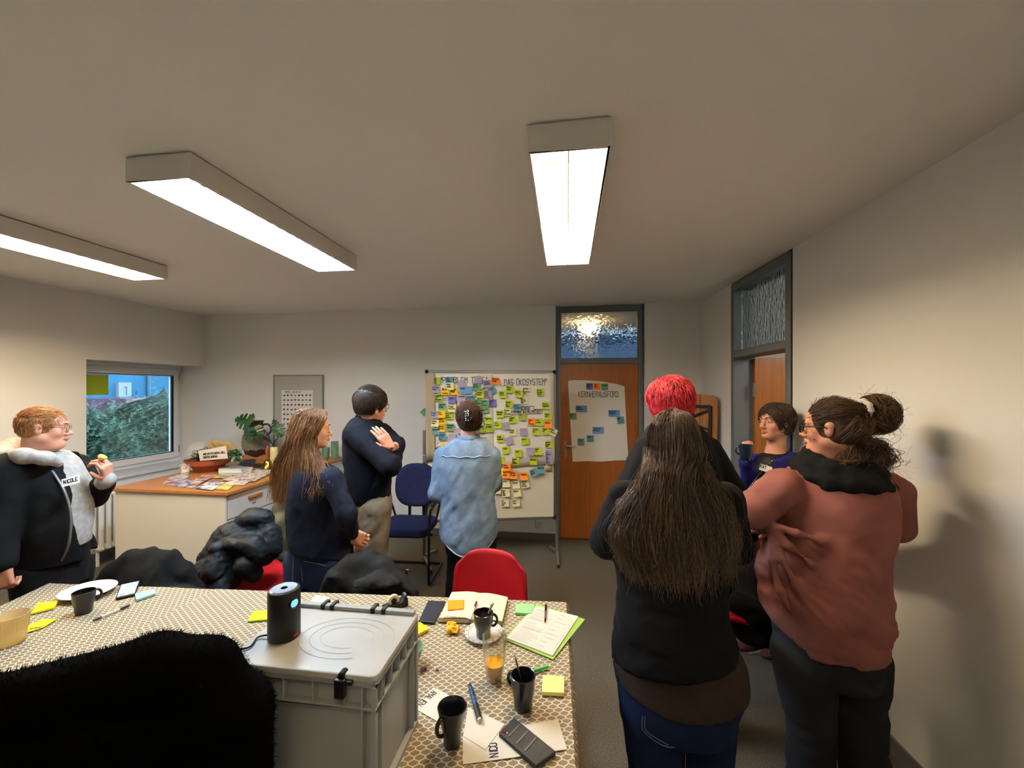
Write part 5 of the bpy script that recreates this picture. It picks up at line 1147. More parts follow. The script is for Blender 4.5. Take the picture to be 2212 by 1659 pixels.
# ---- C: man in the dark sweater with folded arms
tC = person('man with dark hair and glasses, dark navy sweater, grey trousers, arms folded', 800, 2.85)
hC = Head(804, 874, 2.85, 118, pitch=-6, sc=1.0); VC = vaxis(800)
nC = P(792, 908, 2.85); chC = P(795, 975, 2.85); hipC = P(805, 1090, 2.85)
aR = [P(768, 938, 2.74), P(843, 1006, 2.62), P(852, 985, 2.86)]; aL = [P(822, 934, 2.98), P(856, 962, 2.86), P(846, 968, 2.68)]
legC = [[P(812, 1105, 2.78), P(808, 1210, 2.76), ankle(806, 2.78)], [P(800, 1105, 2.95), P(788, 1205, 2.98), ankle(786, 3.0)]]
hands = [(P(844, 966, 2.67), -hC.U*.55+ZUP*.80, -hC.V*.85+hC.U*.3, -1, dict(curl=(12, 16, 14), sc=1.0))]
body(tC, hC, sk1, nC, chC, hipC, [aR, aL], legC, hands, dict(jaw=1.08, nose=1.1), neck_r=.06)
face_parts(hC, tC, mat('brow_dark', (52, 38, 30), .7)); glasses(hC, tC, mat('black_glasses', (20, 18, 20), .5, spec=.2), w=.046, hh=.036)
secC = S_(2.85, .13, [(898, 770, 812, .062), (908, 756, 822, .09), (926, 743, 834, .115), (962, 739, 842, .135), (1008, 742, 846, .14), (1050, 748, 845, .14), (1068, 752, 844, .135), (1079, 756, 843, .13)])
garment(tC, 'sweater', m_dnavy, secC, VC, arms=[(aR, [.082, .068, .055]), ([aL[0], aL[1], aL[1]+(aL[2]-aL[1])*.15], [.078, .062, .05])], h=.0095, wr=[dict(amp=.006, scale=(9, 9, 5), seed=31), dict(amp=.005, scale=(18, 1, 4), seed=33, dirn=(.7, -.2, .7))])
band(tC, 'collar', m_dnavy, P(790, 903, 2.85), VC, .066, .062, zof(907, 2.85), zof(897, 2.85), .006, tilt=0)
band(tC, 'hem_rib', m_dnavy, Vector((secC[7][1], secC[7][2], 0)), VC, secC[7][3]-.008, .125, zof(1083, 2.85), zof(1066, 2.85), .01)
m_cord = fabric('grey_corduroy', (96, 89, 78), (116, 108, 96), nscale=12, bscale=300)
secCt = S_(2.86, .13, [(1065, 757, 845), (1085, 760, 846), (1110, 768, 845), (1131, 776, 843)])
garment(tC, 'trousers', m_cord, secCt, VC, arms=[(legC[0], [.105, .088, .078]), (legC[1], [.10, .085, .075])], h=.011, wr=[dict(amp=.008, scale=(9, 9, 12), seed=36), dict(amp=.006, scale=(20, 1, 5), seed=37, dirn=(.7, .2, .5))])
for l in legC: shoe(tC, Vector((l[2][0], l[2][1], 0)), math.atan2(hC.f[1], hC.f[0]), m_shoe, m_soled)
mb = MB(); w0 = P(843, 966, 2.65); ax = (aL[2]-aL[1]).normalized(); R_ = ax.to_track_quat('Z', 'Y').to_matrix(); v = MB(); v.lathe([(.029, -.011), (.0315, -.008), (.0315, .008), (.029, .011)], 24, close=False); mb.add([P(846, 967, 2.70)+R_@Vector(p) for p in v.v], v.f); wt_ = mb.build('watch', m_blackmetal, tC, smooth=True)
mb = MB(); mb.box(P(847, 966, 2.67)-VC*.018, (.024, .008, .030), R=R_@Matrix.Rotation(0, 3, 'Z')); mb.build('watch_face', mat('watch_silver', (150, 150, 152), .25, metal=.8), wt_, bevel=.003)
m_hC = hair_mat('hair_dark_brown', (26, 20, 17), (48, 37, 30), (82, 66, 54))
o, v, n = hair_cap(hC, tC, m_hC, grow=.017, line=((0, .105, -.03), (.080, .070, .092)), nape=-.072, wr=.004, extra=lambda F: [hC.E(F, (s*.081, .004, -.030), (.020, .026, .030), .01, 'sub') for s in (-1, 1)])
short_strands(hC, tC, m_hC, v, n, 3000, .055, lambda q: np.stack([q[:, 0]*4, np.where(q[:, 2] > .06, .9, .15), np.where(q[:, 2] > .09, -.1, -1.1)], 1), lift=.2, r=.0012, mask=lambda q: (q[:, 2] > -.05), jitter=.25)

# ---- D: woman in the denim shirt seen from behind
tD = person('woman in faded blue denim shirt and black trousers, brown hair clipped up, facing the whiteboard', 1012, 2.9)
hD = Head(1013, 905, 2.9, 178, pitch=-6, sc=.93); VD = vaxis(1012)
nD = P(1012, 948, 2.9); chD = P(1012, 1010, 2.9); hipD = P(1013, 1150, 2.9)
aL = [P(957, 984, 2.9), P(944, 1066, 2.88), P(985, 1075, 3.12)]; aR = [P(1062, 984, 2.9), P(1068, 1046, 2.95), P(1036, 1040, 3.16)]
legD = [[P(990, 1175, 2.9), P(986, 1262, 2.9), ankle(982, 2.9)], [P(1044, 1175, 2.9), P(1042, 1262, 2.9), ankle(1042, 2.9)]]
hands = [(aL[2], (aL[2]-aL[1]).normalized(), ZUP, 1, dict(curl=(20, 25, 20), sc=.9)), (aR[2], (aR[2]-aR[1]).normalized(), ZUP, -1, dict(curl=(20, 25, 20), sc=.9))]
body(tD, hD, sk2, nD, chD, hipD, [aL, aR], legD, hands, dict(jaw=.92), neck_r=.05); face_parts(hD, tD, m_brB)
m_denim = fabric('light_denim', (90, 112, 138), (130, 150, 172), nscale=16, namt=.9, bump=.3, bscale=700)
secD = S_(2.9, .12, [(944, 990, 1034, .06), (951, 975, 1050, .085), (962, 962, 1062, .105), (990, 952, 1070, .125), (1040, 950, 1070, .13), (1100, 950, 1071, .135), (1130, 948, 1074, .14), (1160, 947, 1076, .14), (1180, 950, 1075, .14)])
zD = zof(1188, 2.9)
garment(tD, 'denim_shirt', m_denim, secD, VD, arms=[([aL[0], aL[1], aL[1]+(aL[2]-aL[1])*.25], [.064, .060, .056]), ([aR[0], aR[1], aR[1]+(aR[2]-aR[1])*.5], [.064, .056, .048])], hem=lambda u, v: zD+3.0*u*u+.5*np.abs(u)**3, h=.0095,
        wr=[dict(amp=.007, scale=(9, 9, 5), seed=41), dict(amp=.006, scale=(16, 1, 5), seed=43, dirn=(.6, .1, .75))])
mb = MB(); Ud = Vector((VD.y, -VD.x, 0)); cD = Vector((secD[8][1], secD[8][2], 0)); pts = []
for k in range(41):
    a = math.pi+math.pi*k/40; u, v = .207*math.cos(a), .142*math.sin(a); pts.append(cD+Ud*u+VD*v+ZUP*(zD+3.0*u*u+.5*abs(u)**3+.003))
mb.tube(pts, .005, 6); mb.build('shirt_hem', mat('denim_edge', (168, 186, 202), .85), tD, smooth=True)
mb = MB(); c = Vector((secD[3][1], secD[3][2], 0)); pts = []
for k in range(31):
    a = math.pi+math.pi*(.14+.72*k/30); u, v = .205*math.cos(a), .128*math.sin(a); pts.append(c+Ud*u+VD*v+ZUP*(zof(981, 2.9)+.004*math.sin(k)))
mb.tube(pts, .0035, 6); mb.build('yoke_seam', mat('denim_edge', (168, 186, 202), .85), tD, smooth=True)
band(tD, 'collar', m_denim, P(1012, 946, 2.9), VD, .072, .070, zof(954, 2.9), zof(938, 2.9), .010)
m_blkt = mat('black_twill', (15, 14, 15), .8, spec=.2, bump=.2, bscale=300)
garment(tD, 'trousers', m_blkt, S_(2.9, .125, [(1130, 958, 1068), (1160, 958, 1070), (1190, 964, 1072)]), VD, arms=[([legD[0][0], legD[0][1], legD[0][2]-ZUP*.03], [.075, .072, .082]), ([legD[1][0], legD[1][1], legD[1][2]-ZUP*.03], [.082, .076, .082])], h=.011, wr=[dict(amp=.005, scale=(9, 9, 3), seed=47)])
for l in legD: shoe(tD, Vector((l[2][0], l[2][1], 0)), math.atan2(hD.f[1], hD.f[0]), m_shoe, m_soled)
m_hD = hair_mat('hair_chestnut', (34, 22, 16), (64, 42, 30), (112, 76, 54))
def bunD(F): hD.E(F, (.008, -.113, .030), (.066, .046, .070), .02); hD.E(F, (.03, -.105, .075), (.035, .035, .035), .02); hD.E(F, (-.02, -.10, .075), (.035, .035, .033), .02)
o, v, n = hair_cap(hD, tD, m_hD, grow=.012, line=((0, .10, -.03), (.09, .072, .09)), nape=-.095, wr=.006, extra=bunD)
short_strands(hD, tD, m_hD, v, n, 2600, .075, lambda q: np.stack([-q[:, 0]*14-q[:, 2]*4+.2, -q[:, 1]*2-.4, np.where(q[:, 2] < .02, 1.0, -.2)+q[:, 0]*8], 1), lift=.25, r=.0012, jitter=.4)
rng = np.random.default_rng(8); N = 130; a = rng.uniform(0, 6.28, N); k = rng.integers(0, 3, N)
bs = [hD.w((.05, -.09, .03)), hD.w((.06, -.05, -.06)), hD.w((.045, -.10, .07))]; pth = []
for i in range(N):
    p = np.array(bs[k[i]])+rng.normal(0, .018, 3); q = [p]
    dr_ = hD.x*rng.uniform(.2, 1)+np.array([0, 0, rng.uniform(-1, .4)])-hD.f*rng.uniform(0, .6); w_ = rng.uniform(.008, .02); ph = rng.uniform(0, 6)
    for j in range(1, 9): q.append(p+dr_*j*.0085+np.array([math.sin(j*1.1+ph), math.cos(j*1.3+ph), math.sin(j*.9)])*w_*min(1, j/3))
    pth.append(q)
strands('loose_curl', np.array(pth), .0011, m_hD, tD)
cl = hD.w((.002, -.162, .018)); R_ = Matrix(hD.R.tolist())
mb = MB()
for s in (-1, 1):
    for j in range(5): mb.tube(curve_pts([Vector(hD.w((s*.006, -.160, .050-.016*j))), Vector(hD.w((s*.022, -.168, .046-.016*j))), Vector(hD.w((s*.030, -.150, .042-.016*j)))], 3), .0042, 6)
    mb.tube([hD.w((s*.007, -.165, .056)), hD.w((s*.007, -.168, -.02))], .006, 8)
q = mb.build('hair_clip', mat('clip_black', (18, 17, 20), .15, spec=.8), tD, smooth=True)
mb = MB(); rng = np.random.default_rng(4)
for j in range(26): 
    x, z = rng.uniform(-.028, .028), rng.uniform(-.022, .058); mb.ball(hD.w((x, -.171+abs(x)*.35, z)), (.0030, .0030, rng.uniform(.003, .007)), 6, 4)
q = mb.build('clip_glitter', mat('clip_pearl', (226, 222, 230), .2), q, smooth=True); q['kind'] = 'stuff'

# ---- E: person with red-pink hair, black clothes
tE = person('person with short bright pinkish red hair in black clothes, behind the long-haired woman', 1460, 2.02)
hE = Head(1446, 877, 2.02, -152, pitch=-8, sc=.98); VE = vaxis(1460)
nE = P(1456, 918, 2.02); chE = P(1462, 1000, 2.02); hipE = P(1475, 1200, 2.02)
aL = [P(1398, 972, 2.02), P(1368, 1052, 2.02), P(1400, 1085, 2.28)]; aR = [P(1526, 976, 2.02), P(1580, 1062, 2.0), P(1616, 1152, 1.96)]
legE = [[P(1430, 1220, 2.02), P(1430, 1380, 2.02), ankle(1430, 2.02)], [P(1520, 1220, 2.02), P(1520, 1380, 2.02), ankle(1520, 2.02)]]
hands = [(P(1618, 1152, 1.96), hE.U*.35-ZUP*.93, hE.U*.3-hE.V*.95, -1, dict(curl=(14, 18, 14), sc=.98, spread=7)), (aL[2], (aL[2]-aL[1]).normalized(), ZUP, 1, dict(curl=(20, 25, 20)))]
body(tE, hE, sk3, nE, chE, hipE, [aL, aR], legE, hands, {}, neck_r=.058); face_parts(hE, tE, m_brB)
secE = S_(2.02, .15, [(908, 1420, 1495, .07), (920, 1402, 1515, .11), (940, 1388, 1530, .13), (984, 1374, 1548, .16), (1040, 1372, 1562, .17), (1100, 1376, 1572, .17), (1150, 1378, 1582, .17), (1210, 1378, 1588, .17), (1250, 1380, 1588, .165)])
m_soft = fabric('black_soft_knit', (20, 20, 22), bscale=250)
garment(tE, 'jumper', m_soft, secE, VE, arms=[(aL, [.074, .080, .06]), (aR, [.076, .07, .05])], h=.0105, wr=[dict(amp=.007, scale=(8, 8, 5), seed=51)])
garment(tE, 'trousers', m_blkt, S_(2.02, .15, [(1200, 1382, 1584), (1240, 1384, 1582), (1270, 1390, 1576)]), VE, arms=[(l, [.11, .085, .07]) for l in legE], h=.0125)
for l in legE: shoe(tE, Vector((l[2][0], l[2][1], 0)), math.atan2(hE.f[1], hE.f[0]), m_shoe, m_soled)
m_hE = hair_mat('hair_red_pink', (150, 24, 40), (226, 52, 74), (255, 104, 104), .4)
o, v, n = hair_cap(hE, tE, m_hE, grow=.022, line=((0, .115, -.045), (.090, .080, .098)), nape=-.055, wr=.006, top=.012)
short_strands(hE, tE, m_hE, v, n, 3600, .055, lambda q: np.stack([q[:, 0]*10+np.sin(q[:, 2]*50)*.3, np.where(q[:, 1] > .0, .5, -.5)+np.sin(q[:, 0]*40)*.3, np.where(q[:, 2] > .10, -.1, -1.0)], 1), lift=.35, r=.0015, jitter=.3)
m_root = hair_mat('hair_dark_root', (40, 22, 24), (70, 30, 34), (110, 40, 44))
short_strands(hE, tE, m_root, v+n*.003, n, 420, .030, lambda q: np.stack([q[:, 0]*6, -.2+0*q[:, 0], -1+0*q[:, 0]], 1), lift=.5, r=.0016, name='dark_root', mask=lambda q: (np.abs(q[:, 2]-.062+.03*np.sin(q[:, 0]*60)) < .016) & (q[:, 1] < -.02) | (q[:, 2] < -.040) & (q[:, 1] < 0), seed=5)

# ---- F: woman with very long dark hair seen from behind
tF = person('woman with very long straight dark brown hair, black top and blue jeans, seen from behind', 1458, 1.5)
hF = Head(1456, 957, 1.5, -170, pitch=2, sc=.95); VF = vaxis(1460)
nF = P(1456, 1030, 1.52); chF = P(1458, 1110, 1.52); hipF = P(1470, 1400, 1.52)
aL = [P(1352, 1075, 1.54), P(1312, 1168, 1.53), P(1385, 1180, 1.75)]; aR = [P(1568, 1080, 1.54), P(1592, 1185, 1.56), P(1520, 1180, 1.78)]
legF = [[P(1410, 1520, 1.52), P(1415, 1690, 1.52), ankle(1420, 1.54)], [P(1528, 1520, 1.52), P(1528, 1690, 1.52), ankle(1530, 1.54)]]
hands = [(aL[2], (aL[2]-aL[1]).normalized(), -VF, 1, dict(curl=(20, 25, 20), sc=.92)), (aR[2], (aR[2]-aR[1]).normalized(), -VF, -1, dict(curl=(20, 25, 20), sc=.92))]
body(tF, hF, sk2, nF, chF, hipF, [aL, aR], legF, hands, dict(jaw=.95), neck_r=.05); face_parts(hF, tF, m_brB); glasses(hF, tF, mat('clear_glasses', (150, 140, 132), .2), w=.044, hh=.034)
secF = S_(1.52, .14, [(1026, 1420, 1490, .06), (1038, 1388, 1520, .10), (1058, 1352, 1560, .125), (1090, 1338, 1580, .14), (1150, 1332, 1584, .155), (1205, 1324, 1582, .155), (1267, 1334, 1574, .15), (1305, 1331, 1574, .155), (1353, 1327, 1588, .165), (1388, 1324, 1610, .17), (1415, 1322, 1618, .17)])
zF = zof(1415, 1.52)
garment(tF, 'black_top', m_black, secF, VF, arms=[(aL, [.070, .062, .045]), (aR, [.066, .058, .045])], hem=lambda u, v: zF+.16*u+.9*u*u*(u > 0), h=.009, wr=[dict(amp=.006, scale=(4, 4, 13), seed=61), dict(amp=.004, scale=(9, 9, 6), seed=62)])
mbr = fabric('brown_jersey', (44, 35, 31), (56, 44, 38), nscale=12)
zU = zof(1492, 1.52)
garment(tF, 'undershirt', mbr, S_(1.52, .165, [(1376, 1342, 1590, .145), (1400, 1328, 1610, .158), (1440, 1323, 1620, .164), (1475, 1327, 1618, .164)]), VF, hem=lambda u, v: zU+.9*u*u+.02*u, h=.009, wr=[dict(amp=.004, scale=(5, 5, 16), seed=63)])
garment(tF, 'jeans', m_jean2, S_(1.52, .155, [(1420, 1326, 1616), (1470, 1327, 1612), (1512, 1334, 1594), (1548, 1340, 1586)]), VF, arms=[(legF[0], [.120, .090, .07]), (legF[1], [.105, .082, .065])], h=.0105, k=.02, wr=[dict(amp=.005, scale=(6, 6, 10), seed=65)])
mb = MB(); bF = .157
for pp in ([(1394, 1488), (1397, 1518), (1445, 1541), (1491, 1527), (1504, 1490)], [(1399, 1488), (1402, 1516), (1446, 1537)], [(1550, 1480), (1545, 1505), (1537, 1512)], [(1589, 1466), (1595, 1482), (1592, 1507)], [(1479, 1540), (1478, 1600), (1479, 1655)]):
    mb.tube(curve_pts([P(x, y, 1.52)-VF*math.sqrt(max(.0004, bF**2*(1-((x-1468)/150)**2))) for x, y in pp], 4), .0014, 5)
q = mb.build('stitching', mat('stitch_gold', (104, 104, 108), .8), tF); q['kind'] = 'stuff'
for l in legF: shoe(tF, Vector((l[2][0], l[2][1], 0)), math.atan2(hF.f[1], hF.f[0]), m_shoe, m_soled)
m_hF = hair_mat('hair_dark_long', (40, 30, 24), (72, 56, 44), (128, 104, 80))
hair_cap(hF, tF, m_hF, grow=.004, line=((0, .10, -.04), (.080, .072, .10)), nape=-.11, wr=.002)
LF = hF.w; dd = 1.37
rows = [(-1.0, [LF((-.01, .06, .118)), LF((-.082, .04, .05)), LF((-.096, .022, -.035)), P(1385, 1036, 1.42), P(1346, 1092, 1.40), P(1324, 1165, 1.37), P(1352, 1205, 1.36)]),
        (-.72, [LF((-.01, .02, .125)), LF((-.080, -.02, .06)), LF((-.095, -.03, -.035)), P(1398, 1040, 1.38), P(1368, 1110, 1.37), P(1350, 1170, 1.35), P(1372, 1222, 1.35)]),
        (-.35, [LF((-.005, .0, .128)), LF((-.062, -.088, .06)), LF((-.072, -.108, -.03)), P(1426, 1040, 1.355), P(1412, 1120, 1.345), P(1406, 1190, 1.34), P(1416, 1238, 1.34)]),
        (0, [LF((0, -.01, .128)), LF((-.005, -.118, .06)), LF((-.005, -.130, -.03)), P(1456, 1040, 1.345), P(1456, 1120, 1.335), P(1460, 1190, 1.33), P(1464, 1250, 1.33)]),
        (.35, [LF((.005, 0, .128)), LF((.062, -.088, .06)), LF((.072, -.108, -.03)), P(1486, 1040, 1.355), P(1502, 1120, 1.345), P(1512, 1190, 1.34), P(1516, 1250, 1.34)]),
        (.72, [LF((.01, .02, .125)), LF((.080, -.02, .06)), LF((.095, -.03, -.035)), P(1520, 1036, 1.38), P(1546, 1105, 1.37), P(1562, 1175, 1.36), P(1560, 1238, 1.36)]),
        (1.0, [LF((.01, .06, .118)), LF((.082, .04, .05)), LF((.096, .022, -.035)), P(1532, 1020, 1.42), P(1568, 1090, 1.41), P(1590, 1160, 1.40), P(1584, 1212, 1.40)])]
rows = [(s_, [r_[0], midcap(hF, r_[0], r_[1])]+r_[1:]) for s_, r_ in rows]
rng = np.random.default_rng(31); N = 6500; s = rng.uniform(-1, 1, N); C_ = lerp_rows(rows, s)
sd = np.array([.003, .003, .004, .005, .007, .011, .014, .016]); C_ += rng.normal(0, 1, C_.shape)*sd[None, :, None]; lay = rng.random(N)*.05
C_ += nv(VF)[None, None, :]*(lay[:, None, None]*np.array([0, 0, .2, .5, 1, 1, 1, 1])[None, :, None]); C_[:, 7, 2] += rng.normal(0, .028, N); C_[:, 6, 2] += rng.normal(0, .01, N)
cl_ = np.round(s*26)/26; pull = lerp_rows(rows, cl_)-lerp_rows(rows, s); C_ += pull*np.array([0, .05, .1, .25, .45, .6, .7, .75])[None, :, None]
strands('hair_length', bez_rows(C_, 18), .00125, m_hF, tF)
N = 260; s = rng.uniform(-1.05, 1.05, N); C_ = lerp_rows(rows, np.clip(s, -1, 1)); C_ += rng.normal(0, 1, C_.shape)*np.array([.003, .004, .005, .01, .018, .024, .03, .035])[None, :, None]; strands('flyaway_hair', bez_rows(C_, 22), .0006, m_hF, tF)

# ---- G: woman in the dusty pink sweater at the right wall
tG = person('woman with messy brown bun, black scarf and dusty pink sweater by the right wall', 1805, 1.64)
hG = Head(1795, 923, 1.64, -103, pitch=-2, sc=.935); VG = vaxis(1800)
nG = P(1812, 990, 1.66); chG = P(1808, 1080, 1.66); hipG = P(1796, 1310, 1.66)
aL = [P(1692, 1052, 1.66), P(1626, 1102, 1.66), P(1690, 1138, 1.86)]; aR = [P(1922, 1062, 1.68), P(1934, 1135, 1.70), P(1850, 1150, 1.92)]
legG = [[P(1735, 1420, 1.66), P(1752, 1590, 1.66), ankle(1748, 1.68)], [P(1852, 1420, 1.66), P(1856, 1590, 1.66), ankle(1872, 1.68)]]
hands = [(aL[2], (aL[2]-aL[1]).normalized(), -VG*.5+ZUP*.5, 1, dict(curl=(20, 25, 20), sc=.92)), (P(1660, 1146, 1.76), -ray(1106, 840)*.15-Vector((1, 0, 0))*.8+ZUP*.1, ZUP, -1, dict(curl=(20, 30, 20), sc=.9))]
body(tG, hG, sk3, nG, chG, hipG, [aL, [aR[0], aR[1], P(1660, 1146, 1.76)]], legG, hands, dict(jaw=.95, double=1), neck_r=.055)
face_parts(hG, tG, m_brB, lip=(188, 112, 100)); glasses(hG, tG, mat('black_glasses', (20, 18, 20), .5, spec=.2), w=.05, hh=.038, r=.0028)
mb = MB(); mb.ball(hG.w((-.061, .046, -.052)), .0035, 8, 6); mb.build('mole', mat('mole', (96, 56, 40), .6), tG, smooth=True)
m_pink = fabric('dusty_pink_jersey', (124, 76, 70), (136, 85, 77), nscale=6, namt=.5, bscale=600)
secG = S_(1.66, .16, [(1000, 1740, 1890, .08), (1012, 1712, 1912, .11), (1030, 1694, 1930, .135), (1077, 1672, 1946, .165), (1139, 1664, 1944, .18), (1180, 1652, 1930, .18), (1225, 1638, 1928, .19), (1270, 1632, 1934, .195), (1310, 1640, 1938, .195), (1350, 1652, 1930, .185), (1372, 1660, 1922, .175)])
zG = zof(1383, 1.66)
def sG(x, y): o = max(-.97, min(.97, (x-1795)/142)); return P(x, y, 1.66-.165*math.sqrt(1-o*o)*.82)
def foldsG(F):
    for pp, r in (([(1676, 1136), (1720, 1152), (1775, 1168), (1830, 1172)], .012), ([(1672, 1142), (1705, 1180), (1750, 1215), (1800, 1238)], .013), ([(1668, 1148), (1688, 1205), (1722, 1268), (1770, 1320), (1830, 1350)], .014), ([(1664, 1150), (1668, 1210), (1684, 1275), (1712, 1330)], .012), ([(1925, 1150), (1900, 1200), (1880, 1270)], .010)):
        q = [sG(*p) for p in pp]; F.chain(q, [r*.8]+[r]*(len(q)-2)+[r*.3], .022)
garment(tG, 'sweater', m_pink, secG, VG, extra=foldsG, arms=[(aL, [.074, .070, .055]), (aR, [.078, .064, .055])], hem=lambda u, v: zG+np.where(u < 0, .62*u*u-.60*u*(u < -.05)*.62, .25*u*u), h=.0095, k=.03,
        wr=[dict(amp=.006, scale=(6, 6, 4), seed=71), dict(amp=.012, scale=(11, 1, 2.2), seed=73, dirn=(.62, .3, -.6))])
garment(tG, 'jeans', m_bjean, S_(1.67, .15, [(1290, 1668, 1922), (1340, 1664, 1922), (1380, 1668, 1920), (1425, 1682, 1910), (1450, 1688, 1906)]), VG, arms=[([legG[0][0], legG[0][1], legG[0][2]], [.118, .082, .085]), ([legG[1][0], legG[1][1], legG[1][2]], [.112, .088, .09])], h=.0105, k=.02, wr=[dict(amp=.006, scale=(5, 5, 15), seed=75)])
for l in legG: shoe(tG, Vector((l[2][0], l[2][1], 0)), math.atan2(VG.y, VG.x), m_shoe, m_soled)
m_scarf = fabric('black_scarf', (16, 15, 16), bscale=160, bump=.5)
def scarf(F):
    for (dz, rr_, r) in ((-.008, .118, .038), (-.042, .138, .036), (.018, .100, .028)):
        c = nv(P(1814, 1006, 1.66)); 
        pts = [c+nv(hG.x)*(rr_*1.05*math.cos(a))+nv(hG.f)*(rr_*math.sin(a))+np.array([0, 0, dz+.022*math.sin(a*1.0)+.008*math.sin(3*a+dz*90)]) for a in np.linspace(0, 6.2832, 15)]
        F.chain(pts, [r]*15, .012)
garment(tG, 'scarf', m_scarf, None, VG, arms=[([P(1700, 990, 1.6), P(1925, 1010, 1.74)], [.001, .001])], extra=scarf, pad=.2, h=.009, wr=[dict(amp=.006, scale=(16, 16, 22), seed=77)])
m_hG = hair_mat('hair_brown_bun', (40, 27, 18), (76, 53, 35), (132, 98, 66))
o, v, n = hair_cap(hG, tG, m_hG, grow=.006, line=((0, .115, -.05), (.10, .085, .118)), nape=-.068, wr=.002, extra=lambda F: [hG.E(F, (s*.083, -.005, -.012), (.02, .028, .036), .008, 'sub') for s in (-1, 1)])
short_strands(hG, tG, m_hG, v, n, 3000, .085, lambda q: np.stack([-q[:, 0]*2, -1+0*q[:, 0], .45-q[:, 2]*3+np.where(q[:, 2] < 0, .5, 0)], 1), lift=.04, r=.0010, jitter=.12, M=7, mask=lambda q: ~((q[:, 2] < .035) & (q[:, 1] > -.045)))
bc = nv(P(1890, 893, 1.71)); rng = np.random.default_rng(12)
F = Field(bc-.15, bc+.15, .006); F.ell(bc, (.056, .054, .066), k=.01); F.ell(bc+np.array([.036, 0, -.034]), (.046, .046, .050), k=.02); F.ell(bc+np.array([-.024, 0, .034]), (.040, .040, .042), k=.02); v, q = F.mesh(1); o = np_mesh('hair_bun', wrinkle(v, q, .006, (20, 20, 20), 4), q, m_hG, tG)
at = o.data.attributes.new('tone', 'FLOAT', 'POINT'); at.data.foreach_set('value', np.full(len(v), .3, np.float32))
pth = []
for i in range(1000):
    a0 = rng.uniform(0, 6.28); ax_ = rng.normal(0, 1, 3); ax_[1] *= .6; ax_ /= np.linalg.norm(ax_); e1 = np.cross(ax_, [.2, .4, .9]); e1 /= np.linalg.norm(e1); e2 = np.cross(ax_, e1); R0 = rng.uniform(.056, .080); off = ax_*rng.uniform(-.03, .03); ln_a = rng.uniform(1.2, 3)
    pth.append([bc+np.array([.006, 0, -.004])+off+(e1*math.cos(a0+ln_a*j/9)+e2*math.sin(a0+ln_a*j/9))*(R0*(1+.12*(j/9)**2*(i % 4 == 0)))*np.array([1, 1, 1.08]) for j in range(10)])
strands('bun_strand', np.array(pth), .0012, m_hG, tG)
b1 = nv(P(1856, 868, 1.69)); b2 = nv(P(1868, 893, 1.69)); mb = MB(); axn = nv(P(1900, 893, 1.72))-nv(P(1850, 905, 1.69)); mid = (b1+b2)/2+np.array([0, 0, -.004]); axn /= np.linalg.norm(axn); e1 = np.cross(axn, [0, 1, .2]); e1 /= np.linalg.norm(e1); e2 = np.cross(axn, e1)
mb.tube([mid+(e1*math.cos(a)+e2*math.sin(a))*(.034+.003*math.sin(9*a)) for a in np.linspace(0, 6.2832, 40)], .010, 8); mb.build('scrunchie', mat('scrunchie', (214, 206, 192), .9), tG, smooth=True)
# loose hair over the scarf
N = 900; s = rng.random(N); rows = [(0, [hG.w((-.06, -.06, -.045)), P(1836, 962, 1.6), P(1822, 985, 1.57), P(1818, 1000, 1.56)]), (.5, [hG.w((-.02, -.095, -.05)), P(1880, 962, 1.62), P(1872, 995, 1.58), P(1862, 1012, 1.57)]), (1, [hG.w((.03, -.10, -.05)), P(1905, 965, 1.68), P(1920, 990, 1.66), P(1906, 1014, 1.64)])]
C_ = lerp_rows(rows, s); C_ += rng.normal(0, 1, C_.shape)*np.array([.006, .012, .018, .020])[None, :, None]; B_ = bez_rows(C_, 14); ph = rng.uniform(0, 6, (N, 1)); tt = np.linspace(0, 1, 14)[None, :]
B_ += (np.sin(tt*8+ph)[:, :, None]*nv(VG.yxz*Vector((1, -1, 0)))+np.cos(tt*8+ph)[:, :, None]*np.array([0, 0, .6]))*(.010*tt[:, :, None]); strands('loose_hair', B_, .0012, m_hG, tG)
N = 120; a = rng.normal(0, 1, (N, 3)); a /= np.linalg.norm(a, axis=1, keepdims=True); st = np.where((rng.random(N) < .5)[:, None], bc, nv(P(1890, 985, 1.66)))+a*.045
pth = np.stack([st+a*.055*k/7+rng.normal(0, .003, (N, 3))*k for k in range(8)], 1); strands('flyaway_hair', pth, .0006, m_hG, tG)

# ---- H: woman in the blue cardigan holding a mug
tH = person('short-haired woman in blue cardigan over black top, holding a mug in the open doorway', 1672, 2.6)
hH = Head(1674, 911, 2.6, -43, pitch=2, sc=.965); VH = vaxis(1672)
nH = P(1676, 975, 2.62); chH = P(1676, 1040, 2.62); hipH = P(1676, 1180, 2.62)
aR = [P(1640, 1000, 2.72), P(1624, 1060, 2.66), P(1611, 998, 2.50)]; aL = [P(1718, 1000, 2.55), P(1728, 1090, 2.5), P(1690, 1150, 2.42)]
legH = [[P(1655, 1210, 2.64), P(1652, 1300, 2.64), ankle(1650, 2.66)], [P(1700, 1210, 2.58), P(1700, 1300, 2.58), ankle(1704, 2.58)]]
fH = nv(hH.f)
hands = [(P(1612, 997, 2.49), ZUP*.85-hH.U*.25-hH.V*.15, -hH.V*.2-hH.U*.8, -1, dict(curl=(38, 52, 36), sc=.92, tcurl=.5)), (aL[2], (aL[2]-aL[1]).normalized(), -VH, 1, dict(curl=(25, 30, 25), sc=.92))]
body(tH, hH, sk1, nH, chH, hipH, [aR, aL], legH, hands, dict(jaw=1.0), neck_r=.05); face_parts(hH, tH, mat('brow_dark', (52, 38, 30), .7), lip=(178, 98, 92))
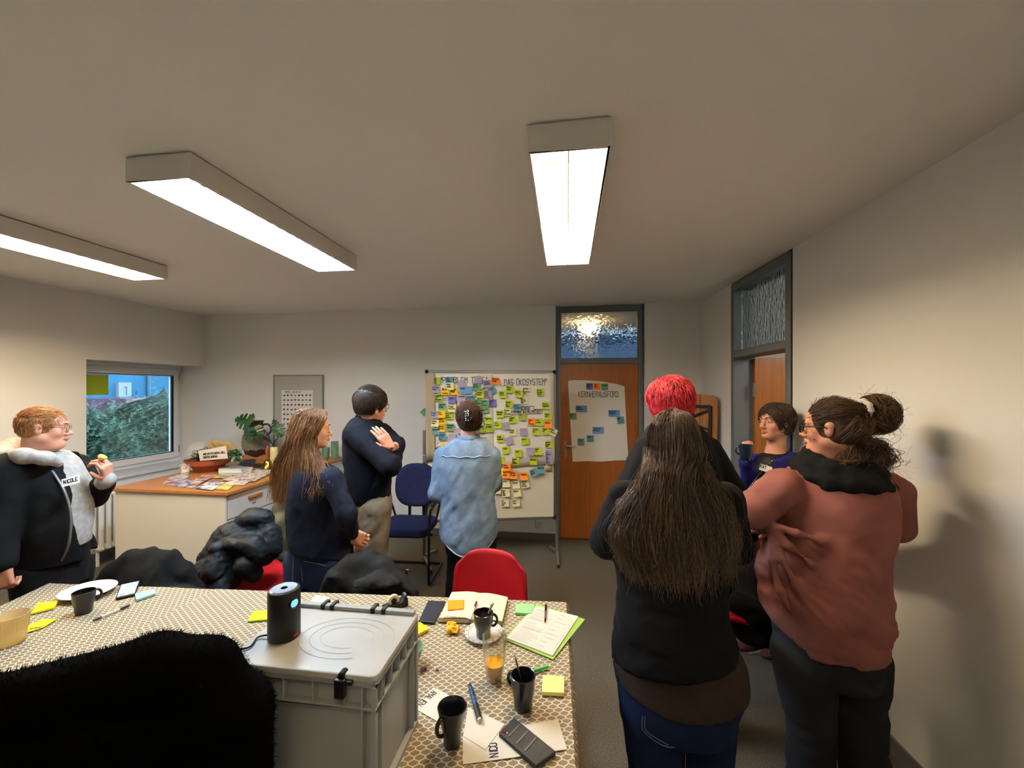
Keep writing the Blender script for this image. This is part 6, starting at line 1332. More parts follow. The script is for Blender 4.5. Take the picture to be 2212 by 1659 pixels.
secH = S_(2.62, .12, [(976, 1656, 1702, .06), (984, 1642, 1716, .085), (1000, 1628, 1728, .11), (1040, 1618, 1736, .13), (1090, 1612, 1740, .14), (1150, 1610, 1742, .15), (1210, 1608, 1744, .15)])
m_blk2 = mat('black_viscose', (14, 13, 16), .6, spec=.3, bump=.15, bscale=80); m_blue = fabric('royal_blue_knit', (24, 28, 92), (34, 38, 112), nscale=25)
garment(tH, 'top', m_blk2, secH, VH, wr=[dict(amp=.005, scale=(8, 8, 5), seed=81)])
def cardx(F):
    c = np.array([secH[3][1], secH[3][2], 0]); sd_ = np.array([fH[1], -fH[0], 0])
    def cut(X, Y, Z):
        fr = (X-c[0])*fH[0]+(Y-c[1])*fH[1]; la = (X-c[0])*sd_[0]+(Y-c[1])*sd_[1]; return np.maximum(np.abs(la)-(.055+.05*np.clip((1.35-Z)/.5, 0, 1)), -fr+.01)
    F.put(c-.4, c+np.array([.4, .4, 2]), cut, .012, 'sub')
garment(tH, 'cardigan', m_blue, [(z-(.012 if i == 0 else 0), x, y, a+.014, b+.014) for i, (z, x, y, a, b) in enumerate(secH)], VH, arms=[(aR, [.062, .052, .040]), (aL, [.066, .055, .042])], pre=cardx, wr=[dict(amp=.005, scale=(9, 9, 5), seed=83)])
garment(tH, 'trousers', m_blkt, S_(2.62, .14, [(1190, 1614, 1736), (1225, 1616, 1734), (1250, 1622, 1730)]), VH, arms=[(l, [.10, .08, .07]) for l in legH], h=.012)
for l in legH: shoe(tH, Vector((l[2][0], l[2][1], 0)), math.atan2(fH[1], fH[0]), mat('burgundy_suede', (64, 26, 34), .8), m_solew)
bl = [(1671, 986), (1655, 1003), (1646, 1018), (1638, 1032), (1630, 1046), (1620, 1060), (1613, 1072), (1612, 1076), (1617, 1080)]
mb = MB(); cH = Vector((secH[3][1], secH[3][2], 0))
for i, p in enumerate(curve_pts([P(x, y, 2.62)-VH*.128+Vector(fH)*.01*min(i, 4) for i, (x, y) in enumerate(bl)], 4)): mb.ball(p, .0036, 6, 4)
q = mb.build('bead_necklace', mat('pearl', (222, 216, 206), .3), tH, smooth=True); q['kind'] = 'stuff'
mb = MB(); mb.tube(curve_pts([P(1665, 992, 2.5), P(1690, 985, 2.49), P(1706, 972, 2.52), P(1710, 962, 2.6)], 5), .004, 6); mb.build('cord', m_blk2, tH, smooth=True)
tg = P(1654, 1012, 2.385); out = (-VH*.75+Vector(fH)*.65).normalized(); ru = Vector((-out.y, out.x, 0)); ru = ru if ru.dot(hH.U) > 0 else -ru; ru = (ru-ZUP*.2).normalized(); uu = out.cross(ru); uu = uu if uu.z > 0 else -uu
mb = MB(); mb.slab([tg-ru*.033-uu*.019, tg+ru*.033-uu*.019, tg+ru*.033+uu*.019, tg-ru*.033+uu*.019], .0012); q = mb.build('name_tag', mat('label_white', (228, 224, 214), .7), tH)
write(['KAT'], (tg-ru*.030+uu*.014+out*.0025, ru, uu), .017, .0032, m_ink, q, name='lettering', width=.04, off=0, seed=4)
m_hH = hair_mat('hair_dark_crop', (34, 25, 20), (62, 46, 35), (104, 82, 64))
o, v, n = hair_cap(hH, tH, m_hH, grow=.014, line=((0, .112, -.03), (.082, .084, .090)), nape=-.078, wr=.004, extra=lambda F: [hH.E(F, (s*.083, .004, -.030), (.02, .030, .034), .01, 'sub') for s in (-1, 1)])
short_strands(hH, tH, m_hH, v, n, 3200, .045, lambda q: np.stack([np.sign(q[:, 0]+.02)*.8+q[:, 0]*5, np.where(q[:, 1] > .03, .35, -.25), np.where(q[:, 2] > .10, -.15, -1.0)], 1), lift=.3, r=.0011, jitter=.25)
# ================================================================ chairs
m_red = mat('red_plastic', (168, 22, 30), .42, spec=.4); m_redf = fabric('red_fabric', (164, 22, 32), bscale=300); m_chrome = mat('chrome', (190, 190, 190), .15, metal=1)
def red_chair(loc, rz, label, top=.83, w=.42, legm=None):
    """seat faces +y of the chair"""
    t = thing('red_chair', label, 'chair', (loc[0], loc[1], 0), rz, group='red shell chairs'); legm = legm or m_chrome
    mb = MB()
    def bk(u, v):
        x = (u-.5)*w*(1-.10*v); z = .50+v*(top-.50); r = abs(u-.5)*2
        edge = max(0, (r**6))*.034*v**6
        return Vector((x*(1-.16*max(0, v-.72)/.28*1.0), -.20-.03*v+.045*(1-math.cos(r*1.2))*1.2, z-edge*1.6-.03*max(0, v-.8)*r*r*3))
    mb.grid(bk, 16, 12); mb.build('backrest', m_red, t, world=False, smooth=True, solid=.012)
    mb = MB()
    def st(u, v):
        x = (u-.5)*w; y = -.21+v*.42; return Vector((x*(1-.06*v), y, .455+.012*math.cos((u-.5)*3)*0-.02*max(0, v-.8)*4*max(0, v-.8)+.018*(abs(u-.5)*2)**3))
    mb.grid(st, 12, 12); mb.build('seat', m_redf, t, world=False, smooth=True, solid=.03)
    for sx in (-1, 1):
        for sy in (-1, 1):
            mb = MB(); mb.tube([(sx*.15, sy*.15, .44), (sx*.20, sy*.21, 0)], .011, 10); mb.build('leg', legm, t, world=False, smooth=True)
    for sx in (-1, 1):
        mb = MB(); mb.tube(curve_pts([(sx*.12, -.12, .435), (sx*.12, -.235, .44), (sx*.12, -.232, .52), (sx*.12, -.236, .62)], 5), .010, 8); mb.build('back_support', legm, t, world=False, smooth=True)
    return t
def fp(px, d): p = P(px, HY, d); return (p.x, p.y)
c1 = fp(1034, 1.98); red_chair((c1[0], c1[1]-.0), math.pi-.10, 'bare red shell chair at the far side of the table, below the woman in denim', .835, .43)
c2 = fp(552, 2.62); red_chair(c2, -2.05, 'red seated chair under the puffer coat, beside the woman in navy', .76)
c3 = fp(318, 2.22); red_chair(c3, math.pi+.2, 'chair wholly hidden under the flat black coat left of the puffer coat', .60, .30)
c4 = fp(795, 2.22); red_chair(c4, math.pi-.05, 'chair hidden under the hooded black coat at the far table edge', .58, .30)
c5 = fp(1628, 2.30); red_chair(c5, 1.3, 'red chair with black legs under a dark coat, right of the long-haired woman', .80, legm=m_blackmetal)
c6 = fp(596, 3.22); red_chair(c6, -2.0, 'chair under the olive parka by the white cabinet', .60, .30)
c7 = fp(742, 3.3); red_chair(c7, 2.6, 'red chair half hidden between the man and the woman in navy', .82)
# coats: draped soft shapes
def coat(name, label, m, chains, ells, base, h=.010, wr=(), quilt=None, cut=None, parts=None):
    pts = []
    for p, r in chains: 
        for q, rr_ in zip(p, r): q = nv(q); pts += [q-rr_, q+rr_]
    for c, r in ells: c = nv(c); pts += [c-max(r), c+max(r)]
    lo, hi = fit(pts, .04); t = thing(name, label, 'coat', base); F = Field(lo, hi, h)
    for p, r in chains: F.chain(p, r, .03)
    for c, r in ells: F.ell(c, r, k=.05)
    if cut: cut(F)
    V_, Q = F.mesh(2)
    if quilt: N_ = normals(V_, Q); V_ = V_+N_*quilt(V_)[:, None]
    for w_ in wr: V_ = wrinkle(V_, Q, **w_)
    np_mesh('shell', V_, Q, m, t); return t
m_puff = mat('black_nylon', (19, 23, 25), .6, spec=.3, bump=.25, bscale=90, bdist=.003); m_coat = fabric('black_coat_cloth', (15, 15, 16), bscale=200); m_oliv = fabric('olive_parka', (66, 64, 46), (84, 80, 58), nscale=14); m_coat2 = mat('black_canvas', (20, 20, 20), .75, spec=.2, bump=.3, bscale=120, bdist=.002)
coat('black_coat', 'flat black coat hung over a chair back at the far left of the table', m_coat,
     [([P(216, 1268, 2.1), P(246, 1236, 2.12), P(285, 1208, 2.15), P(325, 1203, 2.15), P(366, 1208, 2.15), P(402, 1238, 2.15), P(425, 1275, 2.15)], [.04, .042, .042, .042, .042, .042, .042]),
      ([P(228, 1300, 2.05), P(318, 1300, 2.08), P(408, 1300, 2.05)], [.07, .08, .07]), ([P(228, 1400, 2.05), P(318, 1420, 2.08), P(408, 1400, 2.05)], [.06, .07, .06])],
     [(P(318, 1260, 2.12), (.16, .09, .12)), (P(318, 1340, 2.1), (.18, .10, .18))], (c3[0], c3[1], .35), wr=[dict(amp=.014, scale=(10, 10, 3), seed=91), dict(amp=.006, scale=(22, 22, 8), seed=92)])
def quilt(V_): 
    w = V_[:, 2]*23+1.3*np.sin(V_[:, 0]*10)+1.6*fbm(V_*6, 5, 2); return .014*(np.abs(np.sin(w))**.45-.6)
coat('puffer_coat', 'black quilted puffer coat draped over the red chair beside the white cabinet', m_puff,
     [([P(434, 1250, 2.42), P(452, 1208, 2.48), P(488, 1156, 2.54), P(545, 1122, 2.60), P(568, 1124, 2.62), P(584, 1150, 2.60), P(594, 1190, 2.56)], [.05, .055, .058, .06, .055, .05, .042]),
      ([P(500, 1178, 2.44), P(548, 1178, 2.44), P(560, 1200, 2.44), P(530, 1222, 2.42), P(548, 1240, 2.44)], [.045, .05, .05, .05, .045]),
      ([P(470, 1190, 2.42), P(462, 1235, 2.38), P(474, 1275, 2.36)], [.05, .05, .045])],
     [(P(520, 1190, 2.56), (.16, .13, .14)), (P(470, 1250, 2.46), (.12, .12, .13)), (P(565, 1185, 2.58), (.10, .10, .10))], (c2[0], c2[1], .5), h=.0085, quilt=quilt, wr=[dict(amp=.008, scale=(12, 12, 12), seed=95), dict(amp=.007, scale=(26, 26, 26), seed=96, ridged=.9)])
coat('olive_parka', 'olive green parka hanging over a chair behind the woman in navy', m_oliv,
     [([P(606, 1098, 3.10), P(622, 1090, 3.14), P(640, 1110, 3.14)], [.06, .07, .06]), ([P(604, 1130, 3.05), P(604, 1165, 3.05), P(612, 1200, 3.03)], [.065, .06, .05])], [(P(616, 1150, 3.10), (.11, .10, .17))], (c6[0], c6[1], .45), wr=[dict(amp=.014, scale=(12, 12, 5), seed=97)])
coat('hooded_coat', 'black coat with a bunched hood on a chair, lapping over the far table edge', m_coat2,
     [([P(712, 1285, 2.06), P(728, 1250, 2.08), P(760, 1222, 2.12), P(795, 1214, 2.14), P(828, 1228, 2.12), P(862, 1262, 2.08), P(890, 1286, 2.06)], [.05, .055, .055, .055, .05, .045, .035]),
      ([P(765, 1284, 1.955), P(778, 1268, 1.96), P(806, 1262, 1.965), P(830, 1270, 1.965), P(832, 1284, 1.96), P(800, 1290, 1.955)], [.026, .034, .036, .034, .03, .026]),
      ([P(820, 1252, 2.0), P(850, 1268, 1.99), P(880, 1288, 1.985)], [.045, .045, .04])],
     [(P(795, 1280, 2.10), (.17, .09, .13)), (P(740, 1300, 2.08), (.10, .09, .14)), (P(800, 1360, 2.1), (.2, .1, .2))], (c4[0], c4[1], .35), h=.0085, wr=[dict(amp=.010, scale=(13, 13, 7), seed=101), dict(amp=.006, scale=(26, 26, 12), seed=102)],
     cut=lambda F: F.put((-1.2, 1.4, .3), (-.2, 1.90, .752), lambda X, Y, Z: np.maximum(Z-.752, Y-1.885)+0*X, .006, 'sub'))
mb = MB(); mb.cyl(P(806, 1238, 2.04), P(806, 1238, 2.03), .006, n=10)
coat('dark_coat', 'dark coat thrown over the chair between the long-haired woman and the pink sweater', m_coat,
     [([P(1590, 1240, 2.36), P(1620, 1225, 2.38), P(1660, 1240, 2.36)], [.06, .07, .06]), ([P(1590, 1300, 2.2), P(1640, 1330, 2.15), P(1655, 1375, 2.15)], [.06, .065, .05])],
     [(P(1625, 1290, 2.32), (.12, .12, .17)), (P(1628, 1350, 2.28), (.14, .13, .10))], (c5[0], c5[1], .4), wr=[dict(amp=.012, scale=(10, 10, 6), seed=105)])
# blue visitor chair by the back wall
bp = P(884, 1120, 3.72); oc = thing('visitor_chair', 'dark blue upholstered visitor chair with black cantilever frame by the back wall', 'chair', (bp.x, bp.y, 0), .05)
m_bf = fabric('navy_upholstery', (20, 24, 52), (26, 30, 62), nscale=40)
mb = MB()
def bk(u, v):
    a = u*2*math.pi; r = v; x = .205*r*math.copysign(abs(math.cos(a))**.75, math.cos(a)); z = .775+.205*r*math.copysign(abs(math.sin(a))**.8, math.sin(a)); return Vector((x*(1-.06*(z-.7)), .20+.06*(z-.7)+.25*x*x*-1+.012*math.cos(r*1.5), z))
mb.grid(bk, 32, 6); mb.build('backrest', m_bf, oc, world=False, smooth=True, solid=.05)
mb = MB(); v = rounded(.46, .44, .09, 5, 0, -.02); mb.prism(v, .415, .49); mb.build('seat', m_bf, oc, world=False, bevel=.022, seg=3)
for s in (-1, 1):
    mb = MB(); mb.box((s*.07, .215, .545), (.028, .012, .15)); mb.build('back_support', m_blackmetal, oc, world=False, bevel=.003)
    mb = MB(); mb.tube(curve_pts([(s*.255, .17, .66), (s*.262, .0, .672), (s*.262, -.16, .66), (s*.255, -.20, .62), (s*.25, -.215, .35), (s*.25, -.22, .06), (s*.25, -.19, .018), (s*.25, .0, .014), (s*.25, .22, .014)], 6), .012, 8); mb.build('frame_tube', m_blackmetal, oc, world=False, smooth=True)
    mb = MB(); mb.tube(curve_pts([(s*.258, .13, .676), (s*.264, .0, .684), (s*.262, -.14, .674)], 5), .019, 8, flat=.7); mb.build('armrest', m_rubber, oc, world=False, smooth=True)
    mb = MB(); mb.tube([(s*.255, .17, .66), (s*.2, .20, .45), (s*.12, .15, .41)], .011, 8); mb.build('side_brace', m_blackmetal, oc, world=False, smooth=True)
mb = MB(); mb.tube([(-.25, .22, .014), (.25, .22, .014)], .012, 8); mb.build('rear_bar', m_blackmetal, oc, world=False, smooth=True)
mb = MB(); mb.tube([(-.25, -.1, .405), (.25, -.1, .405)], .011, 8); mb.build('seat_bar', m_blackmetal, oc, world=False, smooth=True)
# folded wooden trestle table leaning in the right corner
q0, q1 = Vector((.905, 4.46, 0)), Vector((1.405, 4.03, 0)); fu = (q1-q0).normalized(); fn = Vector((fu.y, -fu.x, 0)); fw_ = (q1-q0).length; hT = 1.655
ft = thing('folding_table', 'wooden folding table with black metal frame stood upright in the right corner', 'table', (q0+q1)/2)
m_beer = mat('lacquered_pine', (176, 118, 58), .4, c2=(146, 92, 40), nscale=5, namt=.9, stretch=(14, 14, .8), detail=6)
def FT(u, o, z): return q0+fu*u+fn*(o-.055*(z/hT)+.02)+ZUP*z
k = 4
for i in range(k):
    a, b = fw_*i/k+.002, fw_*(i+1)/k-.002; mb = MB()
    cs = [(a, 0), (b, 0), (b, hT-.02), (a, hT-.02)]
    if i == 0: cs = [(a, 0), (b, 0), (b, hT), (a+.05, hT), (a+.015, hT-.018), (a, hT-.06)]
    elif i == k-1: cs = [(a, 0), (b, 0), (b, hT-.06), (b-.015, hT-.028), (b-.05, hT-.012), (a, hT)]
    else: cs = [(a, 0), (b, 0), (b, hT), (a, hT)]
    mb.slab([FT(u, 0, z+.003) for u, z in cs], .026); mb.build('board', m_beer, ft, bevel=.003)
def fbar(a, b, w=.028, name='frame_bar'): mb = MB(); mb.bar(FT(a[0], .041, a[1]), FT(b[0], .041, b[1]), w, .022, up=fn); mb.build(name, m_blackmetal, ft, bevel=.003)
fl_, fr2 = .06, fw_-.06
for a, b in (((fl_, .18), (fl_, hT-.11)), ((fr2, .18), (fr2, hT-.11)), ((fl_, hT-.115), (fr2, hT-.115)), ((fl_, .2), (fr2, .2)), ((fl_, hT-.37), (fr2, hT-.37)), ((fl_, .75), (fr2, .75))): fbar(a, b)
for a, b in (((fr2, hT-.14), (fr2-.26, hT-.26)), ((fr2-.26, hT-.26), (fr2, hT-.34)), ((fr2-.2, hT-.62), (fr2, hT-.42)), ((fl_, .76), (fr2, 1.1)), ((fl_, .3), (fr2, .7))): fbar(a, b, .020, 'brace')
# black fuzzy chair back in front of the table
fz = thing('fuzzy_chair', 'black fleece-covered high chair back at the near left, in front of the table', 'chair', (-.95, .52, 0))
L0, R0 = Vector((-1.36, .395, 0)), Vector((-.632, .705, 0)); cu = (R0-L0).normalized(); cn = Vector((-cu.y, cu.x, 0))
F = Field((-1.55, .2, .3), (-.45, .9, 1.32), .012)
for z in np.arange(.55, 1.13, .06): F.chain([nv(L0+ZUP*z), nv((L0+R0)/2-cn*.02+ZUP*z), nv(R0+ZUP*z-cu*.02*(z < .9))], [.05, .055, .05], .03)
F.chain([nv(L0+ZUP*1.10+cu*.05), nv((L0+R0)/2-cn*.02+ZUP*1.165), nv(R0-cu*.14+ZUP*1.19), nv(R0-cu*.06+ZUP*1.17), nv(R0-cu*.005+ZUP*1.08), nv(R0+ZUP*.95)], [.05, .055, .055, .054, .052, .05], .03)
V_, Q = F.mesh(2); m_fuzz = mat('black_pile', (6, 6, 6), 1.0, spec=.02); np_mesh('backrest', V_, Q, m_fuzz, fz); N_ = normals(V_, Q)
rng = np.random.default_rng(6); i = rng.integers(0, len(V_), 34000); p = V_[i]+rng.normal(0, .006, (34000, 3)); p -= N_[i]*(((p-V_[i])*N_[i]).sum(1, keepdims=True)+.003); d = N_[i]+rng.normal(0, .3, (34000, 3))
o = strands('pile', np.stack([p+d*.007*k/2 for k in range(3)], 1), .0006, m_fuzz, fz); o['kind'] = 'stuff'
mid = (L0+R0)/2; mb = MB(); mb.box(mid+cn*.10+ZUP*.46, (.5, .42, .08), rz=math.atan2(cu.y, cu.x)); mb.build('seat', m_fuzz, fz, bevel=.03, seg=3)
for a in (-1, 1):
    for b in (-1, 1):
        mb = MB(); p = mid+cn*(.10+b*.16)+cu*a*.2; mb.cyl(p+ZUP*.43, p, .014, n=10); mb.build('leg', m_blackmetal, fz, smooth=True)
# ================================================================ things on the table
ZT = TZ+.0035
def T5(x, y): return (860+.26458*x, 1220+.26458*y)
def T6(x, y): return (500+.26465*x, 1220+.26465*y)
def T7(x, y): return (.23508*x, 1220+.23508*y)
def onT(T, pts, z=ZT): return [PZ(*T(*p), z) for p in pts]
def flat(name, label, cat, corners, th, m, part='sheet', group=None, bevel=0, lift=0):
    cs = [Vector(c)+ZUP*lift for c in corners]; n = Vector((0, 0, 0))
    for i in range(len(cs)): n += cs[i].cross(cs[(i+1) % len(cs)])
    if n.z < 0: cs = cs[::-1]
    c = sum(cs, Vector())/len(cs); t = thing(name, label, cat, (c.x, c.y, cs[0].z), group=group)
    mb = MB(); mb.slab(cs, th); mb.build(part, m, t, bevel=bevel); return t
def notepad(label, corners, col, th=.012, rise=True):
    m = mat('pad_%d_%d_%d' % col, col, .8); t = flat('notepad', label, 'notepad', corners, th, m, 'pad', 'sticky note pads on the table', .0008); return t
notepad('orange sticky note pad lying on the open notebook', onT(T5, [(405, 300), (540, 295), (535, 368), (405, 378)], ZT+.021), (255, 140, 24), .006)
notepad('light green sticky note pad beside the green folder', onT(T5, [(962, 335), (1120, 340), (1082, 415), (957, 408)]), (140, 214, 130), .010)
notepad('golden yellow sticky note pad right of the grey crate', onT(T5, [(180, 485), (250, 540), (125, 608), (70, 545)]), (246, 190, 16), .010)
notepad('pale yellow sticky note pad near the right table edge', onT(T5, [(1180, 928), (1355, 935), (1355, 1075), (1175, 1068)]), (236, 226, 140), .012)
notepad('lime green sticky note pad behind the projector', onT(T6, [(178, 388), (300, 380), (290, 455), (130, 470)]), (178, 226, 30), .006)
notepad('cream sticky note pad with a scribble beyond the crate hinge', onT(T6, [(690, 262), (805, 282), (755, 345), (630, 330)]), (226, 214, 168), .010)
notepad('orange sticky note peeping out beyond the crate edge', onT(T6, [(985, 322), (1035, 326), (1055, 350), (950, 350)]), (255, 150, 40), .004)
notepad('bright yellow sticky note pad left of the dark mug on the left cloth', onT(T7, [(350, 362), (535, 348), (497, 405), (285, 460)]), (244, 226, 20), .008)
pad2 = notepad('bright yellow folded sticky note with writing beside the amber beaker', onT(T7, [(388, 508), (525, 502), (395, 580), (240, 628), (262, 560)]), (240, 220, 30), .003)
notepad('pale turquoise sticky note pad beside the lit phone', onT(T7, [(1240, 285), (1420, 237), (1433, 278), (1250, 340)]), (150, 200, 196), .010)
def scrib(parent, T, x, y, x2, y2, lines, h, pen, z, m=None, seed=1, spacing=1.1):
    a, b = PZ(*T(x, y), z), PZ(*T(x2, y2), z); r = (b-a).normalized(); u = ZUP.cross(r); return write(lines, (a, r, u), h, pen, m or m_ink, parent, name='lettering', width=(b-a).length, off=0, seed=seed, spacing=spacing)
scrib(pad2, T7, 285, 580, 400, 560, ['Gartenzeit'], .012, .002, ZT+.0036)
# notebook
nb = thing('open_notebook', 'open cream notebook with a few handwritten lines, dark mug standing on its corner', 'notebook', PZ(*T5(620, 380), ZT))
m_cream = mat('cream_paper', (208, 198, 168), .8); l_ = onT(T5, [(335, 470), (625, 480), (668, 258), (438, 255)]); r_ = onT(T5, [(625, 480), (848, 498), (895, 297), (668, 258)])
mb = MB()
for (a, b, c, d), s in ((l_, 0), (r_, 1)):
    def pg(u, v, a=a, b=b, c=c, d=d, s=s):
        p = (a*(1-u)+b*u)*(1-v)+(d*(1-u)+c*u)*v; w = u if s == 0 else 1-u; return p+ZUP*(.0185-.006*w**6+.004*math.sin(w*2.6))
    mb2 = MB(); mb2.grid(pg, 14, 4); mb2.build('page', m_cream, nb, smooth=True)
    blk = MB(); blk.slab([a, b, c, d], .0165); blk.build('page_block', mat('page_edge', (206, 190, 146), .8), nb)
cv = onT(T5, [(328, 474), (625, 484), (852, 502), (900, 296), (668, 255), (434, 252)]); mb = MB(); mb.slab([p-ZUP*.0025 for p in cv], .0022); mb.build('cover', m_blackmetal, nb)
scrib(nb, T5, 385, 412, 570, 428, ['eine Gruppe sprachen', 'für Zusammen &'], .009, .0011, ZT+.0228, mat('pencil', (96, 90, 80), .8), seed=3)
mb = MB(); a, b = PZ(*T5(645, 262), ZT+.02), PZ(*T5(637, 246), ZT+.02); mb.bar(a, b, .004, .001); mb.build('ribbon', mat('ribbon_white', (226, 220, 210), .7), nb)
def pen(label, a, b, r, segs, cat='pen', name='pen'):
    """segs: (from, to, part, material, radius factor)"""
    a, b = Vector(a)+ZUP*r, Vector(b)+ZUP*r; t = thing(name, label, cat, (a+b)/2-ZUP*r)
    for (f, g, part, m, k) in segs:
        mb = MB(); p, q = a.lerp(b, f), a.lerp(b, g); mb.tube([p, p.lerp(q, .5), q], [r*k*(.55 if (f == 0 and part == 'tip') else 1), r*k, r*k], 10); mb.build(part, m, t, smooth=True)
    return t
m_bluep = mat('blue_plastic', (44, 44, 132), .3); m_clear = mat('clear_plastic', (206, 206, 210), .25, spec=.5); m_bk = mat('black_plastic', (20, 20, 21), .35)
pen('blue ballpoint pen lying in the fold of the open notebook', PZ(*T5(577, 480), ZT+.018), PZ(*T5(640, 312), ZT+.021), .0042, [(0, .12, 'tip', m_bluep, .8), (.12, .72, 'barrel', m_clear, 1), (.72, 1, 'cap', m_bluep, 1.15)])
pen('black and silver ballpoint pen lying on the printed form', PZ(*T5(1200, 478), ZT+.0075), PZ(*T5(1208, 338), ZT+.0075), .0046, [(0, .16, 'tip', m_bk, .85), (.16, .6, 'barrel', m_steel, 1), (.6, 1, 'cap', m_bk, 1.1)])
pen('black capped marker with blue print lying across the paper sheets', PZ(*T5(585, 1000), ZT+.001), PZ(*T5(668, 1296), ZT+.003), .0075, [(0, .08, 'end_plug', m_bk, .8), (.08, .58, 'barrel', mat('marker_blue', (34, 92, 150), .35, c2=(20, 22, 26), nscale=70, namt=.3), 1), (.58, .95, 'cap', m_bk, 1.18), (.95, 1, 'cap_end', m_solew, .9)], 'marker', 'marker')
pen('green felt marker lying behind the tall mug with the spoon', PZ(*T5(890, 960), ZT), PZ(*T5(1222, 840), ZT), .0052, [(0, .05, 'end_plug', m_bk, .9), (.05, .78, 'barrel', mat('marker_green', (52, 160, 70), .4), 1), (.78, 1, 'cap', mat('marker_green_dark', (60, 176, 84), .35), 1.12)], 'marker', 'marker')
pen('white and black marker pen lying on the left tablecloth', PZ(*T7(860, 522), ZT), PZ(*T7(1186, 382), ZT), .0052, [(0, .2, 'cap', m_bk, 1), (.2, .72, 'barrel', m_solew, .9), (.72, 1, 'grip', m_bk, 1.1)], 'marker', 'marker')
# mugs
m_mug = mat('dark_stoneware', (17, 20, 25), .28, spec=.5, coat=.3); m_mugi = m_mug
def mug(label, base, prof, hdir, hz, hr, m=m_mug, fill=None, wall_=.004, hw=.0065, oval=1.25):
    """prof: (radius, height) outside, hdir: handle angle"""
    base = Vector(base); t = thing('mug', label, 'mug', base); H_ = prof[-1][1]
    mb = MB(); inner = [(max(.001, r-wall_), max(z, .006)) for r, z in prof][::-1]
    mb.lathe([(0, 0)]+list(prof)+[(prof[-1][0]-wall_*.5, H_+.0012)]+inner+[(0, .006)], 40, base); mb.build('body', m, t, smooth=True, angle=50)
    hd = Vector((math.cos(hdir), math.sin(hdir), 0)); rr_ = np.interp(hz, [p[1] for p in prof], [p[0] for p in prof]); pts = [base+hd*(rr_-.003+hr*math.sin(a)*1.05)+ZUP*(hz+hr*oval*math.cos(a)) for a in np.linspace(0, math.pi, 15)]
    mb = MB(); mb.tube(pts, hw, 10, flat=.75); mb.build('handle', m, t, smooth=True)
    if fill:
        z = fill[0]; r = np.interp(z, [p[1] for p in prof], [p[0] for p in prof])-wall_-.0003; mb = MB(); mb.lathe([(0, z), (r, z+.0004), (r, z-.003), (0, z-.003)], 32, base); mb.build('coffee', fill[1], t, smooth=True)
    return t
cam_ang = lambda p: math.atan2(-p.y, -p.x)
b = PZ(181, 1321, ZT); mug('dark mug beside the white plate at the left end of the table', b, [(.027, 0), (.029, .004), (.031, .03), (.037, .06), (.0385, .088)], cam_ang(b)+math.radians(98), .058, .020)
sau = PZ(*T5(698, 575), ZT); st = thing('saucer', 'white saucer with a blue and brown rim pattern under the coffee mug', 'saucer', sau)
mb = MB(); mb.lathe([(0, .001), (.045, .001), (.048, .003), (.062, .010), (.075, .013), (.0752, .0148), (.062, .0125), (.045, .006), (.03, .005), (0, .005)], 48, sau); mb.build('plate', mat('porcelain', (228, 224, 212), .2, coat=.4), st, smooth=True)
m_gilt = mat('rim_brown', (110, 84, 58), .4); m_cob = mat('rim_blue', (64, 82, 130), .4)
mb = MB(); mb.lathe([(.0738, .01525), (.0753, .0151), (.0747, .0153)], 48, sau, close=False); mb.lathe([(.060, .0124), (.0612, .0128), (.0606, .0129)], 48, sau, close=False); mb.build('gilt_rim', m_gilt, st, smooth=True)
for i in range(16):
    a = i*6.2832/16; p = sau+Vector((math.cos(a)*.068, math.sin(a)*.068, .0142)); mb = MB(); mb.ball(p, (.0045, .0026, .0006), 8, 4, Matrix.Rotation(a+1.57, 3, 'Z')); mb.build('flower_motif', m_cob if i % 2 else m_gilt, st, smooth=True)
mb2 = PZ(*T5(697, 582), ZT+.006); mug('dark coffee mug with a spoon standing on the patterned saucer', mb2, [(.027, 0), (.028, .003), (.029, .034), (.0335, .040), (.0375, .07), (.0385, .092)], cam_ang(mb2)+math.radians(88), .062, .0185, fill=(.078, mat('black_coffee', (14, 8, 6), .05, spec=.6)))
def spoon(label, a, b, bowl=True):
    """a: bowl centre, b: handle end"""
    a, b = Vector(a), Vector(b); t = thing('teaspoon', label, 'spoon', a); d = (b-a).normalized(); side = d.cross(ZUP).normalized(); nn = side.cross(d)
    R_ = Matrix((side, d, nn)).transposed(); mb = MB(); mb.ball(a, (.0105, .018, .003), 14, 8, R_); mb.build('bowl', m_chrome, t, smooth=True)
    mb = MB(); L_ = (b-a).length; mb.tube([a+d*.012, a+d*.03+nn*.002, a+d*L_*.6+nn*.003, a+d*L_*.92, b], [.003, .0026, .004, .0075, .004], 10, flat=.4); mb.build('handle', m_chrome, t, smooth=True)
spoon('steel teaspoon standing in the coffee mug on the saucer', mb2+Vector((-.006, -.004, .025)), P(*T5(778, 305), 1.60))
b3 = PZ(1130, 1527, ZT); mug('tall dark mug with a teaspoon sticking out, right of the juice glass', b3, [(.026, 0), (.0275, .003), (.029, .025), (.0335, .048), (.0365, .072), (.0385, .098)], cam_ang(b3)+math.radians(-118), .072, .0175)
spoon('grey steel teaspoon leaning in the tall dark mug', b3+Vector((.007, -.006, .020)), P(*T5(952, 742), 1.20))
b4 = PZ(977, 1606, ZT); mug('tall dark mug on the name papers near the grey crate', b4, [(.022, 0), (.0235, .003), (.025, .03), (.0315, .058), (.0365, .082), (.040, .102)], cam_ang(b4)+math.radians(-52), .066, .020)
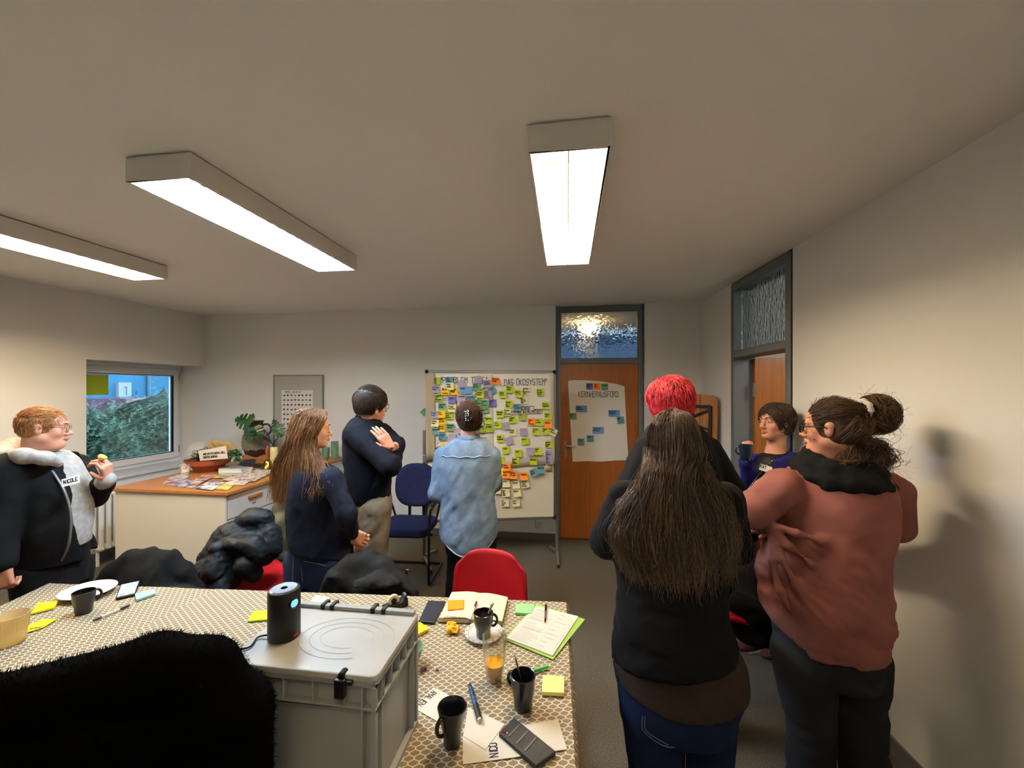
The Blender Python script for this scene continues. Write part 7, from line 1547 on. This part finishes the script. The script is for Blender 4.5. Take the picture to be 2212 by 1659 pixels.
# juice glass
gb = PZ(1068, 1467, ZT); jg = thing('juice_glass', 'tall glass one third full of orange juice', 'glass', gb); m_glass = None
mb = MB(); mb.lathe([(0, 0), (.024, 0), (.027, .003), (.0285, .015), (.0365, .07), (.0415, .142), (.0408, .1425), (.0350, .07), (.0268, .018), (.022, .013), (0, .011)], 40, gb); tumbler = mb.build('tumbler', m_glass, jg, smooth=True, angle=60)
mj = mat('orange_juice', (250, 172, 12), .3, spec=.3); mb = MB(); mb.lathe([(0, .0125), (.0225, .0145), (.0265, .019), (.0325, .057), (0, .0572)], 32, gb); mb.build('juice', mj, jg, smooth=True, angle=50)
# amber beaker at the left edge
ab = PZ(20, 1388, ZT); bk_ = thing('measuring_beaker', 'amber translucent plastic beaker at the left end of the table', 'beaker', ab); m_amb = mat('amber_plastic', (226, 200, 130), .15, trans=.85, ior=1.2)
mb = MB(); mb.lathe([(0, 0), (.042, 0), (.045, .004), (.047, .035), (.052, .10), (.0535, .104), (.0522, .105), (.0505, .10), (.0455, .035), (.043, .006), (0, .005)], 40, ab); mb.build('vessel', m_amb, bk_, smooth=True, angle=60)
mb = MB(); 
for k_ in range(40):
    a = k_*6.2832/40; mb.bar(ab+Vector((math.cos(a)*.0488, math.sin(a)*.0488, .048)), ab+Vector((math.cos(a)*.052, math.sin(a)*.052, .090)), .001, .0012)
o = mb.build('fluting', m_amb, bk_); o['kind'] = 'stuff'
# plate, phones
pl_ = PZ(*T7(812, 268), ZT); pt = thing('plate', 'white oval plate behind the dark mug at the left table end', 'plate', pl_); mb = MB()
mb.lathe([(0, .002), (.06, .002), (.07, .004), (.105, .020), (.106, .0225), (.10, .020), (.07, .008), (.06, .006), (0, .006)], 48, pl_, sx=1.0, sy=.92); mb.build('dish', mat('white_china', (226, 220, 206), .25, coat=.3), pt, smooth=True)
def phone(label, corners, body_m, th=.009, screen=None):
    t = flat('phone', label, 'phone', corners, th, body_m, 'body', bevel=.003); cs = [Vector(c)+ZUP*(th+.0003) for c in corners]; c = sum(cs, Vector())/4
    if screen: 
        mb = MB(); mb.slab([c+(p-c)*.88 for p in cs], .0003); 
        if mb.f: 
            n_ = (cs[1]-cs[0]).cross(cs[2]-cs[1]); 
        mb.build('screen', screen, t)
    return t
m_scr = mat('phone_picture', (150, 160, 190), .2, emis=(150, 165, 205), estr=.7); nt, nn, L = nodes_of(m_scr)
tc = nn.new('ShaderNodeTexCoord'); vo = nn.new('ShaderNodeTexNoise'); vo.inputs['Scale'].default_value = 85; vo.inputs['Detail'].default_value = 5; rp = nn.new('ShaderNodeValToRGB')
rp.color_ramp.elements[0].position = .46; rp.color_ramp.elements[0].color = lin((60, 62, 78)); rp.color_ramp.elements[1].position = .52; rp.color_ramp.elements[1].color = lin((178, 190, 224))
L.new(tc.outputs['Object'], vo.inputs[0]); L.new(vo.outputs['Fac'], rp.inputs[0]); L.new(rp.outputs[0], nn['Principled BSDF'].inputs['Emission Color'])
phone('phone with a lit picture of branches beside the white plate', onT(T7, [(1060, 325), (1245, 283), (1290, 157), (1108, 197)]), m_bk, screen=m_scr)
phone('dark phone lying face down left of the open notebook', onT(T5, [(165, 475), (298, 488), (388, 312), (245, 305)]), mat('phone_back', (34, 36, 44), .45))
rc = onT(T5, [(820, 1405), (1128, 1680), (1290, 1560), (945, 1278)]); rp_ = phone('rugged black phone with a ribbed back on the paper sheets at the table corner', rc, mat('rugged_rubber', (42, 40, 38), .6, bump=.2, bscale=200), .013)
z_ = ZUP*.0133; ctr = sum(rc, Vector())/4; e1 = (rc[1]-rc[0]); e2 = (rc[3]-rc[0])
def RP(u, v): return rc[0]+e1*u+e2*v
for u in (.22, .44, .66):
    mb = MB(); mb.bar(RP(u, .12)+z_, RP(u, .88)+z_, .004, .0022); mb.build('groove_rib', mat('rib_grey', (92, 88, 84), .5), rp_)
mb = MB()
for u in (.05, .2, .24, .42, .46, .64, .68, .92):
    for v in np.linspace(.14, .86, 9): mb.ball(RP(u, v)+z_, .0011, 5, 3)
o = mb.build('stud_row', mat('rib_grey', (92, 88, 84), .5), rp_); o['kind'] = 'stuff'
mb = MB(); p = RP(.07, .22)+z_; mb.lathe([(0, .001), (.0045, .001), (.0048, .0018), (.0075, .002), (.008, -.001)], 20, p); mb.build('camera', mat('lens_rim', (86, 36, 44), .25), rp_, smooth=True)
mb = MB(); p = RP(.14, .22)+z_; mb.ball(p, (.0026, .0026, .0012), 8, 4); mb.build('flash', m_solew, rp_, smooth=True)
# paper on the right end of the table
m_pap = mat('plain_paper', (206, 200, 188), .85); m_gfold = mat('green_folder', (140, 176, 76), .7)
fo1 = flat('green_folder', 'light green cardboard folder under the printed forms', 'folder', onT(T5, [(865, 612), (1265, 778), (1525, 450), (1125, 322)]), .003, m_gfold, 'cover')
fm = flat('printed_form', 'stack of printed white forms on the green folder', 'paper', onT(T5, [(885, 605), (1262, 750), (1472, 428), (1122, 340)], ZT+.0032), .004, m_pap)
fc = onT(T5, [(885, 605), (1262, 750), (1472, 428), (1122, 340)], ZT+.0076)
def FM(u, v): return (fc[0]*(1-u)+fc[1]*u)*(1-v)+(fc[3]*(1-u)+fc[2]*u)*v
mb = MB(); rng = random.Random(4)
def rule(u0, v0, u1, v1, w): 
    a, b = FM(u0, v0), FM(u1, v1); s = (b-a).normalized().cross(ZUP)*w/2; mb.add([a-s, a+s, b+s, b-s], [(0, 1, 2, 3)])
for k_ in range(26):
    v = .93-.034*k_
    if k_ in (2, 9, 10): continue
    rule(.08, v, .08+rng.uniform(.15, .5), v, .0011 if k_ not in (0, 8, 16) else .002)
    if k_ % 3 == 0: rule(.62, v, .62+rng.uniform(.1, .28), v, .0014)
for u in (.06, .6, .94): rule(u, .06, u, .86, .0005)
for v in (.06, .40, .62, .86): rule(.06, v, .94, v, .0005)
mb.build('print', m_print, fm)
s1_ = flat('name_paper', 'folded white name paper lying upside down beside the crate and tall mug', 'paper', onT(T5, [(115, 1165), (340, 1292), (500, 1110), (288, 1005)]), .0012, m_pap); scrib(s1_, T5, 320, 1045, 190, 1160, ['AMALIEN'], .020, .0028, ZT+.0017, seed=5)
s3_ = flat('name_paper', 'white name paper under the rugged phone with letters reading NICO', 'paper', onT(T5, [(530, 1632), (968, 1572), (1378, 1508), (1305, 1265), (1010, 1312), (528, 1400)]), .0012, m_pap); scrib(s3_, T5, 752, 1572, 742, 1455, ['NICO'], .020, .0034, ZT+.0017, mat('purple_ink', (54, 50, 78), .7), seed=6)
s2_ = flat('blank_paper', 'blank white paper sheet under the marker between the two tall mugs', 'paper', onT(T5, [(530, 1400), (712, 1512), (872, 1302), (572, 1165)], ZT+.0016), .0010, m_pap)
# crumpled bits
def crumple(label, c, r, col, n=5, sc=38, amp=.012):
    c = Vector(c)+ZUP*r*.6; t = thing('crumpled_paper', label, 'scrap', c-ZUP*r*.6); F = Field(nv(c)-r*2, nv(c)+r*2, r/7); rng = np.random.default_rng(int(abs(c.x*1000)))
    for k_ in range(n): F.ell(nv(c)+rng.normal(0, r*.35, 3)*np.array([1, 1, .3]), rng.uniform(.3, .8, 3)*r, Matrix.Rotation(rng.uniform(0, 3), 3, (rng.random(), rng.random(), .3)), r*.1)
    v, q = F.mesh(0); z = nv(c)[2]-r*.6; v = wrinkle(v, q, amp*r/.02, (sc*.02/r,)*3, 4, .9); v[:, 2] = np.maximum(v[:, 2], z+.0005); np_mesh('wad', v, q, mat('scrap_%d' % col[0], col, .75), t, smooth=False)
crumple('crumpled ball of yellow sticky notes in front of the open notebook', PZ(*T5(445, 540), ZT), .022, (240, 182, 30), n=7, sc=60, amp=.018)
crumple('tiny crumpled purple scrap beside the green bowl', PZ(*T5(205, 862), ZT), .009, (96, 84, 104))
crumple('tiny white paper scrap right of the green bowl', PZ(*T5(322, 858), ZT), .008, (214, 206, 204))
flat('yellow_scrap', 'small yellow paper scrap behind the green bowl', 'scrap', onT(T5, [(160, 640), (205, 632), (205, 660), (170, 665)]), .002, mat('pad_246_190_16', (246, 190, 16), .8))
gb_ = PZ(*T5(85, 800), ZT); gw = thing('green_bowl', 'sage green plastic bowl half hidden behind the grey crate', 'bowl', gb_); mb = MB()
mb.lathe([(0, 0), (.026, 0), (.030, .003), (.042, .022), (.051, .052), (.0515, .056), (.050, .056), (.0485, .052), (.039, .022), (.027, .006), (0, .005)], 40, gb_); mb.build('shell', mat('sage_plastic', (118, 152, 112), .35), gw, smooth=True, angle=60)
# tape dispenser
a, b = PZ(*T6(1232, 372), ZT), PZ(*T6(1432, 318), ZT); d = (b-a).normalized(); n_ = Vector((-d.y, d.x, 0)); td = thing('tape_dispenser', 'black desk tape dispenser at the far edge of the table behind the crate', 'tape dispenser', (a+b)/2)
Lt = (b-a).length; mb = MB(); prof = [(0, 0), (Lt, 0), (Lt*1.0, .030), (Lt*.93, .046), (Lt*.86, .046), (Lt*.82, .030), (Lt*.66, .022), (Lt*.30, .018), (.06*Lt, .016), (0, .008)]
vs = [a+d*x+ZUP*z-n_*.022 for x, z in prof]+[a+d*x+ZUP*z+n_*.022 for x, z in prof]; k_ = len(prof); mb.add(vs, [tuple(range(k_)), tuple(range(k_, 2*k_))[::-1]]+[((i+1) % k_, i, k_+i, k_+(i+1) % k_) for i in range(k_)]); mb.build('base', m_bk, td, bevel=.002)
c = a+d*Lt*.45+ZUP*.032; v = MB(); v.lathe([(.0125, -.0075), (.024, -.0075), (.024, .0075), (.0125, .0075), (.0125, -.0075)], 28, close=False); R_ = n_.to_track_quat('Z', 'Y').to_matrix(); mb = MB(); mb.add([c+R_@Vector(p) for p in v.v], v.f); mb.build('tape_roll', mat('tape_roll', (206, 196, 158), .4), td, smooth=True, angle=40)
v = MB(); v.lathe([(.0, -.0085), (.0125, -.0085), (.0125, .0085), (.0, .0085)], 20); mb = MB(); mb.add([c+R_@Vector(p) for p in v.v], v.f); mb.build('hub', m_bk, td, smooth=True, angle=40)
mb = MB(); mb.slab([a+d*Lt*.87+ZUP*.0465-n_*.012, a+d*Lt*.95+ZUP*.0485-n_*.012, a+d*Lt*.95+ZUP*.0485+n_*.012, a+d*Lt*.87+ZUP*.0465+n_*.012], .001); mb.build('cutter', m_steel, td)
# the mug held in the doorway
hm = P(1611, 979, 2.42); mug('dark blue mug held up by the woman in the blue cardigan', hm+Vector((0, 0, -.042)), [(.027, 0), (.030, .003), (.034, .03), (.0375, .062), (.0385, .092)], cam_ang(hm)+math.radians(-75), .058, .019, m=mat('blue_stoneware', (20, 36, 52), .25, coat=.4))
# ================================================================ things on the worktop
def KC(x, y): return (370+.1386*x, 880+.1386*y)
def onC(pts, z=CT+.001): return [PZ(*KC(*p), z) for p in pts]
rng = random.Random(11)
# magazines, flyers and papers
mags = [([(-150, 1190), (120, 1240), (300, 1120), (40, 1085)], (206, 196, 204), (120, 70, 80), 'flat pale magazine at the near left corner of the worktop'),
        ([(20, 1215), (330, 1262), (520, 1150), (230, 1120)], (44, 54, 104), (180, 180, 200), 'dark blue brochure at the left front of the worktop'),
        ([(-60, 1120), (160, 1150), (290, 1070), (90, 1045)], (214, 210, 206), (150, 140, 140), 'white flyer beside the snack cup on the worktop'),
        ([(370, 1265), (640, 1290), (830, 1170), (600, 1150)], (46, 66, 138), (226, 224, 220), 'bright blue magazine at the front edge of the worktop'),
        ([(170, 1240), (420, 1200), (640, 1090), (460, 1080)], (92, 44, 50), (210, 190, 180), 'maroon printed flyer in the middle of the worktop'),
        ([(330, 1130), (540, 1150), (720, 1050), (540, 1030)], (168, 78, 62), (220, 180, 160), 'reddish flyer in front of the terracotta bowl'),
        ([(640, 1270), (880, 1290), (1000, 1190), (780, 1170)], (170, 140, 110), (210, 200, 90), 'photo brochure with yellow corner at the front edge of the worktop'),
        ([(830, 1190), (1130, 1215), (1270, 1120), (1000, 1110)], (222, 218, 208), (170, 160, 150), 'plain white sheet by the front edge above the drawer'),
        ([(770, 1140), (1290, 1160), (1600, 1000), (1080, 1000)], (226, 222, 210), (110, 70, 66), 'open newspaper with dark pictures at the right of the worktop'),
        ([(640, 1095), (860, 1110), (980, 1050), (800, 1030)], (206, 196, 150), (120, 110, 80), 'folded cream leaflet behind the newspaper'),
        ([(1260, 1000), (1560, 1020), (1640, 980), (1330, 970)], (216, 212, 206), (160, 150, 150), 'white leaflet lying in front of the brass bell')]
for i, (c, a, b, lab) in enumerate(mags):
    m = mat('magazine_%d' % i, a, .55, spec=.4, c2=b, nscale=9+i, namt=.35 if i not in (8,) else .5, detail=2)
    t = flat('magazine', lab, 'magazine', onC(c, CT+.001+.0022*(i % 5)), .0022, m, 'cover', 'papers strewn on the worktop')
    cs = onC(c, CT+.0038+.0022*(i % 5)); ctr = sum(cs, Vector())/4
    mb = MB()
    for k in range(2 if i == 8 else 1):
        u0, u1, v0, v1 = ((.12, .45, .2, .8), (.55, .9, .25, .75))[k] if i == 8 else (.15, .7, .55, .8)
        q = lambda u, v: (cs[0]*(1-u)+cs[1]*u)*(1-v)+(cs[3]*(1-u)+cs[2]*u)*v
        mb.slab([q(u0, v0), q(u1, v0), q(u1, v1), q(u0, v1)], .0002)
    o = mb.build('print', mat('magprint_%d' % i, b, .6, c2=a, nscale=30, namt=.6), t); o['kind'] = 'stuff'
# stack of cards and papers
for (c, h, lab, n) in (([(735, 1060), (1085, 1062), (1090, 960), (745, 955)], .034, 'stack of white postcards behind the newspaper', 5), ([(1085, 1000), (1255, 1005), (1275, 958), (1095, 950)], .020, 'low stack of white leaflets beside the postcard stack', 3)):
    cs = onC(c); ctr = sum(cs, Vector())/4; t = thing('paper_stack', lab, 'paper', ctr)
    for k in range(n):
        a = rng.uniform(-.06, .06); R_ = Matrix.Rotation(a, 3, 'Z'); mb = MB(); mb.slab([ctr+R_@(p-ctr)+ZUP*(h/n*k) for p in cs], h/n*.92); mb.build('bundle', m_pap if k % 2 else mat('paper_cool', (214, 214, 212), .8), t)
# terracotta bowl with greens
tbp = PZ(*KC(580, 985), CT); tbw = thing('terracotta_bowl', 'wide terracotta bowl full of vegetables on the worktop', 'bowl', tbp); m_ter = mat('terracotta', (164, 84, 48), .55, c2=(150, 72, 40), nscale=8)
mb = MB(); mb.lathe([(0, 0), (.105, 0), (.112, .008), (.145, .055), (.186, .075), (.196, .115), (.199, .12), (.192, .122), (.180, .082), (.138, .062), (.10, .02), (0, .015)], 48, tbp); mb.build('shell', m_ter, tbw, smooth=True, angle=45)
def at3(x, y, dy=0): p = PY(*KC(x, y), tbp.y+dy); return p
cd = thing('card_sign', 'white card with two lines of writing stuck in the terracotta bowl', 'sign', at3(660, 830, -.13)); cs = [at3(*p, -.14) for p in ((452, 835), (885, 795), (850, 600), (420, 678))]; nn_ = (cs[1]-cs[0]).cross(cs[3]-cs[0]).normalized()
mb = MB(); mb.slab(cs, -.0015) if nn_.y > 0 else mb.slab(cs, .0015); mb.build('card', m_pap, cd)
r = (cs[1]-cs[0]).normalized(); n0 = nn_ if nn_.y < 0 else -nn_; u = n0.cross(r); u = u if u.z > 0 else -u
write(['WAS WIR PFLANZEN, SOLL', 'GARTEN WERDEN'], (cs[3]+r*.055-u*.028+n0*.004, r, u), .017, .0042, mat('pencil_dark', (60, 58, 56), .8), cd, name='lettering', width=.26, lead=1.9, off=0, seed=8)
def leafy(name, label, cat, c, r, n, m, size, curl=.5, seed=1):
    t = thing(name, label, cat, c-ZUP*r[2]); rg = np.random.default_rng(seed); mb = MB()
    for i in range(n):
        d = rg.normal(0, 1, 3); d[2] = abs(d[2])*.8; d /= np.linalg.norm(d); p = Vector(c)+Vector((d[0]*r[0], d[1]*r[1], d[2]*r[2]))*rg.uniform(.4, 1); dv = Vector(d)+Vector(rg.normal(0, .5, 3)); dv.normalize(); sd = dv.cross(ZUP).normalized(); L_ = size*rg.uniform(.6, 1.3); up = sd.cross(dv)
        w = [0, .32, .42, .3, 0]; vs = []
        for k in range(5):
            s = k/4; q = p+dv*L_*(s-.3)+up*(curl*L_*(.25-(s-.5)**2)); wob = rg.uniform(-.25, .25)
            vs += [q-sd*L_*w[k]+up*L_*(.12+wob*.3)*(w[k] > 0), q, q+sd*L_*w[k]+up*L_*(.12-wob*.3)*(w[k] > 0)]
        mb.add(vs, [(3*k+j, 3*k+j+1, 3*k+j+4, 3*k+j+3) for k in range(4) for j in range(2)])
    o = mb.build('leaves', m, t, smooth=True); o['kind'] = 'stuff'; return t
m_kale = mat('kale_green', (58, 92, 62), .55, c2=(110, 140, 104), nscale=40, namt=.7); m_dkleaf = mat('dark_leaf', (52, 56, 36), .5, c2=(96, 92, 64), nscale=20, namt=.8)
leafy('lettuce', 'bunch of dark salad leaves in a clear bag on the left of the bowl', 'vegetable', at3(520, 800, -.02)+ZUP*.0, (.11, .10, .10), 120, m_dkleaf, .055, seed=3)
leafy('kale', 'curly green kale hanging over the right rim of the bowl', 'vegetable', at3(960, 780, -.04), (.07, .08, .085), 190, m_kale, .03, 1.2, seed=4)
leafy('kale', 'small kale tuft drooping outside the bowl at its right', 'vegetable', at3(1035, 850, -.08), (.035, .04, .05), 90, m_kale, .024, 1.2, seed=5)
lk = thing('leek', 'dark green leek leaf poking over the left rim of the bowl', 'vegetable', at3(420, 820, -.1)); mb = MB(); mb.tube(curve_pts([at3(520, 800, -.05), at3(400, 800, -.10), at3(300, 815, -.14), at3(250, 845, -.16)], 5), [.012+.0*i for i in range(16)], 8, flat=.5); mb.build('leaf', mat('leek_dark', (30, 40, 28), .4), lk, smooth=True)
mb = MB(); mb.tube(curve_pts([at3(500, 790, -.06), at3(400, 770, -.11), at3(330, 775, -.15)], 5), .008, 8, flat=.5); mb.build('leaf', mat('leek_bright', (96, 140, 50), .4), lk, smooth=True)
F = Field(nv(at3(620, 700, .05))-np.array([.28, .12, .16]), nv(at3(620, 700, .05))+np.array([.28, .16, .16]), .008)
for x, y, rx, rz_ in ((720, 640, .13, .085), (880, 640, .07, .07), (960, 690, .05, .06), (600, 660, .07, .06)): F.ell(at3(x, y, .07), (rx, .03, rz_), k=.02)
v, q = F.mesh(1); pb = thing('paper_bag', 'crumpled brown paper bag standing behind the vegetables in the bowl', 'bag', at3(760, 760, .07)); np_mesh('bag', wrinkle(v, q, .014, (14, 14, 14), 6, .9), q, mat('kraft_bag', (164, 134, 88), .85), pb, smooth=False)
F = Field(nv(at3(400, 700, .0))-.2, nv(at3(400, 700, .0))+.2, .008)
F.ell(at3(430, 690, -.03), (.10, .10, .10), k=.02); F.ell(at3(360, 740, -.03), (.06, .07, .05), k=.02)
v, q = F.mesh(1); m_bag = mat('clear_bag', (230, 236, 240), .12, alpha=.16, spec=.8); pbg = thing('clear_bag', 'clear plastic bag around the salad leaves in the bowl', 'bag', at3(400, 800, -.03)); np_mesh('film', wrinkle(v, q, .016, (16, 16, 16), 7, .9), q, m_bag, pbg)
# snack cup
cp = PZ(*KC(213, 1052), CT); sc = thing('snack_cup', 'small clear cup of snacks with an orange label at the left of the bowl', 'cup', cp); mb = MB(); mb.lathe([(0, 0), (.034, 0), (.042, .10), (.044, .102), (.0415, .102), (.0325, .004), (0, .003)], 28, cp); mb.build('cup', mat('cup_plastic', (224, 222, 214), .15, alpha=.45), sc, smooth=True, angle=45)
mb = MB(); mb.lathe([(0, .004), (.031, .004), (.037, .066), (.02, .074), (0, .072)], 24, cp); mb.build('snacks', mat('snack_fill', (206, 160, 100), .7, c2=(232, 206, 160), nscale=60), sc, smooth=True)
mb = MB(); a0 = math.atan2(-cp.y, -cp.x); mb.grid(lambda u, v: cp+Vector((math.cos(a0+(u-.4)*1.5), math.sin(a0+(u-.4)*1.5), 0))*(.0375+.0055*v)+ZUP*(.03+.055*v), 8, 1); lb = mb.build('label', mat('label_cream', (232, 214, 180), .7), sc, smooth=True)
tt = Vector((-math.sin(a0), math.cos(a0), 0)); write(['LIO'], (cp+Vector((math.cos(a0), math.sin(a0), 0))*.0445-tt*.012+ZUP*.082, tt, ZUP), .016, .004, mat('orange_print', (214, 104, 40), .7), sc, name='lettering', off=0)
# jug, monstera, candle, bell
jp = Vector((PY(*KC(1322, 745), 4.33).x, 4.33, CT)); jug = thing('clay_jug', 'big brown clay jug with a grey textured band and ring handle by the back wall', 'jug', jp)
s = 1.0; prof = [(0, 0), (.088, 0), (.094, .01), (.120, .085), (.138, .15), (.142, .20), (.134, .25), (.112, .30), (.088, .335), (.074, .36), (.070, .39), (.072, .425), (.080, .44), (.082, .446), (.074, .447), (.066, .43), (.062, .39), (.06, .3), (0, .29)]
mb = MB(); mb.lathe(prof, 40, jp); mb.build('body', mat('brown_clay', (78, 48, 34), .6, c2=(60, 36, 26), nscale=12), jug, smooth=True, angle=50)
mb = MB(); V0 = [(.139, .115), (.1405, .15), (.1455, .165), (.1465, .205), (.1405, .22), (.1405, .25), (.1365, .262), (.122, .292), (.110, .302)]
mb.lathe(V0, 64, jp, close=False); vv = np.array(mb.v); ang = np.arctan2(vv[:, 1]-jp.y, vv[:, 0]-jp.x); vv[:, 2] += .006*np.sin(ang*9)+.004*np.sin(ang*23); mb.v = [tuple(p) for p in vv]; mb.build('textured_band', mat('grey_slip', (150, 144, 128), .9, c2=(110, 104, 92), nscale=60, namt=.8, bump=1, bscale=160, bdist=.006), jug, smooth=True)
cr_ = Vector((CCOS, CSIN, 0)); mb = MB(); pts = [jp+cr_*(.118+.062*math.cos(a))+ZUP*(.345+.062*math.sin(a)) for a in np.linspace(-2.4, 2.7, 22)]; mb.tube(pts, .0125, 10); mb.build('handle', mat('brown_clay', (78, 48, 34), .6), jug, smooth=True)
m_mon = mat('monstera_green', (26, 58, 30), .35, spec=.5, c2=(44, 84, 44), nscale=14); vz = Vector((PY(*KC(1600, 700), 4.20).x, 4.2, CT)); mo = thing('monstera_cutting', 'monstera leaves on long stems in a glass vase in front of the clay jug', 'plant', vz)
mb = MB(); mb.lathe([(0, 0), (.04, 0), (.046, .01), (.050, .16), (.052, .18), (.049, .18), (.045, .012), (0, .008)], 28, vz)
m_thin = bpy.data.materials.new('thin_glass'); m_thin.use_nodes = True; nt, nn, L = nodes_of(m_thin); nn.remove(nn['Principled BSDF'])
tr = nn.new('ShaderNodeBsdfTransparent'); gl = nn.new('ShaderNodeBsdfGlossy'); gl.inputs['Roughness'].default_value = .03; lw = nn.new('ShaderNodeLayerWeight'); lw.inputs[0].default_value = .25; mx = nn.new('ShaderNodeMixShader'); tr.inputs[0].default_value = (.93, .95, .94, 1)
L.new(lw.outputs['Facing'], mx.inputs[0]); L.new(tr.outputs[0], mx.inputs[1]); L.new(gl.outputs[0], mx.inputs[2]); L.new(mx.outputs[0], nn['Material Output'].inputs[0])
mb.build('vase', m_thin, mo, smooth=True, angle=50)
def monstera(c, size, ang, tilt, face):
    """c: leaf base, ang: direction in the picture plane, face: leaf normal"""
    n = Vector(face).normalized(); ax = (cr_*math.cos(ang)+ZUP*math.sin(ang)); ax = (ax-n*ax.dot(n)).normalized(); sd = ax.cross(n); 
    half = [(0, .0), (-.10, .18), (-.02, .40), (.15, .50), (.24, .50), (.20, .16), (.27, .16), (.36, .50), (.50, .47), (.42, .13), (.49, .13), (.60, .42), (.74, .33), (.64, .09), (.70, .09), (.86, .22), (1.0, .0)]
    mb = MB(); pts = [(u, w) for u, w in half]+[(u, -w) for u, w in half[1:-1]][::-1]
    vs = [c+ax*(u*size)+sd*(w*size)+n*(size*(.10-.35*w*w-.25*(u-.4)**2)) for u, w in pts]; k = len(half)
    mid = [c+ax*(u*size)+n*(size*(.10-.25*(u-.4)**2)) for u, w in half]; off = len(vs)
    fs = []
    for i in range(k-1):
        fs.append((i, i+1, off+i+1, off+i))
        a = (2*k-2-i) if i > 0 else 0; b = (2*k-2-(i+1)) if i+1 < k-1 else k-1
        fs.append((off+i, off+i+1, b, a))
    mb.add(vs+mid, fs); mb.build('leaf', m_mon, mo, solid=.0012); return c
def jl(x, y, yy): return PY(*KC(x, y), yy)
stems = []
for (x, y, yy, sz, an, fc) in ((1225, 240, 4.12, .19, math.radians(165), (.1, -1, .35)), (1215, 330, 4.08, .17, math.radians(-80), (-.2, -1, .1)), (1300, 320, 4.10, .15, math.radians(-55), (.3, -1, .2)), (1640, 330, 4.14, .12, math.radians(120), (-.2, -1, .1)), (1650, 300, 4.12, .14, math.radians(-60), (.4, -1, .3)), (1245, 200, 4.13, .08, math.radians(75), (0, -1, .2))):
    c = monstera(jl(x, y, yy), sz, an, 0, fc); mb = MB(); m_ = (c+vz)/2+ZUP*.08+cr_*(.03 if x > 1500 else -.02); mb.tube(curve_pts([vz+ZUP*.02, vz+ZUP*.17+(c-vz)*.08, m_, c], 6), .0042, 8); mb.build('stem', mat('stem_dark', (34, 44, 26), .5), mo, smooth=True)
cn_ = PZ(*KC(1600, 885), CT); cdl = thing('pillar_candle', 'cream pillar candle right of the brass bell', 'candle', cn_); mb = MB(); mb.lathe([(0, 0), (.036, 0), (.0375, .004), (.0375, .178), (.035, .184), (.022, .178), (0, .176)], 32, cn_); mb.build('wax', mat('candle_wax', (226, 212, 150), .5), cdl, smooth=True, angle=50)
mb = MB(); mb.cyl(cn_+ZUP*.176, cn_+ZUP*.19, .0015, n=6); mb.build('wick', m_rubber, cdl)
be = PZ(*KC(1500, 955), CT); bl_ = thing('hand_bell', 'brass hand bell with a turned wooden handle on the worktop', 'bell', be); m_brass = mat('brass', (176, 138, 62), .22, metal=1); mb = MB()
mb.lathe([(.064, 0), (.066, .003), (.058, .012), (.046, .03), (.039, .055), (.034, .075), (.024, .088), (.012, .094), (0, .095)], 36, be, close=False); mb.build('bell', m_brass, bl_, smooth=True)
mb = MB(); mb.lathe([(.010, .094), (.013, .10), (.010, .108), (.012, .125), (.019, .16), (.021, .19), (.017, .215), (.010, .228), (.006, .24), (0, .243)], 24, be); mb.build('handle', mat('bell_wood', (132, 66, 36), .4), bl_, smooth=True)
# wavy board and dark notebooks
wb_ = [PZ(*KC(x, 822), CT+.002) for x in (1100, 1540)]; bd = thing('wavy_board', 'wavy edged wooden tray lying in front of the clay jug', 'tray', (wb_[0]+wb_[1])/2+Vector((0, .08, 0))); mb = MB(); a_, b_ = wb_; n_ = Vector((0, 1, 0)); N = 18
top = [a_.lerp(b_, i/N)+ZUP*(.045+.016*math.sin(i/N*9+.6)) for i in range(N+1)]; bot = [a_.lerp(b_, i/N)+ZUP*.0 for i in range(N+1)]
for i in range(N): mb.slab([bot[i], bot[i+1], top[i+1], top[i]], -.016)
mb.build('edge', m_oak, bd); mb = MB(); mb.box((a_+b_)/2+Vector((0, .035, .006)), ((b_-a_).length, .05, .012)); mb.build('base', m_oak, bd, bevel=.003)
flat('dark_notebook', 'dark blue notebook lying right of the kale', 'notebook', onC([(1060, 890), (1305, 868), (1310, 822), (1120, 832)]), .016, mat('slate_cover', (44, 50, 62), .5), 'cover')
flat('dark_notebook', 'flat black folder lying behind the postcard stack', 'notebook', onC([(980, 925), (1400, 945), (1450, 885), (1090, 885)]), .007, mat('black_cover', (26, 24, 24), .5), 'cover')
# green cups near the wall
m_cup = mat('eucalyptus_cup', (112, 148, 124), .4)
def cup_stack(px, n, label, y):
    for k in range(n):
        c = PY(px, 978, y); c.z = CT+.001+k*.034; t = thing('green_cup', label % ('lowest', 'second', 'third', 'topmost')[k if k < n-1 else 3], 'cup', c, group='eucalyptus green cups')
        mb = MB(); mb.lathe([(0, 0), (.030, 0), (.032, .003), (.043, .098), (.0435, .10), (.0415, .10), (.0305, .006), (0, .005)], 32, c); mb.build('shell', m_cup, t, smooth=True, angle=50)
        mb = MB(); mb.lathe([(.0432, .094), (.0446, .097), (.0436, .1005), (.042, .1005)], 32, c, close=False); mb.build('rim', m_cup, t, smooth=True)
cup_stack(723, 4, 'green cup, %s of the stack behind the long light brown hair', 4.42)
cup_stack(704, 2, 'green cup, %s of the low stack hidden beside the face', 4.40)
# ================================================================ last touches: glass and beaker materials
m_a = bpy.data.materials['amber_plastic']; nt, nn, L = nodes_of(m_a); p = nn['Principled BSDF']; p.inputs['Transmission Weight'].default_value = 0; p.inputs['Alpha'].default_value = .45

tumbler.data.materials.clear(); tumbler.data.materials.append(m_thin)
